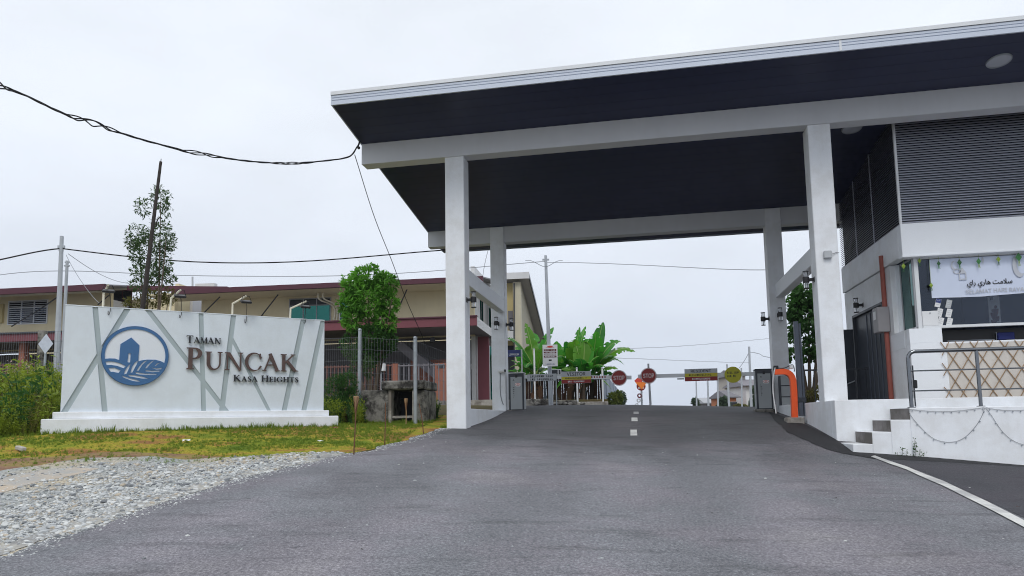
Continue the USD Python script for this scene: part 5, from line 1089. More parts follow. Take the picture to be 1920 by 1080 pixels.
# weeds at the foot of the landing wall
b = land(1712, 866); b = G(G.on_v(1712, 862, 12.80)[0], 12.80, 0); b[2] = float(ground(b[0], b[1])) + .01
t = Thing('wall_weed', 'small weed growing at the foot of the white landing wall', 'weed', b)
rng = np.random.default_rng(3); pts = []; st_ = []
for k, (dx, h) in enumerate(((.0, .30), (.03, .24), (-.10, .12), (-.17, .16), (.09, .12), (-.25, .08), (.16, .07))):
    q = b + G.U * dx - G.V * .02 + np.array([0, 0, 0]); tip = q + np.array([rng.normal(0, .02), -.02, h]); st_.append(rod(q, tip, .003, 4))
    pts += [q + (tip - q) * s + rng.normal(0, .018, 3) for s in np.linspace(.15, 1, max(5, int(h * 75)))]
t.part('stems', cat(*st_), BARK); v, f = leaf_cards(np.array(pts), .036, rng, .5); t.part('leaves', trimesh.Trimesh(v, f, process=False), LEAF_MID)

# ------------------------------------------------------------------ scattered ground cover (past counting)
def instancer(name, label, protos, P, which, rotz, scale, tilt=None):
    path = numbered('/World', name); pi = UsdGeom.PointInstancer.Define(stage, path)
    for k, (m, mt) in enumerate(protos):
        put(f'{path}/variety_{k + 1:03d}' if k else f'{path}/variety', m, mt)
        pi.CreatePrototypesRel().AddTarget(f'{path}/variety_{k + 1:03d}' if k else f'{path}/variety')
    pi.CreatePositionsAttr(Vt.Vec3fArray.FromNumpy(np.asarray(P, np.float32)))
    pi.CreateProtoIndicesAttr(Vt.IntArray.FromNumpy(np.asarray(which, np.int32)))
    a = np.asarray(rotz) / 2; q = np.zeros((len(P), 4)); q[:, 0], q[:, 3] = np.cos(a), np.sin(a)
    if tilt is not None:
        b_ = np.asarray(tilt) / 2; q = np.stack([np.cos(a) * np.cos(b_), np.cos(a) * np.sin(b_), np.sin(a) * np.sin(b_), np.sin(a) * np.cos(b_)], 1)
    pi.CreateOrientationsAttr(Vt.QuathArray([Gf.Quath(*map(float, x)) for x in q]))
    s = np.asarray(scale, np.float32); pi.CreateScalesAttr(Vt.Vec3fArray.FromNumpy(np.repeat(s[:, None], 3, 1) if s.ndim == 1 else s))
    tag(pi.GetPrim(), label, None, None, 'stuff')
    return pi
def scatter(poly, n, rng, dens=None):
    x0, y0, x1, y1 = poly.bounds; out = np.zeros((0, 2)); shapely.prepare(poly)
    while len(out) < n:
        p = rng.uniform((x0, y0), (x1, y1), (n * 3, 2)); k = shapely.contains_xy(poly, p[:, 0], p[:, 1])
        if dens is not None: k &= rng.uniform(size=len(p)) < dens(p)
        out = np.vstack([out, p[k]])
    return out[:n]
rng = np.random.default_rng(21)
def pebble(seed):
    r = np.random.default_rng(seed); m = trimesh.creation.icosphere(1, 1.0); v = m.vertices * r.uniform(.7, 1.25, (len(m.vertices), 1)) * [1, .8, .55]
    return trimesh.convex.convex_hull(v)
STONE = [paint('gravel_stone', (.39, .405, .41), .9, .25, 3.0), paint('gravel_stone_pale', (.52, .53, .52), .9, .2, 3.0), paint('gravel_stone_dark', (.17, .18, .19), .9, .25, 3.0), paint('gravel_stone_warm', (.40, .35, .28), .9, .2, 3.0)]
near = lambda p: np.clip(1.25 - np.hypot(p[:, 0], p[:, 1]) / 14, .25, 1)
bare = lambda p: near(p) * np.where(shapely.contains_xy(_sand, p[:, 0], p[:, 1]), .22, 1) * np.clip(1.9 - 2.2 * meshkit.fbm(np.c_[p * .9, np.zeros(len(p))], 1, 5), .35, 1)
gpoly = GRAVEL.intersection(sbox(-13, 2.5, 0, 14)).difference(ROAD).difference(_soil)
N = 50000; P = scatter(gpoly, N, rng, bare); sc = rng.lognormal(math.log(.0078), .58, N).clip(.003, .042)
instancer('gravel', 'loose grey gravel stones on the verge', [(pebble(k), STONE[k % 4]) for k in range(8)], np.c_[P, ground(P[:, 0], P[:, 1]) + .006 + sc * .2], rng.choice(8, N, p=[.2, .22, .1, .05, .18, .15, .06, .04]), rng.uniform(0, 6.28, N), sc)
# stones strayed onto the asphalt edge
edge_zone = LineString(EDGE).buffer(.45).intersection(ROAD); N = 2600; P = scatter(edge_zone, N, rng, lambda p: np.exp(-(shapely.distance(shapely.points(p), LineString(EDGE)) / .16) ** 2)); sc = rng.lognormal(math.log(.007), .4, N).clip(.003, .016)
instancer('stray_gravel', 'stray gravel along the ragged asphalt edge', [(pebble(20 + k), STONE[k % 3]) for k in range(3)], np.c_[P, ground(P[:, 0], P[:, 1]) + .010], rng.integers(0, 3, N), rng.uniform(0, 6.28, N), sc)
road_near = ROAD.intersection(sbox(-8, 3.5, 9, 13.5)); N = 420; P = scatter(road_near, N, rng); sc = rng.lognormal(math.log(.006), .45, N).clip(.003, .02)
instancer('road_grit', 'grit and small stones lying on the road', [(pebble(30 + k), STONE[[2, 2, 0, 1][k]]) for k in range(4)], np.c_[P, ground(P[:, 0], P[:, 1]) + .012], rng.integers(0, 4, N), rng.uniform(0, 6.28, N), sc)
# grass
def tuft(seed, n=16, h=1.0, spread=.55):
    r = np.random.default_rng(seed); v, f = [], []
    for k in range(n):
        a = r.uniform(0, 6.28); o = r.normal(0, .25, 2); L_ = h * r.uniform(.5, 1.1); w = .045; lean = r.uniform(.2, spread) * L_
        d = np.array([math.cos(a), math.sin(a)]); s = np.array([-d[1], d[0]]) * w; i = len(v)
        v += [(*(o - s), 0), (*(o + s), 0), (*(o + d * lean * .4 + s * .7), L_ * .6), (*(o + d * lean * .4 - s * .7), L_ * .6), (*(o + d * lean), L_ * .95)]
        f += [[i, i + 1, i + 2], [i, i + 2, i + 3], [i + 3, i + 2, i + 4]]
    return trimesh.Trimesh(np.array(v, float), f, process=False)
gz = GRASS.intersection(sbox(-15, 6, -2, 21))
soil = lambda p: np.where(meshkit.fbm(np.c_[p * 1.1, np.full(len(p), .5)], 3, 12) < .56, 1.0, .12)
front = Polygon([tuple(p) for p in px_line((-60, 905), (0, 893), (110, 878), (170, 867), (260, 865), (330, 872), (480, 864), (640, 853), (640, 838), (500, 846), (330, 850), (170, 850), (60, 858), (-60, 868))]).buffer(0)
def gdens(p): return soil(p) * np.where(shapely.contains_xy(front.buffer(.12), p[:, 0], p[:, 1]), .30, 1.0)
N = 42000; P = scatter(gz, N, rng, gdens); sc = rng.lognormal(math.log(.030), .35, N).clip(.012, .085)
instancer('grass', 'short yellow green grass on the verge', [(tuft(k), GRASSM) for k in range(4)], np.c_[P, ground(P[:, 0], P[:, 1])], rng.integers(0, 4, N), rng.uniform(0, 6.28, N), sc)
# longer grass where nothing is trodden: along the plinth, the low wall and the sump
_pl = [tuple(S(u, -.27, 0)[:2]) for u in (-.5, SW + .35)]
N = 900; Z = unary_union([LineString(_pl).buffer(.09), LineString([g2(-4.2, 14.6), g2(-4.2, 19)]).buffer(.10), LineString([tuple(C(l_ - .1, vS - .1, 0)[:2]), tuple(C(r_ + .1, vS - .1, 0)[:2])]).buffer(.16)])
P = scatter(Z, N, rng); sc = rng.lognormal(math.log(.065), .4, N).clip(.03, .16)
instancer('edge_grass', 'longer grass along the foot of the name wall and the low wall', [(tuft(10 + k, 12, 1.0, .4), GRASSM) for k in range(3)], np.c_[P, ground(P[:, 0], P[:, 1])], rng.integers(0, 3, N), rng.uniform(0, 6.28, N), sc)
# dry leaves and twigs blown over road and verge
def dead_leaf(seed):
    r = np.random.default_rng(seed); a = np.linspace(0, 6.28, 8)[:-1]; v = np.c_[np.cos(a) * 1.0, np.sin(a) * .42, .18 * np.cos(a * 2) + r.uniform(0, .2, 7)]
    return trimesh.Trimesh(np.vstack([v, [0, 0, .02]]), [[i, (i + 1) % 7, 7] for i in range(7)], process=False)
N = 110; P = np.vstack([scatter(ROAD.intersection(sbox(-8, 3.5, 8, 15)), 45, rng), scatter(gz.intersection(sbox(-12, 8, -2, 15)), 50, rng), scatter(gpoly, 15, rng)]); sc = rng.uniform(.010, .026, N)
instancer('dry_leaves', 'dry leaves scattered over the road and the verge', [(dead_leaf(1), DARKWOOD), (dead_leaf(2), DARKWOOD), (dead_leaf(3), LEAF_DRY)], np.c_[P, ground(P[:, 0], P[:, 1]) + .014], rng.choice(3, N, p=[.4, .4, .2]), rng.uniform(0, 6.28, N), sc)
# weeds: tall mass left of the name wall
def weed(seed, kind):
    r = np.random.default_rng(seed); st, pts = [], []
    for k in range(7):
        a = r.uniform(0, 6.28); top = np.array([math.cos(a) * .28 * r.uniform(.2, 1), math.sin(a) * .28 * r.uniform(.2, 1), r.uniform(.6, 1.0)]); st.append(tube([(0, 0, 0), top * [.4, .4, .55], top], [.008, .006, .003], 4))
        pts += [top * [s ** 1.3, s ** 1.3, s] + r.normal(0, .05, 3) for s in np.linspace(.12, 1, 16)]
    v, f = leaf_cards(np.array(pts), .13 if kind == 0 else .17, r, .38 if kind == 0 else .12, .3)
    return cat(trimesh.Trimesh(v, f, process=False), *st) if kind == 0 else trimesh.Trimesh(v, f, process=False)
wz = Polygon([tuple(at(x, 780, y)[:2]) for x, y in ((-130, 11.6), (40, 12.0), (92, 12.6), (108, 13.1), (108, 15.6), (100, 19), (-60, 19), (-220, 17))])
N = 1500; P = scatter(wz, N, rng); dd = P[:, 1]; hgt = np.interp(dd, [11.6, 13, 16, 19], [.34, .58, .66, .55]) * rng.lognormal(-.1, .38, N).clip(.3, 1.9) * (.72 + .62 * meshkit.fbm(np.c_[P * .8, np.zeros(N)], 3, 8))
instancer('tall_weeds', 'thicket of tall green and yellowing weeds left of the name wall', [(weed(1, 0), LEAF_WEED), (weed(2, 0), LEAF_WEED), (weed(3, 1), LEAF_WEED), (weed(4, 1), LEAF_YELLOW), (weed(5, 0), LEAF_MID)], np.c_[P, ground(P[:, 0], P[:, 1])], rng.choice(5, N, p=[.22, .18, .38, .14, .08]), rng.uniform(0, 6.28, N), hgt)
bz = Polygon([tuple(at(x, 780, y)[:2]) for x, y in ((612, 15.9), (680, 16.4), (690, 19), (820, 19), (815, 20.5), (600, 20.5))]); N = 380; P = scatter(bz, N, rng)
instancer('undergrowth', 'rank weeds round the concrete sump', [(weed(6, 0), LEAF_WEED), (weed(7, 1), LEAF_WEED), (weed(8, 0), LEAF_MID)], np.c_[P, ground(P[:, 0], P[:, 1])], rng.integers(0, 3, N), rng.uniform(0, 6.28, N), rng.uniform(.25, .6, N))
# seed heads
for k, (px, py) in enumerate(((18, 690), (28, 700), (46, 684), (52, 692))):
    p = at(px, py, 16.5 + .3 * k); b = gp(p[0], p[1])
    t = Thing('seeding_grass', ['pale seed head leftmost over the weeds by the mesh fence', 'pale seed head second from the left over the weeds by the mesh fence', 'pinkish seed head third from the left over the weeds by the mesh fence', 'pinkish seed head nearest the concrete fence post over the weeds'][k], 'grass stalk', b)
    t.part('stalk', tube([b, (b + p) / 2 + [.03, 0, .05], p], .006, 4), WOOD)
    r = np.random.default_rng(k); q = p + r.normal(0, 1, (45, 3)) * [.05, .05, .10]; v, f = leaf_cards(q, .04, r, .4); t.part('seed_head', trimesh.Trimesh(v, f, process=False), paint('seed_head_pink', (.50, .36, .33), .8, .15))
# litter: a pale piece of rubbish and dry leaves on the grass, stones on the road
b = land(38, 847)
t = Thing('concrete_chunk', 'pale broken slab lying at the left edge of the grass', 'rubble', b, .6)
t.part('slab', tf(bx(-.13, .13, -.035, .035, -.01, .05, .012), axes(b + [0, 0, .03], [.8, -.55, -.1], [.55, .8, 0], [.1, 0, 1])), CONC_PALE)
for k, (px, py, lab) in enumerate(((350, 831, 'white scrap of litter on the grass below the wall emblem'), (600, 832, 'pale scrap of litter on the grass near the right end of the wall'), (629, 806, 'dry brown leaf on the grass at the right end of the wall plinth'))):
    b = land(px, py); r = np.random.default_rng(k); a = np.linspace(0, 6.28, 9)[:-1]; v = np.c_[np.cos(a) * .07 * r.uniform(.6, 1.1, 8), np.sin(a) * .05, r.uniform(.03, .07, 8)]
    single('litter', trimesh.Trimesh(np.vstack([v, [0, 0, .06]]) + b, [[i, (i + 1) % 8, 8] for i in range(8)], process=False), SIGNWHITE if k < 2 else TERRA, lab, 'litter')
for k, (px, py, s, lab) in enumerate(((778, 903, .022, 'pale stone on the road near the torches, highest of the loose stones'), (352, 1007, .020, 'grey stone on the asphalt near the gravel edge'), (1128, 1050, .018, 'grey stone on the road low in the middle'))):
    b = land(px, py); single('road_stone', tf(pebble(50 + k), axes(b + [0, 0, .01], [s, 0, 0], [0, s, 0], [0, 0, s])), STONE[k % 2], lab, 'stone')

# ------------------------------------------------------------------ banana plants
def banana_leaf(p0, p1, arch, width, seed, twist=0.0):
    """A long blade along an arching midrib, folded along it, its edge torn."""
    r = np.random.default_rng(seed); n = 26; s = np.linspace(0, 1, n)
    d = p1 - p0; L_ = np.linalg.norm(d); up = np.array([0, 0, 1.0])
    c = p0 + d * s[:, None] + up * (arch * L_ * 4 * s * (1 - s))[:, None]
    t = np.gradient(c, axis=0); t /= np.linalg.norm(t, axis=1, keepdims=True)
    side = np.cross(t, up); side[np.linalg.norm(side, axis=1) < .2] = [1, 0, 0]; side /= np.linalg.norm(side, axis=1, keepdims=True)
    ref = np.array([1.0, 0, 0]); side = np.where((side @ ref)[:, None] < 0, -side, side); a = twist
    nrm = np.cross(side, t); side = side * math.cos(a) + nrm * math.sin(a); nrm = np.cross(side, t)
    prof = np.clip((s - .10) / .9, 0, 1); w = width * .64 * np.sin(np.pi * prof ** .75) ** .62 * (1 - .1 * r.random(n)); w[-1] = .01
    rows = []
    for e in (-1, -.5, 0, .5, 1):
        k = w * (1 if abs(e) < 1 else 1) * e
        rows.append(c + side * k[:, None] + nrm * (abs(e) * .22 * w)[:, None] * (1 if abs(e) == .5 else .72) + up * (r.normal(0, .012, n) * (abs(e) == 1))[:, None])
    v = np.stack(rows, 1).reshape(-1, 3); f = []
    tears = set(r.choice(np.arange(4, n - 2), 6, replace=False))
    for i in range(n - 1):
        for j in range(4):
            if i in tears and j == (0 if i % 2 else 3): continue
            q = [i * 5 + j, i * 5 + j + 1, i * 5 + 6 + j, i * 5 + 5 + j]; f += [[q[0], q[1], q[2]], [q[0], q[2], q[3]]]
    return trimesh.Trimesh(v, f, process=False), tube(c[:-1], np.linspace(.020, .005, n - 1), 5)
RIB = paint('banana_rib', (.30, .38, .12), .5, .08)
STEM = paint('banana_stem', (.075, .055, .04), .8, .3, 6.0, streak=.3)
def banana(label, base_px, Y, top_px, leaves_, dry, seed):
    b = at(base_px[0], base_px[1], Y); tp = at(top_px[0], top_px[1], Y)
    t = Thing('banana_plant', label, 'banana plant', b)
    t.part('stem', tube([b - [0, 0, .2], (b + tp) / 2, tp], [.085, .075, .05], 10), STEM, smooth=60)
    for k, (lx, ly, arch, wpx, dy, tw) in enumerate(leaves_):
        m, rib = banana_leaf(tp, at(lx, ly, Y + dy), arch, wpx * Y / FPX, seed * 20 + k, tw)
        q = t.part('leaf', m, [LEAF_BANANA, LEAF_BANANA2, LEAF_BANANA, LEAF_BANANA3][(seed + k) % 4], smooth=True); t.part('midrib', rib, RIB, of=q)
    for k in range(6):
        r = np.random.default_rng(seed * 90 + k); a = r.uniform(0, 6.28); e = tp + [1.05 * math.cos(a), .7 * math.sin(a), r.uniform(-.45, .35)]
        m, rib = banana_leaf(tp - [0, 0, .1], e, r.uniform(.2, .34), .36, seed * 95 + k, r.uniform(-.5, .5)); q = t.part('leaf', m, [LEAF_BANANA, LEAF_BANANA3, LEAF_BANANA2][k % 3], smooth=True); t.part('midrib', rib, RIB, of=q)
    for k in range(dry):
        r = np.random.default_rng(seed * 50 + k); e = tp + [r.normal(0, .35), r.normal(0, .3), -r.uniform(.9, 1.5)]
        m, rib = banana_leaf(tp - [0, 0, .15], e, .22, .22, seed * 70 + k, r.uniform(-.5, .5)); t.part('dry_leaf', m, LEAF_DRY, smooth=True)
YB = 27.0
banana('banana plant left of the lamp pole, its tall leaf against the yellow house', (1006, 752), YB, (1006, 702),
       [(985, 606, .10, 24, .2, .3), (1038, 614, .12, 22, .3, -.3), (951, 634, .20, 26, -.3, .5), (958, 668, .25, 24, -.6, .4), (1030, 640, .2, 22, -.6, -.2), (1000, 625, .15, 20, .8, .1), (985, 690, .3, 18, -.9, .2), (1042, 655, .25, 18, .5, -.3)], 2, 1)
banana('banana plant in the middle of the bed, straight behind the VISITOR board', (1072, 752), YB + .6, (1075, 702),
       [(1087, 613, .06, 22, .3, .2), (1062, 640, .2, 22, -.4, .3), (1098, 612, .05, 14, .7, -.3), (1078, 636, .16, 26, -.8, .1), (1052, 652, .25, 20, .2, .4), (1045, 670, .3, 18, -.5, .3), (1108, 635, .15, 24, .5, -.3), (1095, 655, .25, 20, -.9, -.2)], 2, 2)
banana('banana plant at the right end of the bed with a long drooping leaf', (1108, 752), YB + .2, (1112, 703),
       [(1131, 604, .08, 30, .2, -.3), (1164, 640, .20, 24, .2, -.5), (1191, 659, .24, 26, -.2, -.5), (1170, 684, .28, 18, .5, -.5), (1150, 668, .25, 24, -.4, -.4), (1118, 622, .1, 28, -.5, .1), (1098, 640, .2, 22, -.7, .3), (1128, 650, .25, 20, -.9, -.2)], 3, 3)
banana('young banana plant between the lamp pole and the middle plant', (1042, 752), YB + 1.2, (1043, 708),
       [(1030, 655, .12, 24, .3, .3), (1058, 650, .12, 24, .2, -.2), (1018, 672, .25, 20, -.3, .2), (1070, 672, .22, 22, -.4, -.2), (1044, 640, .05, 26, .1, .0), (1035, 668, .15, 24, -.8, .3), (1056, 680, .2, 22, -.8, -.2)], 1, 4)
banana('young banana plant in front of the two tall ones at the right of the bed', (1094, 752), YB - .6, (1094, 710),
       [(1080, 648, .1, 24, .3, .3), (1110, 650, .1, 26, .2, -.3), (1066, 675, .22, 22, -.2, .2), (1124, 668, .22, 24, -.3, -.2), (1096, 640, .05, 26, .2, .1), (1136, 688, .28, 18, -.3, -.2), (1088, 672, .15, 26, -.8, .2), (1104, 680, .2, 22, -.9, -.1)], 1, 5)
banana('young banana plant left of the lamp pole by the street name board', (984, 752), YB + .8, (986, 708),
       [(968, 650, .12, 20, .3, .3), (996, 648, .1, 24, .2, -.2), (958, 676, .22, 18, -.2, .2), (1010, 668, .2, 22, -.3, -.2), (982, 668, .15, 22, -.8, .3)], 1, 6)
# planting bed wall
Bw = Frame(0, 0, math.radians(-6)); vb = Bw.inv(at(1060, 755, 25.6))[1]; bw = lambda x, y: Bw.on_v(x, y, vb)
t = Thing('bed_wall', 'low concrete retaining wall along the banana bed beyond the left barrier', 'retaining wall', Bw(*bw(1060, 758)), Bw.yaw)
xs = [985, 1031, 1083, 1141]
for k in range(3):
    t.part('wall_section', bx(bw(xs[k], 755)[0], bw(xs[k + 1], 755)[0] - .01, vb + .02 * k, vb + 2.4, 1.3, bw((xs[k] + xs[k + 1]) / 2, [748, 750.5, 753][k])[2], .02, Bw), [CONC, CONC, CONC_PALE][k])
for k, (x, w_, h_) in enumerate(((1008, .25, .12), (1043, .22, .12), (1058, .3, .14), (1069, .22, .12), (1092, .2, .1))):
    t.part('stone', tf(pebble(80 + k), axes(Bw(bw(x, 757)[0], vb - .06, bw(x, 757)[2]), Bw.U * w_ * .5, Bw.V * .16, np.array([0, 0, h_]))), CONC)
t.part('soil', bx(bw(986, 750)[0], bw(1140, 750)[0], vb + .2, vb + 2.3, 1.2, bw(1060, 752)[2] + .05, .03, Bw), L + 'earth')
bf = Thing('board_fence', 'weathered grey and maroon upright boards behind the banana stems', 'fence', Bw(bw(1060, 750)[0], vb + 2.6, 1.9), Bw.yaw)
f0, f1 = Bw.on_v(986, 730, vb + 2.6)[0], Bw.on_v(1130, 730, vb + 2.6)[0]; ftop = Bw.on_v(1060, 709, vb + 2.6)[2]
BOARDS = [HOARD, paint('maroon_board', (.10, .05, .05), .8, .2, 5.0), paint('grey_board', (.20, .19, .20), .8, .2, 5.0), DARKWOOD]
for k in range(30):
    rr = random.Random(k); a = f0 + (f1 - f0) * k / 30
    bf.part('board', bx(a, a + (f1 - f0) / 30 - .012, vb + 2.6 + rr.uniform(0, .02), vb + 2.63 + rr.uniform(0, .02), 1.5, ftop + rr.uniform(-.06, .05), 0, Bw), BOARDS[rr.choice((0, 1, 1, 2, 3, 3))])
for k, (x, yt, lab) in enumerate(((1003, 655, 'thin white fence post at the left of the banana bed'), (1083, 690, 'thin white fence post in the middle of the banana bed'), (1131, 690, 'thin white fence post at the corner of the blue grey sheet fence'))):
    a, c = bw(x, 752), bw(x, yt); tt = Thing('fence_post', lab, 'post', Bw(a[0], vb + .1, a[2])); tt.part('tube', rod(Bw(a[0], vb + .1, a[2] - .2), Bw(a[0], vb + .1, c[2]), .032, 8), SIGNWHITE); tt.part('cap', tf(trimesh.creation.icosphere(1, .04), trimesh.transformations.translation_matrix(Bw(a[0], vb + .1, c[2]))), SIGNGREY)
# ------------------------------------------------------------------ terraced houses on the left
VS_, VW, VR = 29.0, 32.6, 30.6                            # porch slab edge, upper wall, roof edge
hp = lambda px, py, v: H.on_v(px, py, v)
zs_t, zs_b = hp(720, 600, VS_)[2], hp(720, 616, VS_)[2]
zr_t, zr_b = hp(620, 530, VR)[2], hp(620, 539, VR)[2]
ZG = 2.35
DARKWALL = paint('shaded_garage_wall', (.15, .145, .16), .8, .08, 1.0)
def rails(t, u0, u1, v, z0, z1, step, m, name='gate_bar', F=H, cap=True):
    n = max(2, int(round((u1 - u0) / step)))
    for k in range(n + 1):
        u = u0 + (u1 - u0) * k / n; t.part(name, bx(u - .02, u + .02, v - .02, v + .02, z0, z1, 0, F), m)
    if cap:
        for z in (z0 + .12, z1 - .06): t.part('gate_rail', bx(u0 - .02, u1 + .02, v - .035, v - .0205, z - .025, z + .025, 0, F), m)
def roof_edge(t, u0, u1, v, zt_, zb_, depth, m=MAROON, rise=.16):
    P = [(u, q, z) for u in (u0, u1) for q, z in ((v, zb_), (v, zt_), (v + .18, zb_), (v + .18, zt_))]
    t.part('fascia', tf(trimesh.convex.convex_hull(np.array(P)), H), m)
    P = [(u, q, z + rise * (q - v)) for u in (u0, u1) for q, z in ((v + .181, zt_ - .08), (v + .181, zt_ - .02), (v + depth, zt_ - .08), (v + depth, zt_ - .02))]
    return t.part('roof', tf(trimesh.convex.convex_hull(np.array(P)), H), ROOFTOP)
def framed_window(t, u0, u1, z0, z1, v, nx, nz, gl, fm, bars=0, split=None):
    w = t.part('window_frame', cat(bx(u0 - .05, u1 + .05, v - .05, v - .002, z0 - .05, z0, 0, H), bx(u0 - .05, u1 + .05, v - .05, v - .002, z1, z1 + .05, 0, H), bx(u0 - .05, u0, v - .05, v - .002, z0 + .0005, z1 - .0005, 0, H), bx(u1, u1 + .05, v - .05, v - .002, z0 + .0005, z1 - .0005, 0, H)), fm)
    t.part('dark_room', bx(u0, u1, v - .012, v - .004, z0, z1, 0, H), DARK, of=w)
    for i in range(nx):
        a, b = u0 + (u1 - u0) * i / nx, u0 + (u1 - u0) * (i + 1) / nx
        t.part('pane', bx(a + .025, b - .025, v - .026, v - .020, z0 + .01, z1 - .01, 0, H), gl, of=w)
        if i: t.part('mullion', bx(a - .025, a + .025, v - .045, v - .003, z0, z1, 0, H), fm, of=w)
    if split: t.part('transom', bx(u0, u1, v - .047, v - .028, split - .025, split + .025, 0, H), fm, of=w)
    for k in range(bars):
        z = z0 + (z1 - z0) * (k + .5) / bars; t.part('grille_bar', bx(u0, u1, v - .085, v - .065, z - .016, z + .016, 0, H), SIGNGREY, of=w)
    return w
# house with the teal window
u0, u1 = hp(322, 600, VW)[0], hp(889, 560, VW)[0]
us1 = hp(894, 610, VS_)[0]
h2 = Thing('terrace_house', 'two storey cream terrace house with the teal window, behind the round tree', 'house', H(u0 + 6, VW, ZG), H.yaw, None)
h2.part('wall', bx(u0 + 1.6, u1, VW, VW + .2, zs_b, zr_b + .35, 0, H), CREAM)
h2.part('side_wall', bx(u1 - .2, u1, VW + .201, VW + 11, ZG, zr_b + 1.2, 0, H), HOUSEWHITE)
h2.part('side_wall', bx(u0, u0 + .2, VW + .201, VW + 11, ZG, zr_b + 1.0, 0, H), CREAM)
h2.part('back_wall', bx(u0, u1, VW + 11.001, VW + 11.2, ZG, zr_b + 1.6, 0, H), CREAM)
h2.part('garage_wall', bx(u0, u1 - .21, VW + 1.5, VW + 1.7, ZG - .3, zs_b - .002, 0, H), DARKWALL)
h2.part('porch_slab', bx(u0, us1, VS_ + .1, VW + 1.7, zs_b + .06, zs_t - .10, 0, H), HOUSEGREY)
h2.part('band', bx(u0, us1, VS_, VS_ + .099, zs_b, zs_t, 0, H), MAROON_L)
h2.part('band_cap', bx(u0 - .02, us1 + .02, VS_ - .06, VS_ + .12, zs_t + .001, zs_t + .06, 0, H), MAROON)
h2.part('slab_edge', bx(us1 - .02, us1 + .0, VS_ + .101, VW + 9, zs_b - .02, zs_t - .001, 0, H), HOUSEWHITE)
h2.part('slab_soffit_edge', bx(us1 - .2, us1 - .021, VS_ + .101, VW - .01, zs_b - .0, zs_b + .059, 0, H), HOUSEGREY)
rp = roof_edge(h2, hp(321, 545, VR)[0], hp(905, 520, VR)[0], VR, zr_t, zr_b, 7.5)
h2.part('eave', bx(u0 - .2, u1 + .5, VR + .19, VW - .001, zr_b + .02, zr_b + .10, 0, H), CREAM)
framed_window(h2, hp(544, 600, VW)[0], hp(619, 600, VW)[0], hp(580, 615, VW)[2], hp(580, 561, VW)[2], VW, 3, 1, GLASS_TEAL, FRAMEGREY, 0, hp(580, 573, VW)[2])
framed_window(h2, hp(638, 600, VW)[0], hp(652, 600, VW)[0], hp(640, 600, VW)[2], hp(640, 556, VW)[2], VW, 1, 1, GLASS_TEAL, SIGNWHITE, 6)
ww = h2.part('recess_wall', bx(u0, u0 + 1.6, VW + 1.2, VW + 1.4, zs_b, zr_b + .4, 0, H), HOUSEWHITE)
h2.part('recess_return', bx(u0 + 1.599, u0 + 1.75, VW + .2, VW + 1.4, zs_b, zr_b + .35, 0, H), CREAM_Y)
h2.part('shutter', bx(hp(362, 570, VW + 1.2)[0], hp(384, 570, VW + 1.2)[0], VW + 1.16, VW + 1.199, zs_t, hp(370, 551, VW + 1.2)[2], 0, H), paint('pale_shutter', (.42, .45, .52), .6, .05))
# side windows seen between the left columns
for va, vbk in ((VW + 1.3, VW + 2.2), (VW + 4.0, VW + 4.9)):
    w = h2.part('side_window', bx(u1 + .001, u1 + .05, va - .06, vbk + .06, hp(893, 598, VW)[2], hp(893, 552, VW)[2] + .1, 0, H), SIGNWHITE)
    h2.part('pane', bx(u1 + .051, u1 + .056, va, (va + vbk) / 2 - .03, hp(893, 597, VW)[2], hp(893, 552, VW)[2], 0, H), GLASS_TEAL, of=w)
    h2.part('pane', bx(u1 + .051, u1 + .056, (va + vbk) / 2 + .03, vbk, hp(893, 597, VW)[2], hp(893, 552, VW)[2], 0, H), GLASS_TEAL, of=w)
for px in (607, 616):
    a = hp(px, 541, VW - .25); bnd = hp(px + 20, 556, VW - .12)
    h2.part('downpipe', tube(smooth_path([H(a[0], VW - .9, zr_b - .02), H(a[0], VW - .9, zr_b - .25), H(a[0] + .25, VW - .45, zr_b - .42), H(hp(628 + (px - 607) * .55, 560, VW)[0], VW - .13, zr_b - .62), H(hp(628 + (px - 607) * .55, 580, VW)[0], VW - .12, zr_b - 1.2), H(hp(628 + (px - 607) * .55, 580, VW)[0], VW - .12, zs_t)], 30), .042, 8), CREAMMETAL, smooth=60)
def stay(t, a, b): t.part('stay_rod', rod(H(*a), H(*b), .032, 6), CAB_DARK)
stay(h2, hp(383, 586, VW - .1), hp(412, 557, VW - 1.2)); stay(h2, hp(489, 594, VW - .1), hp(521, 553, VW - 1.2)); stay(h2, hp(751, 570, VW - .1), hp(763, 543, VW - 1.2))
# porch: pillars, stair, doors
for px, m in ((742, SALMON), (470, SALMON)):
    u = hp(px, 690, VS_ + .5)[0]; h2.part('porch_pillar', bx(u - .11, u + .11, VS_ + .4, VS_ + .62, ZG - .4, zs_b - .001 if px != 742 else hp(742, 682, VS_ + .5)[2], 0, H), m)
u = hp(822, 700, VS_ + .2)[0]; h2.part('porch_pillar', bx(u - .14, u + .45, VS_ + .15, VS_ + .45, ZG - .6, hp(820, 681, VS_ + .2)[2], 0, H), SALMON)
h2.part('meter_niche', bx(u - .02, u + .3, VS_ + .13, VS_ + .149, hp(820, 690, VS_)[2], hp(820, 684, VS_)[2], 0, H), CAB_DARK)
P = [(hp(x, y, VS_ + 2.2)[0], v, hp(x, y, VS_ + 2.2)[2]) for x, y in ((742, 652), (752, 640), (832, 700), (822, 716)) for v in (VS_ + 2.2, VS_ + 3.2)]
h2.part('outside_stair', tf(trimesh.convex.convex_hull(np.array(P)), H), HOUSEGREY)
h2.part('stair_wall', bx(hp(760, 700, VS_ + 2.3)[0], hp(830, 700, VS_ + 2.3)[0], VS_ + 3.2, VS_ + 3.3, ZG - .3, hp(790, 672, VS_ + 2.3)[2], 0, H), SALMON)
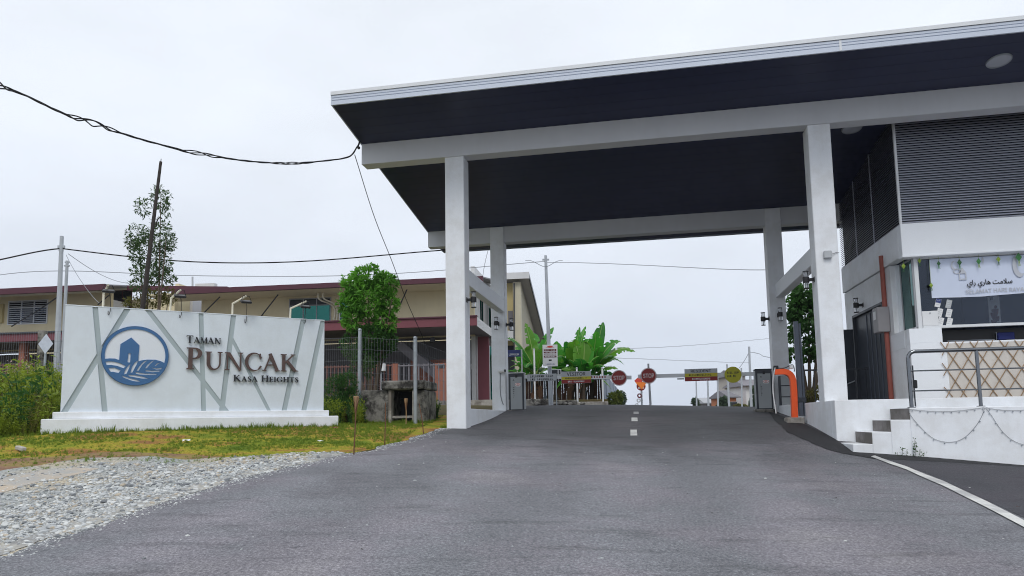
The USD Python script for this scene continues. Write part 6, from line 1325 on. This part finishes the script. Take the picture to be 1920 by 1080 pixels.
h2.part('letter_box', bx(hp(709, 690, 27)[0], hp(722, 690, 27)[0], 26.9, 27.1, hp(715, 696, 27)[2], hp(715, 682, 27)[2], .01, H), SIGNWHITE)
h2.part('letter_box_leg', bx(hp(714, 690, 27)[0], hp(715.5, 690, 27)[0], 26.98, 27.02, ZG - .5, hp(715, 696, 27)[2], 0, H), GALV)
h2.part('porch_floor', bx(hp(760, 750, 27.3)[0], us1 + 1.5, 27.3, VW + 1.49, 1.6, hp(890, 750, 27.3)[2], 0, H), CONC_PALE)
u = hp(902, 690, VW + .5)[0]; h2.part('maroon_wall', bx(u - .12, u + .42, VW + .3, VW + .5, ZG, zs_b - .01, 0, H), MAROON_L)
for k in range(2): h2.part('sliding_door', bx(u + .45 + k * .45, u + .82 + k * .45, VW + .4, VW + .45, ZG, zs_b - .5, 0, H), GLASS_TEAL); h2.part('door_stile', bx(u + .43 + k * .45, u + .46 + k * .45, VW + .35, VW + .46, ZG, zs_b - .45, 0, H), SIGNWHITE)
h2.part('air_conditioner', bx(hp(876, 680, VW)[0], hp(888, 680, VW)[0], VW + .9, VW + 1.2, hp(880, 690, VW)[2], hp(880, 679, VW)[2], .02, H), SIGNWHITE)
rails(h2, hp(606, 700, 27.2)[0], hp(735, 700, 27.2)[0], 27.2, ZG - .3, hp(680, 684, 27.2)[2], .16, GATEBROWN)
rails(h2, hp(748, 700, 27.2)[0], hp(832, 700, 27.2)[0], 27.2, ZG - .3, hp(790, 682, 27.2)[2], .20, HOUSEGREY)
h2.part('roller_grille', bx(hp(690, 690, VW + 1.4)[0], hp(737, 690, VW + 1.4)[0], VW + 1.44, VW + 1.49, ZG, hp(715, 684, VW + 1.4)[2], 0, H), BLACK)
for k in range(14):
    z = ZG + .05 + k * .10; h2.part('grille_slat', bx(hp(690, 690, VW + 1.4)[0], hp(737, 690, VW + 1.4)[0], VW + 1.42, VW + 1.439, z, z + .05, 0, H), HOUSEGREY)
h2.part('porch_lamp', bx(hp(806, 636, VS_ + 1)[0], hp(814, 636, VS_ + 1)[0], VS_ + 1, VS_ + 1.2, hp(810, 642, VS_ + 1)[2], hp(810, 632, VS_ + 1)[2], .02, H), BLACK)
# left house
uL0, uL1 = hp(-260, 600, VW)[0], u0 - .02
zr2t, zr2b = hp(100, 536.5, VR)[2], hp(100, 547.5, VR)[2]
h1 = Thing('terrace_house', 'two storey cream terrace house with the barred window at the left edge', 'house', H(uL0 + 5, VW, ZG), H.yaw, None)
uR = hp(207, 580, VW)[0]
h1.part('wall', bx(uL0, uR, VW, VW + .2, zs_b, zr2b + .3, 0, H), CREAM)
h1.part('recess_wall', bx(uR, uL1, VW + 1.4, VW + 1.6, zs_b, zr_b + .5, 0, H), CREAM)
h1.part('wall_return', bx(uR - .15, uR - .001, VW + .201, VW + 1.4, zs_b, zr_b + .3, 0, H), HOUSEWHITE)
h1.part('back_wall', bx(uL0, uL1, VW + 11.001, VW + 11.2, ZG, zr_b + 1.6, 0, H), CREAM)
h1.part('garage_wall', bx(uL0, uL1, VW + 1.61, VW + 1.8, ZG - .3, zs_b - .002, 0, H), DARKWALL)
h1.part('porch_slab', bx(uL0, uL1, VS_ + .1, VW + 1.6, zs_b + .06, zs_t - .10, 0, H), HOUSEGREY)
h1.part('band', bx(uL0, uL1, VS_, VS_ + .099, zs_b, zs_t - .02, 0, H), MAROON_L)
h1.part('band_cap', bx(uL0, uL1, VS_ - .06, VS_ + .12, zs_t - .019, zs_t + .05, 0, H), CAB_DARK)
roof_edge(h1, uL0, hp(196, 540, VR)[0], VR, zr2t, zr2b, 7.5)
zr3t, zr3b = hp(260, 534.5, VR + 1.6)[2], hp(260, 543, VR + 1.6)[2]
P = [(u, q, z) for u, zb3, zt3_ in ((hp(196, 540, VR)[0] + .002, zr3b, zr3t), (hp(425, 545, VR + 1.6)[0], hp(425, 546, VR + 1.6)[2], hp(425, 537, VR + 1.6)[2])) for q, z in ((VR + 1.6, zb3), (VR + 1.6, zt3_), (VR + 1.78, zb3), (VR + 1.78, zt3_))]
h1.part('rear_fascia', tf(trimesh.convex.convex_hull(np.array(P)), H), MAROON)
framed_window(h1, hp(17, 590, VW)[0], hp(88, 590, VW)[0], hp(50, 606.5, VW)[2], hp(50, 565, VW)[2], VW, 3, 1, GLASS, ALU, 11, hp(50, 577, VW)[2])
framed_window(h1, hp(213, 570, VW + 1.4)[0], hp(246, 570, VW + 1.4)[0], zs_t, hp(230, 546, VW + 1.4)[2], VW + 1.4, 2, 1, GLASS, MAROON)
h1.part('window_hood', bx(hp(-30, 570, VW)[0], hp(9, 570, VW)[0], VW - .12, VW - .002, hp(0, 606, VW)[2], hp(0, 571, VW)[2], 0, H), CREAM_Y)
stay(h1, hp(60, 590, VW - .2), hp(108, 557, VW - 1.5)); stay(h1, hp(22, 612, VW - .4), hp(60, 588, VW - 1.2)); stay(h1, hp(184, 571, VW - .3), hp(205, 553, VW - 1.2))
for px in (-60, 42, 150): u = hp(px, 690, VS_ + .5)[0]; h1.part('porch_pillar', bx(u - .14, u + .14, VS_ + .4, VS_ + .68, ZG - .4, zs_b - .001, 0, H), SALMON)
rails(h1, hp(-60, 700, 27.2)[0], hp(330, 700, 27.2)[0], 27.2, ZG - .3, hp(50, 681, 27.2)[2], .17, GATEBROWN)
h1.part('roof_vent', rod(H(*hp(361, 545, VR + 3)), H(*hp(361, 519, VR + 3)), .05, 8), SIGNGREY)
h1.part('parapet', bx(hp(366, 535, VR + 5)[0], hp(402, 535, VR + 5)[0], VR + 5, VR + 5.3, zr_t, hp(380, 531.5, VR + 5)[2], 0, H), HOUSEWHITE)
# the yellow house beyond
V3 = 36.0
h3 = Thing('gable_house', 'yellow house with a white edged sloping roof behind the left banana plant', 'house', H(hp(960, 700, V3)[0], V3, ZG), H.yaw)
a0, a1 = hp(938, 600, V3)[0], hp(978, 600, V3)[0]; zt3 = hp(965, 527, V3)[2]
h3.part('front_wall', bx(a0, hp(963, 600, V3)[0], V3, V3 + .2, ZG, zt3 - .1, 0, H), CREAM_Y)
h3.part('corner_pier', bx(hp(963, 600, V3)[0] + .02, a1, V3 - .25, V3 + .2, ZG, zt3 - .1, 0, H), paint('pale_cream_wall', (.52, .48, .36), .7, .05))
fall = math.tan(math.radians(14.5))
def sl(u_0, u_1, d0, d1): return tf(trimesh.convex.convex_hull(np.array([(u, v, zt3 - fall * (v - V3) + d) for u in (u_0, u_1) for v in (V3 - .5, V3 + 12) for d in (d0, d1)])), H)
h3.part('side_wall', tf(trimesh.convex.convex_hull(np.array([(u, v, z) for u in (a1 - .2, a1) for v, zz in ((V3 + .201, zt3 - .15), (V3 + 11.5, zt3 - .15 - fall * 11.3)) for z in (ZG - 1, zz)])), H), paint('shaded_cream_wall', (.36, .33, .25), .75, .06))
h3.part('roof', sl(a0 - .3, a1 + .45, 0, .12), paint('pale_soffit', (.50, .48, .46), .7, .05))
h3.part('barge_board', sl(a1 + .451, a1 + .50, -.06, .16), CAB_DARK)
h3.part('fascia', bx(a0 - .3, a1 + .5, V3 - .56, V3 - .501, zt3 + .0, zt3 + .34, 0, H), HOUSEWHITE)
h3.part('mid_band', bx(a0, a1 - .4, V3 - .5, V3 - .251, hp(960, 640, V3)[2], hp(960, 622, V3)[2], 0, H), HOUSEWHITE)
h2.part('upper_pane', bx(hp(544, 600, VW)[0] + .03, hp(619, 600, VW)[0] - .03, VW - .028, VW - .0265, hp(580, 572, VW)[2], hp(580, 562, VW)[2], 0, H), CAB_DARK)
h3.part('dark_opening', bx(hp(953, 600, V3)[0], hp(962, 600, V3)[0], V3 - .03, V3 - .002, hp(957, 618, V3)[2], hp(957, 583, V3)[2], 0, H), DARKWALL)
h3.part('dark_opening', bx(hp(953, 700, V3)[0], hp(965, 700, V3)[0], V3 - .03, V3 - .002, ZG, hp(957, 648, V3)[2], 0, H), DARK)
h3.part('pipe', rod(H(*hp(964, 735, V3 - .3)), H(*hp(964, 531, V3 - .3)), .04, 6), CAB_DARK)

# ------------------------------------------------------------------ fences
def mesh_fence(label, pxs, ys_top, ys_bot, Ys, posts, step, m=GALV, seed=0):
    P = [at(x, yb, Y_) for x, yb, Y_ in zip(pxs, ys_bot, Ys)]; Tt = [at(x, yt, Y_) for x, yt, Y_ in zip(pxs, ys_top, Ys)]
    t = Thing('mesh_fence', label, 'fence', P[0])
    for a, b, c, d in zip(P[:-1], P[1:], Tt[:-1], Tt[1:]):
        L_ = np.linalg.norm((b - a)[:2]); n = int(L_ / step); ms = []
        for k in range(n + 1):
            s = k / n; ms.append(bx(-.0022, .0022, -.0022, .0022, 0, np.linalg.norm((c + (d - c) * s) - (a + (b - a) * s))).apply_translation(a + (b - a) * s))
        for s in np.linspace(.03, .99, 6): ms.append(tube([a + (c - a) * s, ((a + (c - a) * s) + (b + (d - b) * s)) / 2, b + (d - b) * s], .003, 4))
        t.part('wire_mesh', cat(*ms), m, kind='stuff')
    for px, yb, yt, Y_, w, mt in posts:
        a = at(px, yb, Y_); z1 = at(px, yt, Y_)[2]
        if mt is CONC: q = t.part('post', bx(a[0] - w, a[0] + w, a[1] - w, a[1] + w, a[2] - .4, z1, .01), mt)
        else: q = t.part('post', rod([a[0], a[1], a[2] - .4], [a[0], a[1], z1], w, 10), mt, smooth=50); t.part('cap', tf(trimesh.creation.icosphere(1, w * 1.15), trimesh.transformations.translation_matrix([a[0], a[1], z1])), mt, of=q)
mesh_fence('rusty wire mesh fence on a concrete post at the left edge', (-120, 75, 118), (622, 622, 620), (725, 722, 722), (19.5, 19.5, 19.5), [(75, 720, 620, 19.4, .085, CONC)], .065, CABLE_GREY)
mesh_fence('wire mesh fence between two galvanised posts beside the concrete sump', (600, 674, 779, 836), (634, 632, 638, 660), (745, 745, 752, 755), (19.0, 18.2, 18.6, 19.6), [(674, 745, 619, 18.1, .046, GALV), (779, 798, 634, 17.2, .046, GALV)], .075, CABLE_GREY)
# blue grey sheet fence receding beyond the banana bed
hs = Thing('sheet_fence', 'blue grey metal sheet fence running away beyond the banana bed', 'fence', at(1132, 757, 26.5))
A, B = at(1131, 756, 26.5), at(1166, 762, 52)
for k in range(14):
    s0, s1 = k / 14, (k + 1) / 14 - .004; a, b = A + (B - A) * s0, A + (B - A) * s1; zt_ = at(1138, 697, 26.5)[2] + (at(1166, 738, 52)[2] - at(1138, 697, 26.5)[2]) * s0
    d = (b - a); n = np.array([d[1], -d[0], 0]); n /= np.linalg.norm(n)
    P = [q + n * e + np.array([0, 0, z]) for q in (a, b) for e in (0, .03 + .02 * (k % 2)) for z in (-.6, zt_ - q[2])]
    hs.part('sheet', trimesh.convex.convex_hull(np.array(P)), HOARD)
# grey gate post and dark fence between the right columns
gpv = 16.2
t = Thing('gate_post', 'tall blue grey steel gate post between the right columns', 'post', G(*G.on_v(1497, 755, gpv)), G.yaw)
a, b = G.on_v(1494, 700, gpv)[0], G.on_v(1507, 700, gpv)[0]
t.part('upright', bx(a, (a + b) / 2 + .02, gpv, gpv + .10, 1.5, G.on_v(1494, 602, gpv)[2], .006, G), GATEGREY); t.part('upright', bx((a + b) / 2 + .035, b, gpv + .01, gpv + .09, 1.5, G.on_v(1494, 606, gpv)[2], .006, G), GATEGREY)
t.part('bracket', bx(a - .02, b + .02, gpv - .012, gpv + .12, 1.8, 1.9, .004, G), CAB_DARK)
rf = Thing('railing_fence', 'dark railing fence behind the grey gate post', 'fence', G(*G.on_v(1520, 755, 18.0)), G.yaw)
ua, ub = G.on_v(1503, 700, 18)[0], G.on_v(1503, 700, 18)[0] + 1.5
for z in (G.on_v(1520, 694, 18)[2], 1.75): rf.part('rail', bx(ua, ub, 17.98, 18.02, z - .02, z + .02, 0, G), CAB_DARK)
for k in range(7): u = ua + .05 + (ub - ua - .1) * k / 6; rf.part('bar', bx(u - .01, u + .01, 17.99, 18.01, 1.2, G.on_v(1520, 694, 18)[2], 0, G), CAB_DARK)
eb = Thing('control_box', 'tall grey control box with three panels in front of the right back column', 'control box', G(*G.on_v(1470, 765, 18.9)), G.yaw)
a, b = G.on_v(1464, 735, 18.9)[0], G.on_v(1483, 735, 18.9)[0]; zz = [G.on_v(1473, y, 18.9)[2] for y in (764, 744, 723, 704)]
eb.part('case', bx(a, b, 18.92, 19.2, zz[0] - .5, zz[3], .01, G), CAB_DARK)
for k in range(3): eb.part('panel', bx(a + .015, b - .015, 18.9, 18.919, zz[k] + .012, zz[k + 1] - .012, .004, G), CABINET)

# ------------------------------------------------------------------ poles
def pole(name, label, bot, top, Y_, r0, r1, m, category='pole', arms=(), lean=True):
    a, b = at(*bot, Y_), at(*top, Y_); g = float(ground(a[0], a[1])); k = (g - .2 - a[2]) / (b[2] - a[2]); a = a + (b - a) * k
    if not lean: a[:2] = b[:2]
    t = Thing(name, label, category, [a[0], a[1], g])
    t.part('shaft', tube([a, (a + b) / 2, b], [r0, (r0 + r1) / 2, r1], 10), m, smooth=60)
    for w, dz, th in arms: t.part('cross_arm', bx(-w, w, -.03, .03, -th, th).apply_translation(b + [0, 0, dz]), m)
    return t, b
pole('utility_pole', 'tall grey utility pole at the left of the name wall', (105, 712), (116, 443), 21.0, .10, .055, POLEGREY, 'utility pole', ((.10, -.33, .04), (.06, -.45, .02)))
pole('thin_pole', 'thinner grey pole just right of the tall utility pole', (116, 705), (126, 489), 21.6, .055, .045, POLEGREY, 'pole', ((.06, -.05, .02), (.08, -.16, .02)))
t, b = pole('timber_pole', 'leaning dark timber pole rising behind the name wall', (266, 590), (301.5, 303), 16.0, .075, .032, DARKWOOD, 'pole')
t.part('iron_tip', rod(b, b + [.006, 0, .07], .008, 5), CAB_DARK)
p = at(293, 423, 15.95); t.part('rope', tube(smooth_path([p, p + [.05, -.06, .10], p + [.10, -.04, .18], p + [.13, 0, .16]], 12), .016, 5), DARKWOOD)
t, b = pole('lamp_pole', 'tall pale pole carrying the notice poster beyond the left barrier', (1033, 758), (1023, 479), 24.2, .085, .05, POLEGREY, 'pole', ((.12, -.15, .025),))
# notice poster and small board on that pole
def flat(px, py, Y_): return at(px, py, Y_)
a, b = flat(1018, 687, 24.0), flat(1045, 646, 24.0)
nt = Thing('notice_poster', 'white warning poster with dark red print tied to the tall pale pole', 'poster', (a + b) / 2)
nt.part('sheet', bx(a[0], b[0], 24.0, 24.012, a[2], b[2]), SIGNWHITE)
W2 = b[0] - a[0]; cx = (a[0] + b[0]) / 2; Hh = b[2] - a[2]
pm = lambda z: axes(np.array([cx, 23.9995, z]), [1, 0, 0], [0, 0, 1], [0, -1, 0])
nt.part('red_emblem', ext(unary_union([ell(0, 0, W2 * .2, Hh * .045), Polygon([(-W2 * .3, -.02), (W2 * .3, -.02), (0, .04)])]), .002, pm(b[2] - Hh * .10)), REDBRIGHT)
for k, (zf, h_, m) in enumerate(((.25, .085, MAROONTXT), (.36, .07, MAROONTXT), (.44, .03, MAROONTXT), (.55, .09, MAROONTXT))):
    q = nt.part('print_band', ext(sbox(-W2 * .42, -Hh * h_ * .5, W2 * .42, Hh * h_ * .5), .002, pm(b[2] - Hh * zf)), m)
    nt.part('small_print', ext(scribble(W2 * .7, Hh * h_ * .6, 11, 90 + k, -W2 * .35, -Hh * h_ * .3), .002, axes(np.array([cx, 23.9970, b[2] - Hh * zf]), [1, 0, 0], [0, 0, 1], [0, -1, 0])), SIGNWHITE, of=q)
nt.part('camera_icon', ext(sbox(-.05, -.025, .05, .025), .002, pm(b[2] - Hh * .72)), BLACK)
nt.part('small_print', ext(scribble(W2 * .6, Hh * .06, 8, 99, -W2 * .3, -Hh * .03), .002, pm(b[2] - Hh * .90)), SIGNBLUE)
a, b = flat(1033, 703, 24.4), flat(1052, 692, 24.4)
nt = Thing('small_board', 'small dark board with white edges under the warning poster', 'sign', (a + b) / 2)
nt.part('board', bx(a[0], b[0], 24.4, 24.42, a[2], b[2]), SIGNWHITE); nt.part('dark_print', bx(a[0] + .02, (a[0] + b[0]) / 2 + .06, 24.396, 24.3995, a[2] + .02, b[2] - .03), CAB_DARK); nt.part('dark_print', bx((a[0] + b[0]) / 2 + .09, b[0] - .02, 24.396, 24.3995, a[2] + .02, b[2] - .03), CAB_DARK)
nt.part('leg', bx((a[0] + b[0]) / 2 - .02, (a[0] + b[0]) / 2 + .02, 24.421, 24.46, 1.8, b[2] - .02), GALV)
# street name sign
a, b = flat(950, 669, 22.5), flat(978, 656, 22.5)
nt = Thing('street_name_sign', 'blue street name board on a thin white frame behind the left barrier cabinet', 'street sign', [(a[0] + b[0]) / 2, 22.5, 1.9])
q = nt.part('board', bx(a[0], b[0] - .03, 22.5, 22.53, a[2], b[2], .004), SIGNBLUE)
nt.part('small_print', ext(scribble((b[0] - a[0]) * .7, .07, 9, 71, -.17, -.07), .002, axes(np.array([(a[0] + b[0]) / 2, 22.4995, (a[2] + b[2]) / 2]), [1, 0, 0], [0, 0, 1], [0, -1, 0])), SIGNWHITE, of=q)
for x in (a[0] + .02, b[0]): nt.part('leg', bx(x - .022, x + .022, 22.531, 22.57, 1.6, b[2] + .02), SIGNWHITE if x > a[0] + .1 else CAB_DARK)
# diamond sign by the left fence
a = at(86, 645, 19.0); nt = Thing('diamond_sign', 'pale diamond shaped sign on a thin post by the left mesh fence', 'traffic sign', gp(a[0], a[1]))
w_ = 14 / FPX * 19; hh = 19 / FPX * 19
nt.part('plate', ext(Polygon([(-w_, 0), (0, -hh), (w_, 0), (0, hh)]), .012, axes(a, [1, 0, 0], [0, 0, 1], [0, -1, 0])), paint('pale_sign', (.50, .54, .62), .5, .12, 9))
nt.part('post', rod([a[0] - .02, 19.03, float(ground(a[0], a[1])) - .3], [a[0] - .02, 19.03, a[2] + .1], .028, 8), GALV)
# road signs and poles beyond the crest
Y_ = 36.0
def proj_part(t, shape, px, py, m, name, y=0.0, of=None, k=1.0): return t.part(name, ext(affinity.scale(shape, Y_ / FPX * k, Y_ / FPX * k, origin=(0, 0)), .015, axes(at(px, py, Y_ - y), [1, 0, 0], [0, 0, 1], [0, -1, 0])), m, of=of)
b = at(1204, 760, Y_); ts = Thing('traffic_sign_post', 'leaning stack of orange and red road signs behind the right STOP disc', 'traffic signs', [b[0], b[1], float(ground(b[0], b[1]))])
ts.part('post', rod([b[0], Y_ + .05, float(ground(b[0], b[1])) - .3], at(1202, 708, Y_ + .05), .05, 8), GALV)
proj_part(ts, Polygon([(-8, 0), (0, -7), (8, 0), (0, 7)]), 1197, 714, REDBRIGHT, 'diamond_plate', .02); proj_part(ts, Polygon([(-11, 5), (11, 5), (1, -9)]), 1202, 721.5, ORANGESIGN, 'triangle_plate', .05)
d_ = proj_part(ts, Point(0, 0).buffer(8.5, 16), 1202, 724, RED, 'round_plate', .0); ts.part('small_print', ext(sbox(-.15, -.05, .15, .04), .003, axes(at(1202, 724, Y_ - .016) - np.array([0, 0, .08]), [1, 0, 0], [0, 0, 1], [0, -1, 0])), SIGNWHITE, of=d_)
for px, py, r, m in ((1199, 742, 4.5, MAROONTXT), (1197.5, 751, 4.0, SIGNGREY), (1194, 759, 3.0, SIGNGREY)): proj_part(ts, Point(0, 0).buffer(r, 12).difference(Point(0, 0).buffer(r * .45, 12)), px, py, m, 'round_mirror', .03)
def far_pole(px0, py0, px1, py1, Y_, r, label, lamp=False, name='far_pole'):
    t, b = pole(name, label, (px0, py0), (px1, py1), Y_, r, r * .7, CABLE_GREY if r < .09 else POLEGREY, 'pole')
    if lamp: t.part('lamp_arm', tube([b, b + [.5, 0, .12], b + [1.1, 0, .05]], .04, 6), POLEGREY); t.part('lamp_head', bx(.9, 1.5, -.12, .12, -.03, .06).apply_translation(b), CABLE_GREY)
far_pole(1220, 765, 1215.5, 682, 44, .085, 'dark pole standing behind the right STOP disc'); far_pole(1306.5, 768, 1305, 703, 70, .09, 'far pole, leftmost under the RESIDENT board')
far_pole(1328.5, 768, 1326.5, 700, 70, .12, 'far pole under the right half of the RESIDENT board'); far_pole(1346.5, 768, 1345.5, 706, 62, .10, 'far lamp pole just right of the RESIDENT board', True, 'far_lamp_pole')
far_pole(1359, 768, 1359, 724, 95, .09, 'short thin far pole between the RESIDENT board and the yellow disc'); far_pole(1367.5, 768, 1363, 683, 66, .12, 'far pole passing behind the left edge of the yellow disc')
far_pole(1391.5, 768, 1390, 690, 66, .10, 'brownish far pole right of the yellow disc'); far_pole(1409, 768, 1404.5, 650, 56, .12, 'tallest far pole with cables, left of the right barrier cabinet', False, 'far_utility_pole')

# ------------------------------------------------------------------ cables
def cable(label, pts, r, m=CABLE, n=60, strands=1, twist=30.0, rad=.02):
    p = smooth_path(np.array(pts, float), n); t = Thing('overhead_cable', label, 'cable', p[0])
    if strands == 1: t.part('strand', tube(p, r, 5), m)
    else:
        s = np.linspace(0, 1, n); T = np.gradient(p, axis=0); T /= np.linalg.norm(T, axis=1, keepdims=True); a = np.cross(T, [0, 0, 1.0]); a /= np.linalg.norm(a, axis=1, keepdims=True); b = np.cross(T, a); rr = np.random.default_rng(4)
        for k in range(strands):
            ph = s * twist + k * 2 * math.pi / strands + .9 * np.sin(s * 17 + k); amp = rad * (.25 + 1.5 * np.clip(np.sin(s * 26) * (1 - s * .95), 0, 1))
            t.part('strand', tube(p + a * (np.cos(ph) * amp)[:, None] + b * (np.sin(ph) * amp)[:, None], r, 5), m)
ce = G(UL + .01, 14.35, soff(14.35) - .05)
Yc = ce[1]
cp_ = [(-60, 128), (0, 160), (60, 185), (120, 213), (180, 233), (235, 252), (285, 267), (350, 283), (420, 296), (500, 305), (570, 305.5), (630, 299), (660, 290)]
cable('thick twisted black cable sagging from the left edge to the canopy corner', [at(x, y, 8.2 + (Yc - 8.2) * ((x + 60) / 730) ** .9) for x, y in cp_] + [at(666, 281, Yc), ce], .0105, CABLE, 240, 3, 62, .034)
cable('thin wire hanging from the canopy corner down to the concrete sump', [at(665, 290, Yc), at(682, 345, 15.8), at(705, 415, 16.6), at(735, 490, 17.6), at(765, 570, 18.6), at(797, 645, 19.6), at(806, 690, 20.2)], .009)
cl = Thing('cable_clamp', 'small black cable clamp under the canopy corner', 'clamp', ce); cl.part('hook', tube([ce + [0, 0, .05], ce + [-.03, 0, -.05], ce + [-.02, 0, -.12]], .018, 6), CABLE); cl.part('insulator', tf(trimesh.creation.icosphere(1, .035), trimesh.transformations.translation_matrix(ce + [-.02, 0, -.10])), BLACK)
pt = at(115, 466, 21.0)
cable('black service cable from the left edge to the tall utility pole', [at(-60, 497, 19.5), at(0, 487, 20), at(60, 474, 20.5), pt], .022)
cable('black service cable from the tall utility pole to the back of the canopy', [pt, at(180, 474, 21), at(330, 489, 21.2), at(450, 493, 21.3), at(560, 490.5, 21.4), at(680, 482, 21.5), G(UL + .02, VB - .1, soff(VB) + .02)], .020)
cable('thin pale wire crossing behind the utility poles', [at(-60, 527, 24), at(120, 508, 24), at(300, 515, 24), at(480, 518, 24), at(640, 517, 24), at(800, 509, 24), at(930, 498, 24), at(1023, 490, 24.2)], .011, CABLE_GREY)
cable('thin slack wire from the pole down to the house with the barred window', [at(128, 476, 21), at(160, 498, 24), at(200, 520, 27), at(240, 531, 30)], .009, CABLE_GREY)
cable('thin wire from the pole down behind the name wall', [at(124, 478, 21), at(140, 508, 20), at(165, 545, 18.5), at(186, 568, 16.5)], .007, CABLE_GREY)
cable('thin wire from the tall pale pole to the right back column', [at(1023, 492, 24.2), at(1130, 494, 24), at(1260, 500, 23), at(1436, 506, 19.8)], .010, CABLE_GREY)
cable('slack short wire looping at the top of the tall pale pole', [at(985, 489, 24.2), at(1005, 493, 24.2), at(1023, 500, 24.1), at(1040, 492, 24.2), at(1055, 489, 24.2)], .010, CABLE_GREY)
cable('faint upper wire far beyond the gate', [at(1150, 653, 40), at(1240, 651, 45), at(1340, 644, 50), at(1450, 634, 55)], .012, CABLE_GREY)
cable('faint lower wire far beyond the gate', [at(1150, 671, 40), at(1230, 674, 45), at(1330, 678, 50), at(1404, 680, 56)], .012, CABLE_GREY)
cable('wire from the tallest far pole to the right', [at(1405, 660, 56), at(1412, 661, 56), at(1428, 666, 54), at(1450, 671, 52)], .022, CABLE_GREY)
cable('wire slanting down left from the tallest far pole', [at(1404, 661, 56), at(1396, 676, 58), at(1386, 690, 60)], .018, CABLE_GREY)
cable('wire from the left back column up to the canopy edge', [at(905, 520, 20), at(910, 490, 20), at(917, 463, 19.9)], .006, CABLE_GREY)

# ------------------------------------------------------------------ far beyond the crest
def far_house(label, x0, x1, ytop, Y_, stor, m, roofm, depth=8, seed=0, cat_='house'):
    a, b = at(x0, 760, Y_), at(x1, 760, Y_); zt_ = at((x0 + x1) / 2, ytop, Y_)[2]; g = float(ground(a[0], a[1])) - .5
    t = Thing('distant_house', label, cat_, [(a[0] + b[0]) / 2, Y_, g])
    t.part('wall', bx(a[0], b[0], Y_, Y_ + depth, g, zt_), m)
    t.part('roof', trimesh.convex.convex_hull(np.array([(x, y, z) for x, y, z in ((a[0] - .4, Y_ - .5, zt_), (b[0] + .4, Y_ - .5, zt_), (a[0] - .4, Y_ + depth + .4, zt_ + .002), (b[0] + .4, Y_ + depth + .4, zt_ + .002), (a[0] - .2, Y_ + depth / 2, zt_ + .9), (b[0] + .2, Y_ + depth / 2, zt_ + .9), (a[0] - .4, Y_ - .5, zt_ - .12), (b[0] + .4, Y_ - .5, zt_ - .12))])), roofm)
    w = b[0] - a[0]; n = max(1, int(w / 1.6)); sh = (zt_ - 1.2 - max(g, zt_ - 3.0 * stor)) / stor
    for s in range(stor):
        for k in range(n):
            x = a[0] + w * (k + .5) / n; z = zt_ - 1.0 - s * 2.7
            q = t.part('window', bx(x - .42, x + .42, Y_ - .04, Y_ - .002, z - .55, z + .45), SIGNGREY); t.part('pane', bx(x - .36, x + .36, Y_ - .05, Y_ - .041, z - .49, z + .39), DARK, of=q)
far_house('distant cream three storey house right of the yellow disc', 1381, 1400, 703, 88, 2, DISTANT, HOUSEGREY)
far_house('distant white house beside the right barrier cabinet', 1400, 1442, 722, 84, 2, DISTANT_W, HOUSEGREY)
far_house('distant orange fronted house under the yellow disc', 1371, 1381, 744, 80, 1, paint('distant_orange_wall', (.50, .18, .08), .8, .05), DARKWALL)
far_house('long low distant building with a grey roof under the RESIDENT board', 1323, 1349, 755, 110, 1, HOUSEGREY, paint('pale_grey_roof', (.33, .34, .36), .7, .05))
def far_tree(label, balls, n, size, seed, m=LEAF_FAR):
    B = np.array(balls); c = B[:, :3].mean(0); b = np.array([c[0], c[1], float(ground(c[0], c[1]))]); t = Thing('distant_tree', label, 'tree', b)
    t.part('trunk', limb_tree(b, [x[:3] for x in B[:4]], .16, seed), BARK); t.part('crown', crown(balls, n, size, seed, .6, .0, .5), m)
far_tree('small distant tree under the left half of the RESIDENT board', [ball(1304, 753, 85, 6, 7), ball(1307, 760, 85, 5, 6)], 300, .45, 31); far_tree('distant dark green tree right of the RESIDENT board', [ball(1356, 752, 78, 8, 9), ball(1361, 760, 78, 9, 8), ball(1352, 762, 78, 7, 7)], 500, .5, 32)
far_tree('distant yellowish shrubbery under the yellow disc', [ball(1384, 763, 70, 8, 6), ball(1394, 764, 70, 8, 6)], 300, .35, 33, LEAF_YELLOW); far_tree('dark leafy tree in front of the distant white house', [ball(1416, 738, 66, 6, 14), ball(1412, 757, 66, 7, 10)], 420, .4, 34)
# hill
xs = np.linspace(-700, 500, 80); ys = np.linspace(560, 1050, 14)
hx, hy = np.meshgrid(xs, ys, indexing='ij'); c = at(1160, 745, 800)
hz = -26 + 60 * np.exp(-((hx - c[0] + 70) / 90) ** 2 - ((hy - 800) / 130) ** 2) + 18 * np.exp(-((hx + 420) / 160) ** 2 - ((hy - 800) / 130) ** 2) + 7 * (meshkit.fbm(np.stack([hx / 40, hy / 40, hx * 0], -1), 4, 3) - .5) - 3
i, j = np.meshgrid(np.arange(79), np.arange(13), indexing='ij'); k = i * 14 + j
hf = np.stack([k, k + 14, k + 15, k + 1], -1).reshape(-1, 4)
setting('hills', (np.stack([hx, hy, hz], -1).reshape(-1, 3), hf), paint('hill_green', (.07, .10, .075), .9, .3, .02), True, 'blue green hill far beyond the gate')
# ------------------------------------------------------------------ air
usdkit.material(stage, L + 'air', {'v': ('principled_volume', {'color': (.86, .91, 1.0), 'density': .00020, 'anisotropy': .2})}, [], volume='v.volume')
_x0, _x1, _y0, _y1 = GX[0] - 20, GX[-1] + 20, GY[0] - 20, max(GY[-1], 1100) + 20
tag(put('/World/haze', bx(_x0, _x1, _y0, _y1, float(min(GZ.min(), hz.min())) - 1.5, max(float(hz.max()), float(GZ.max()), 9.5) + 2), L + 'air'), 'thin pale haze over the far land', None, None, 'stuff')
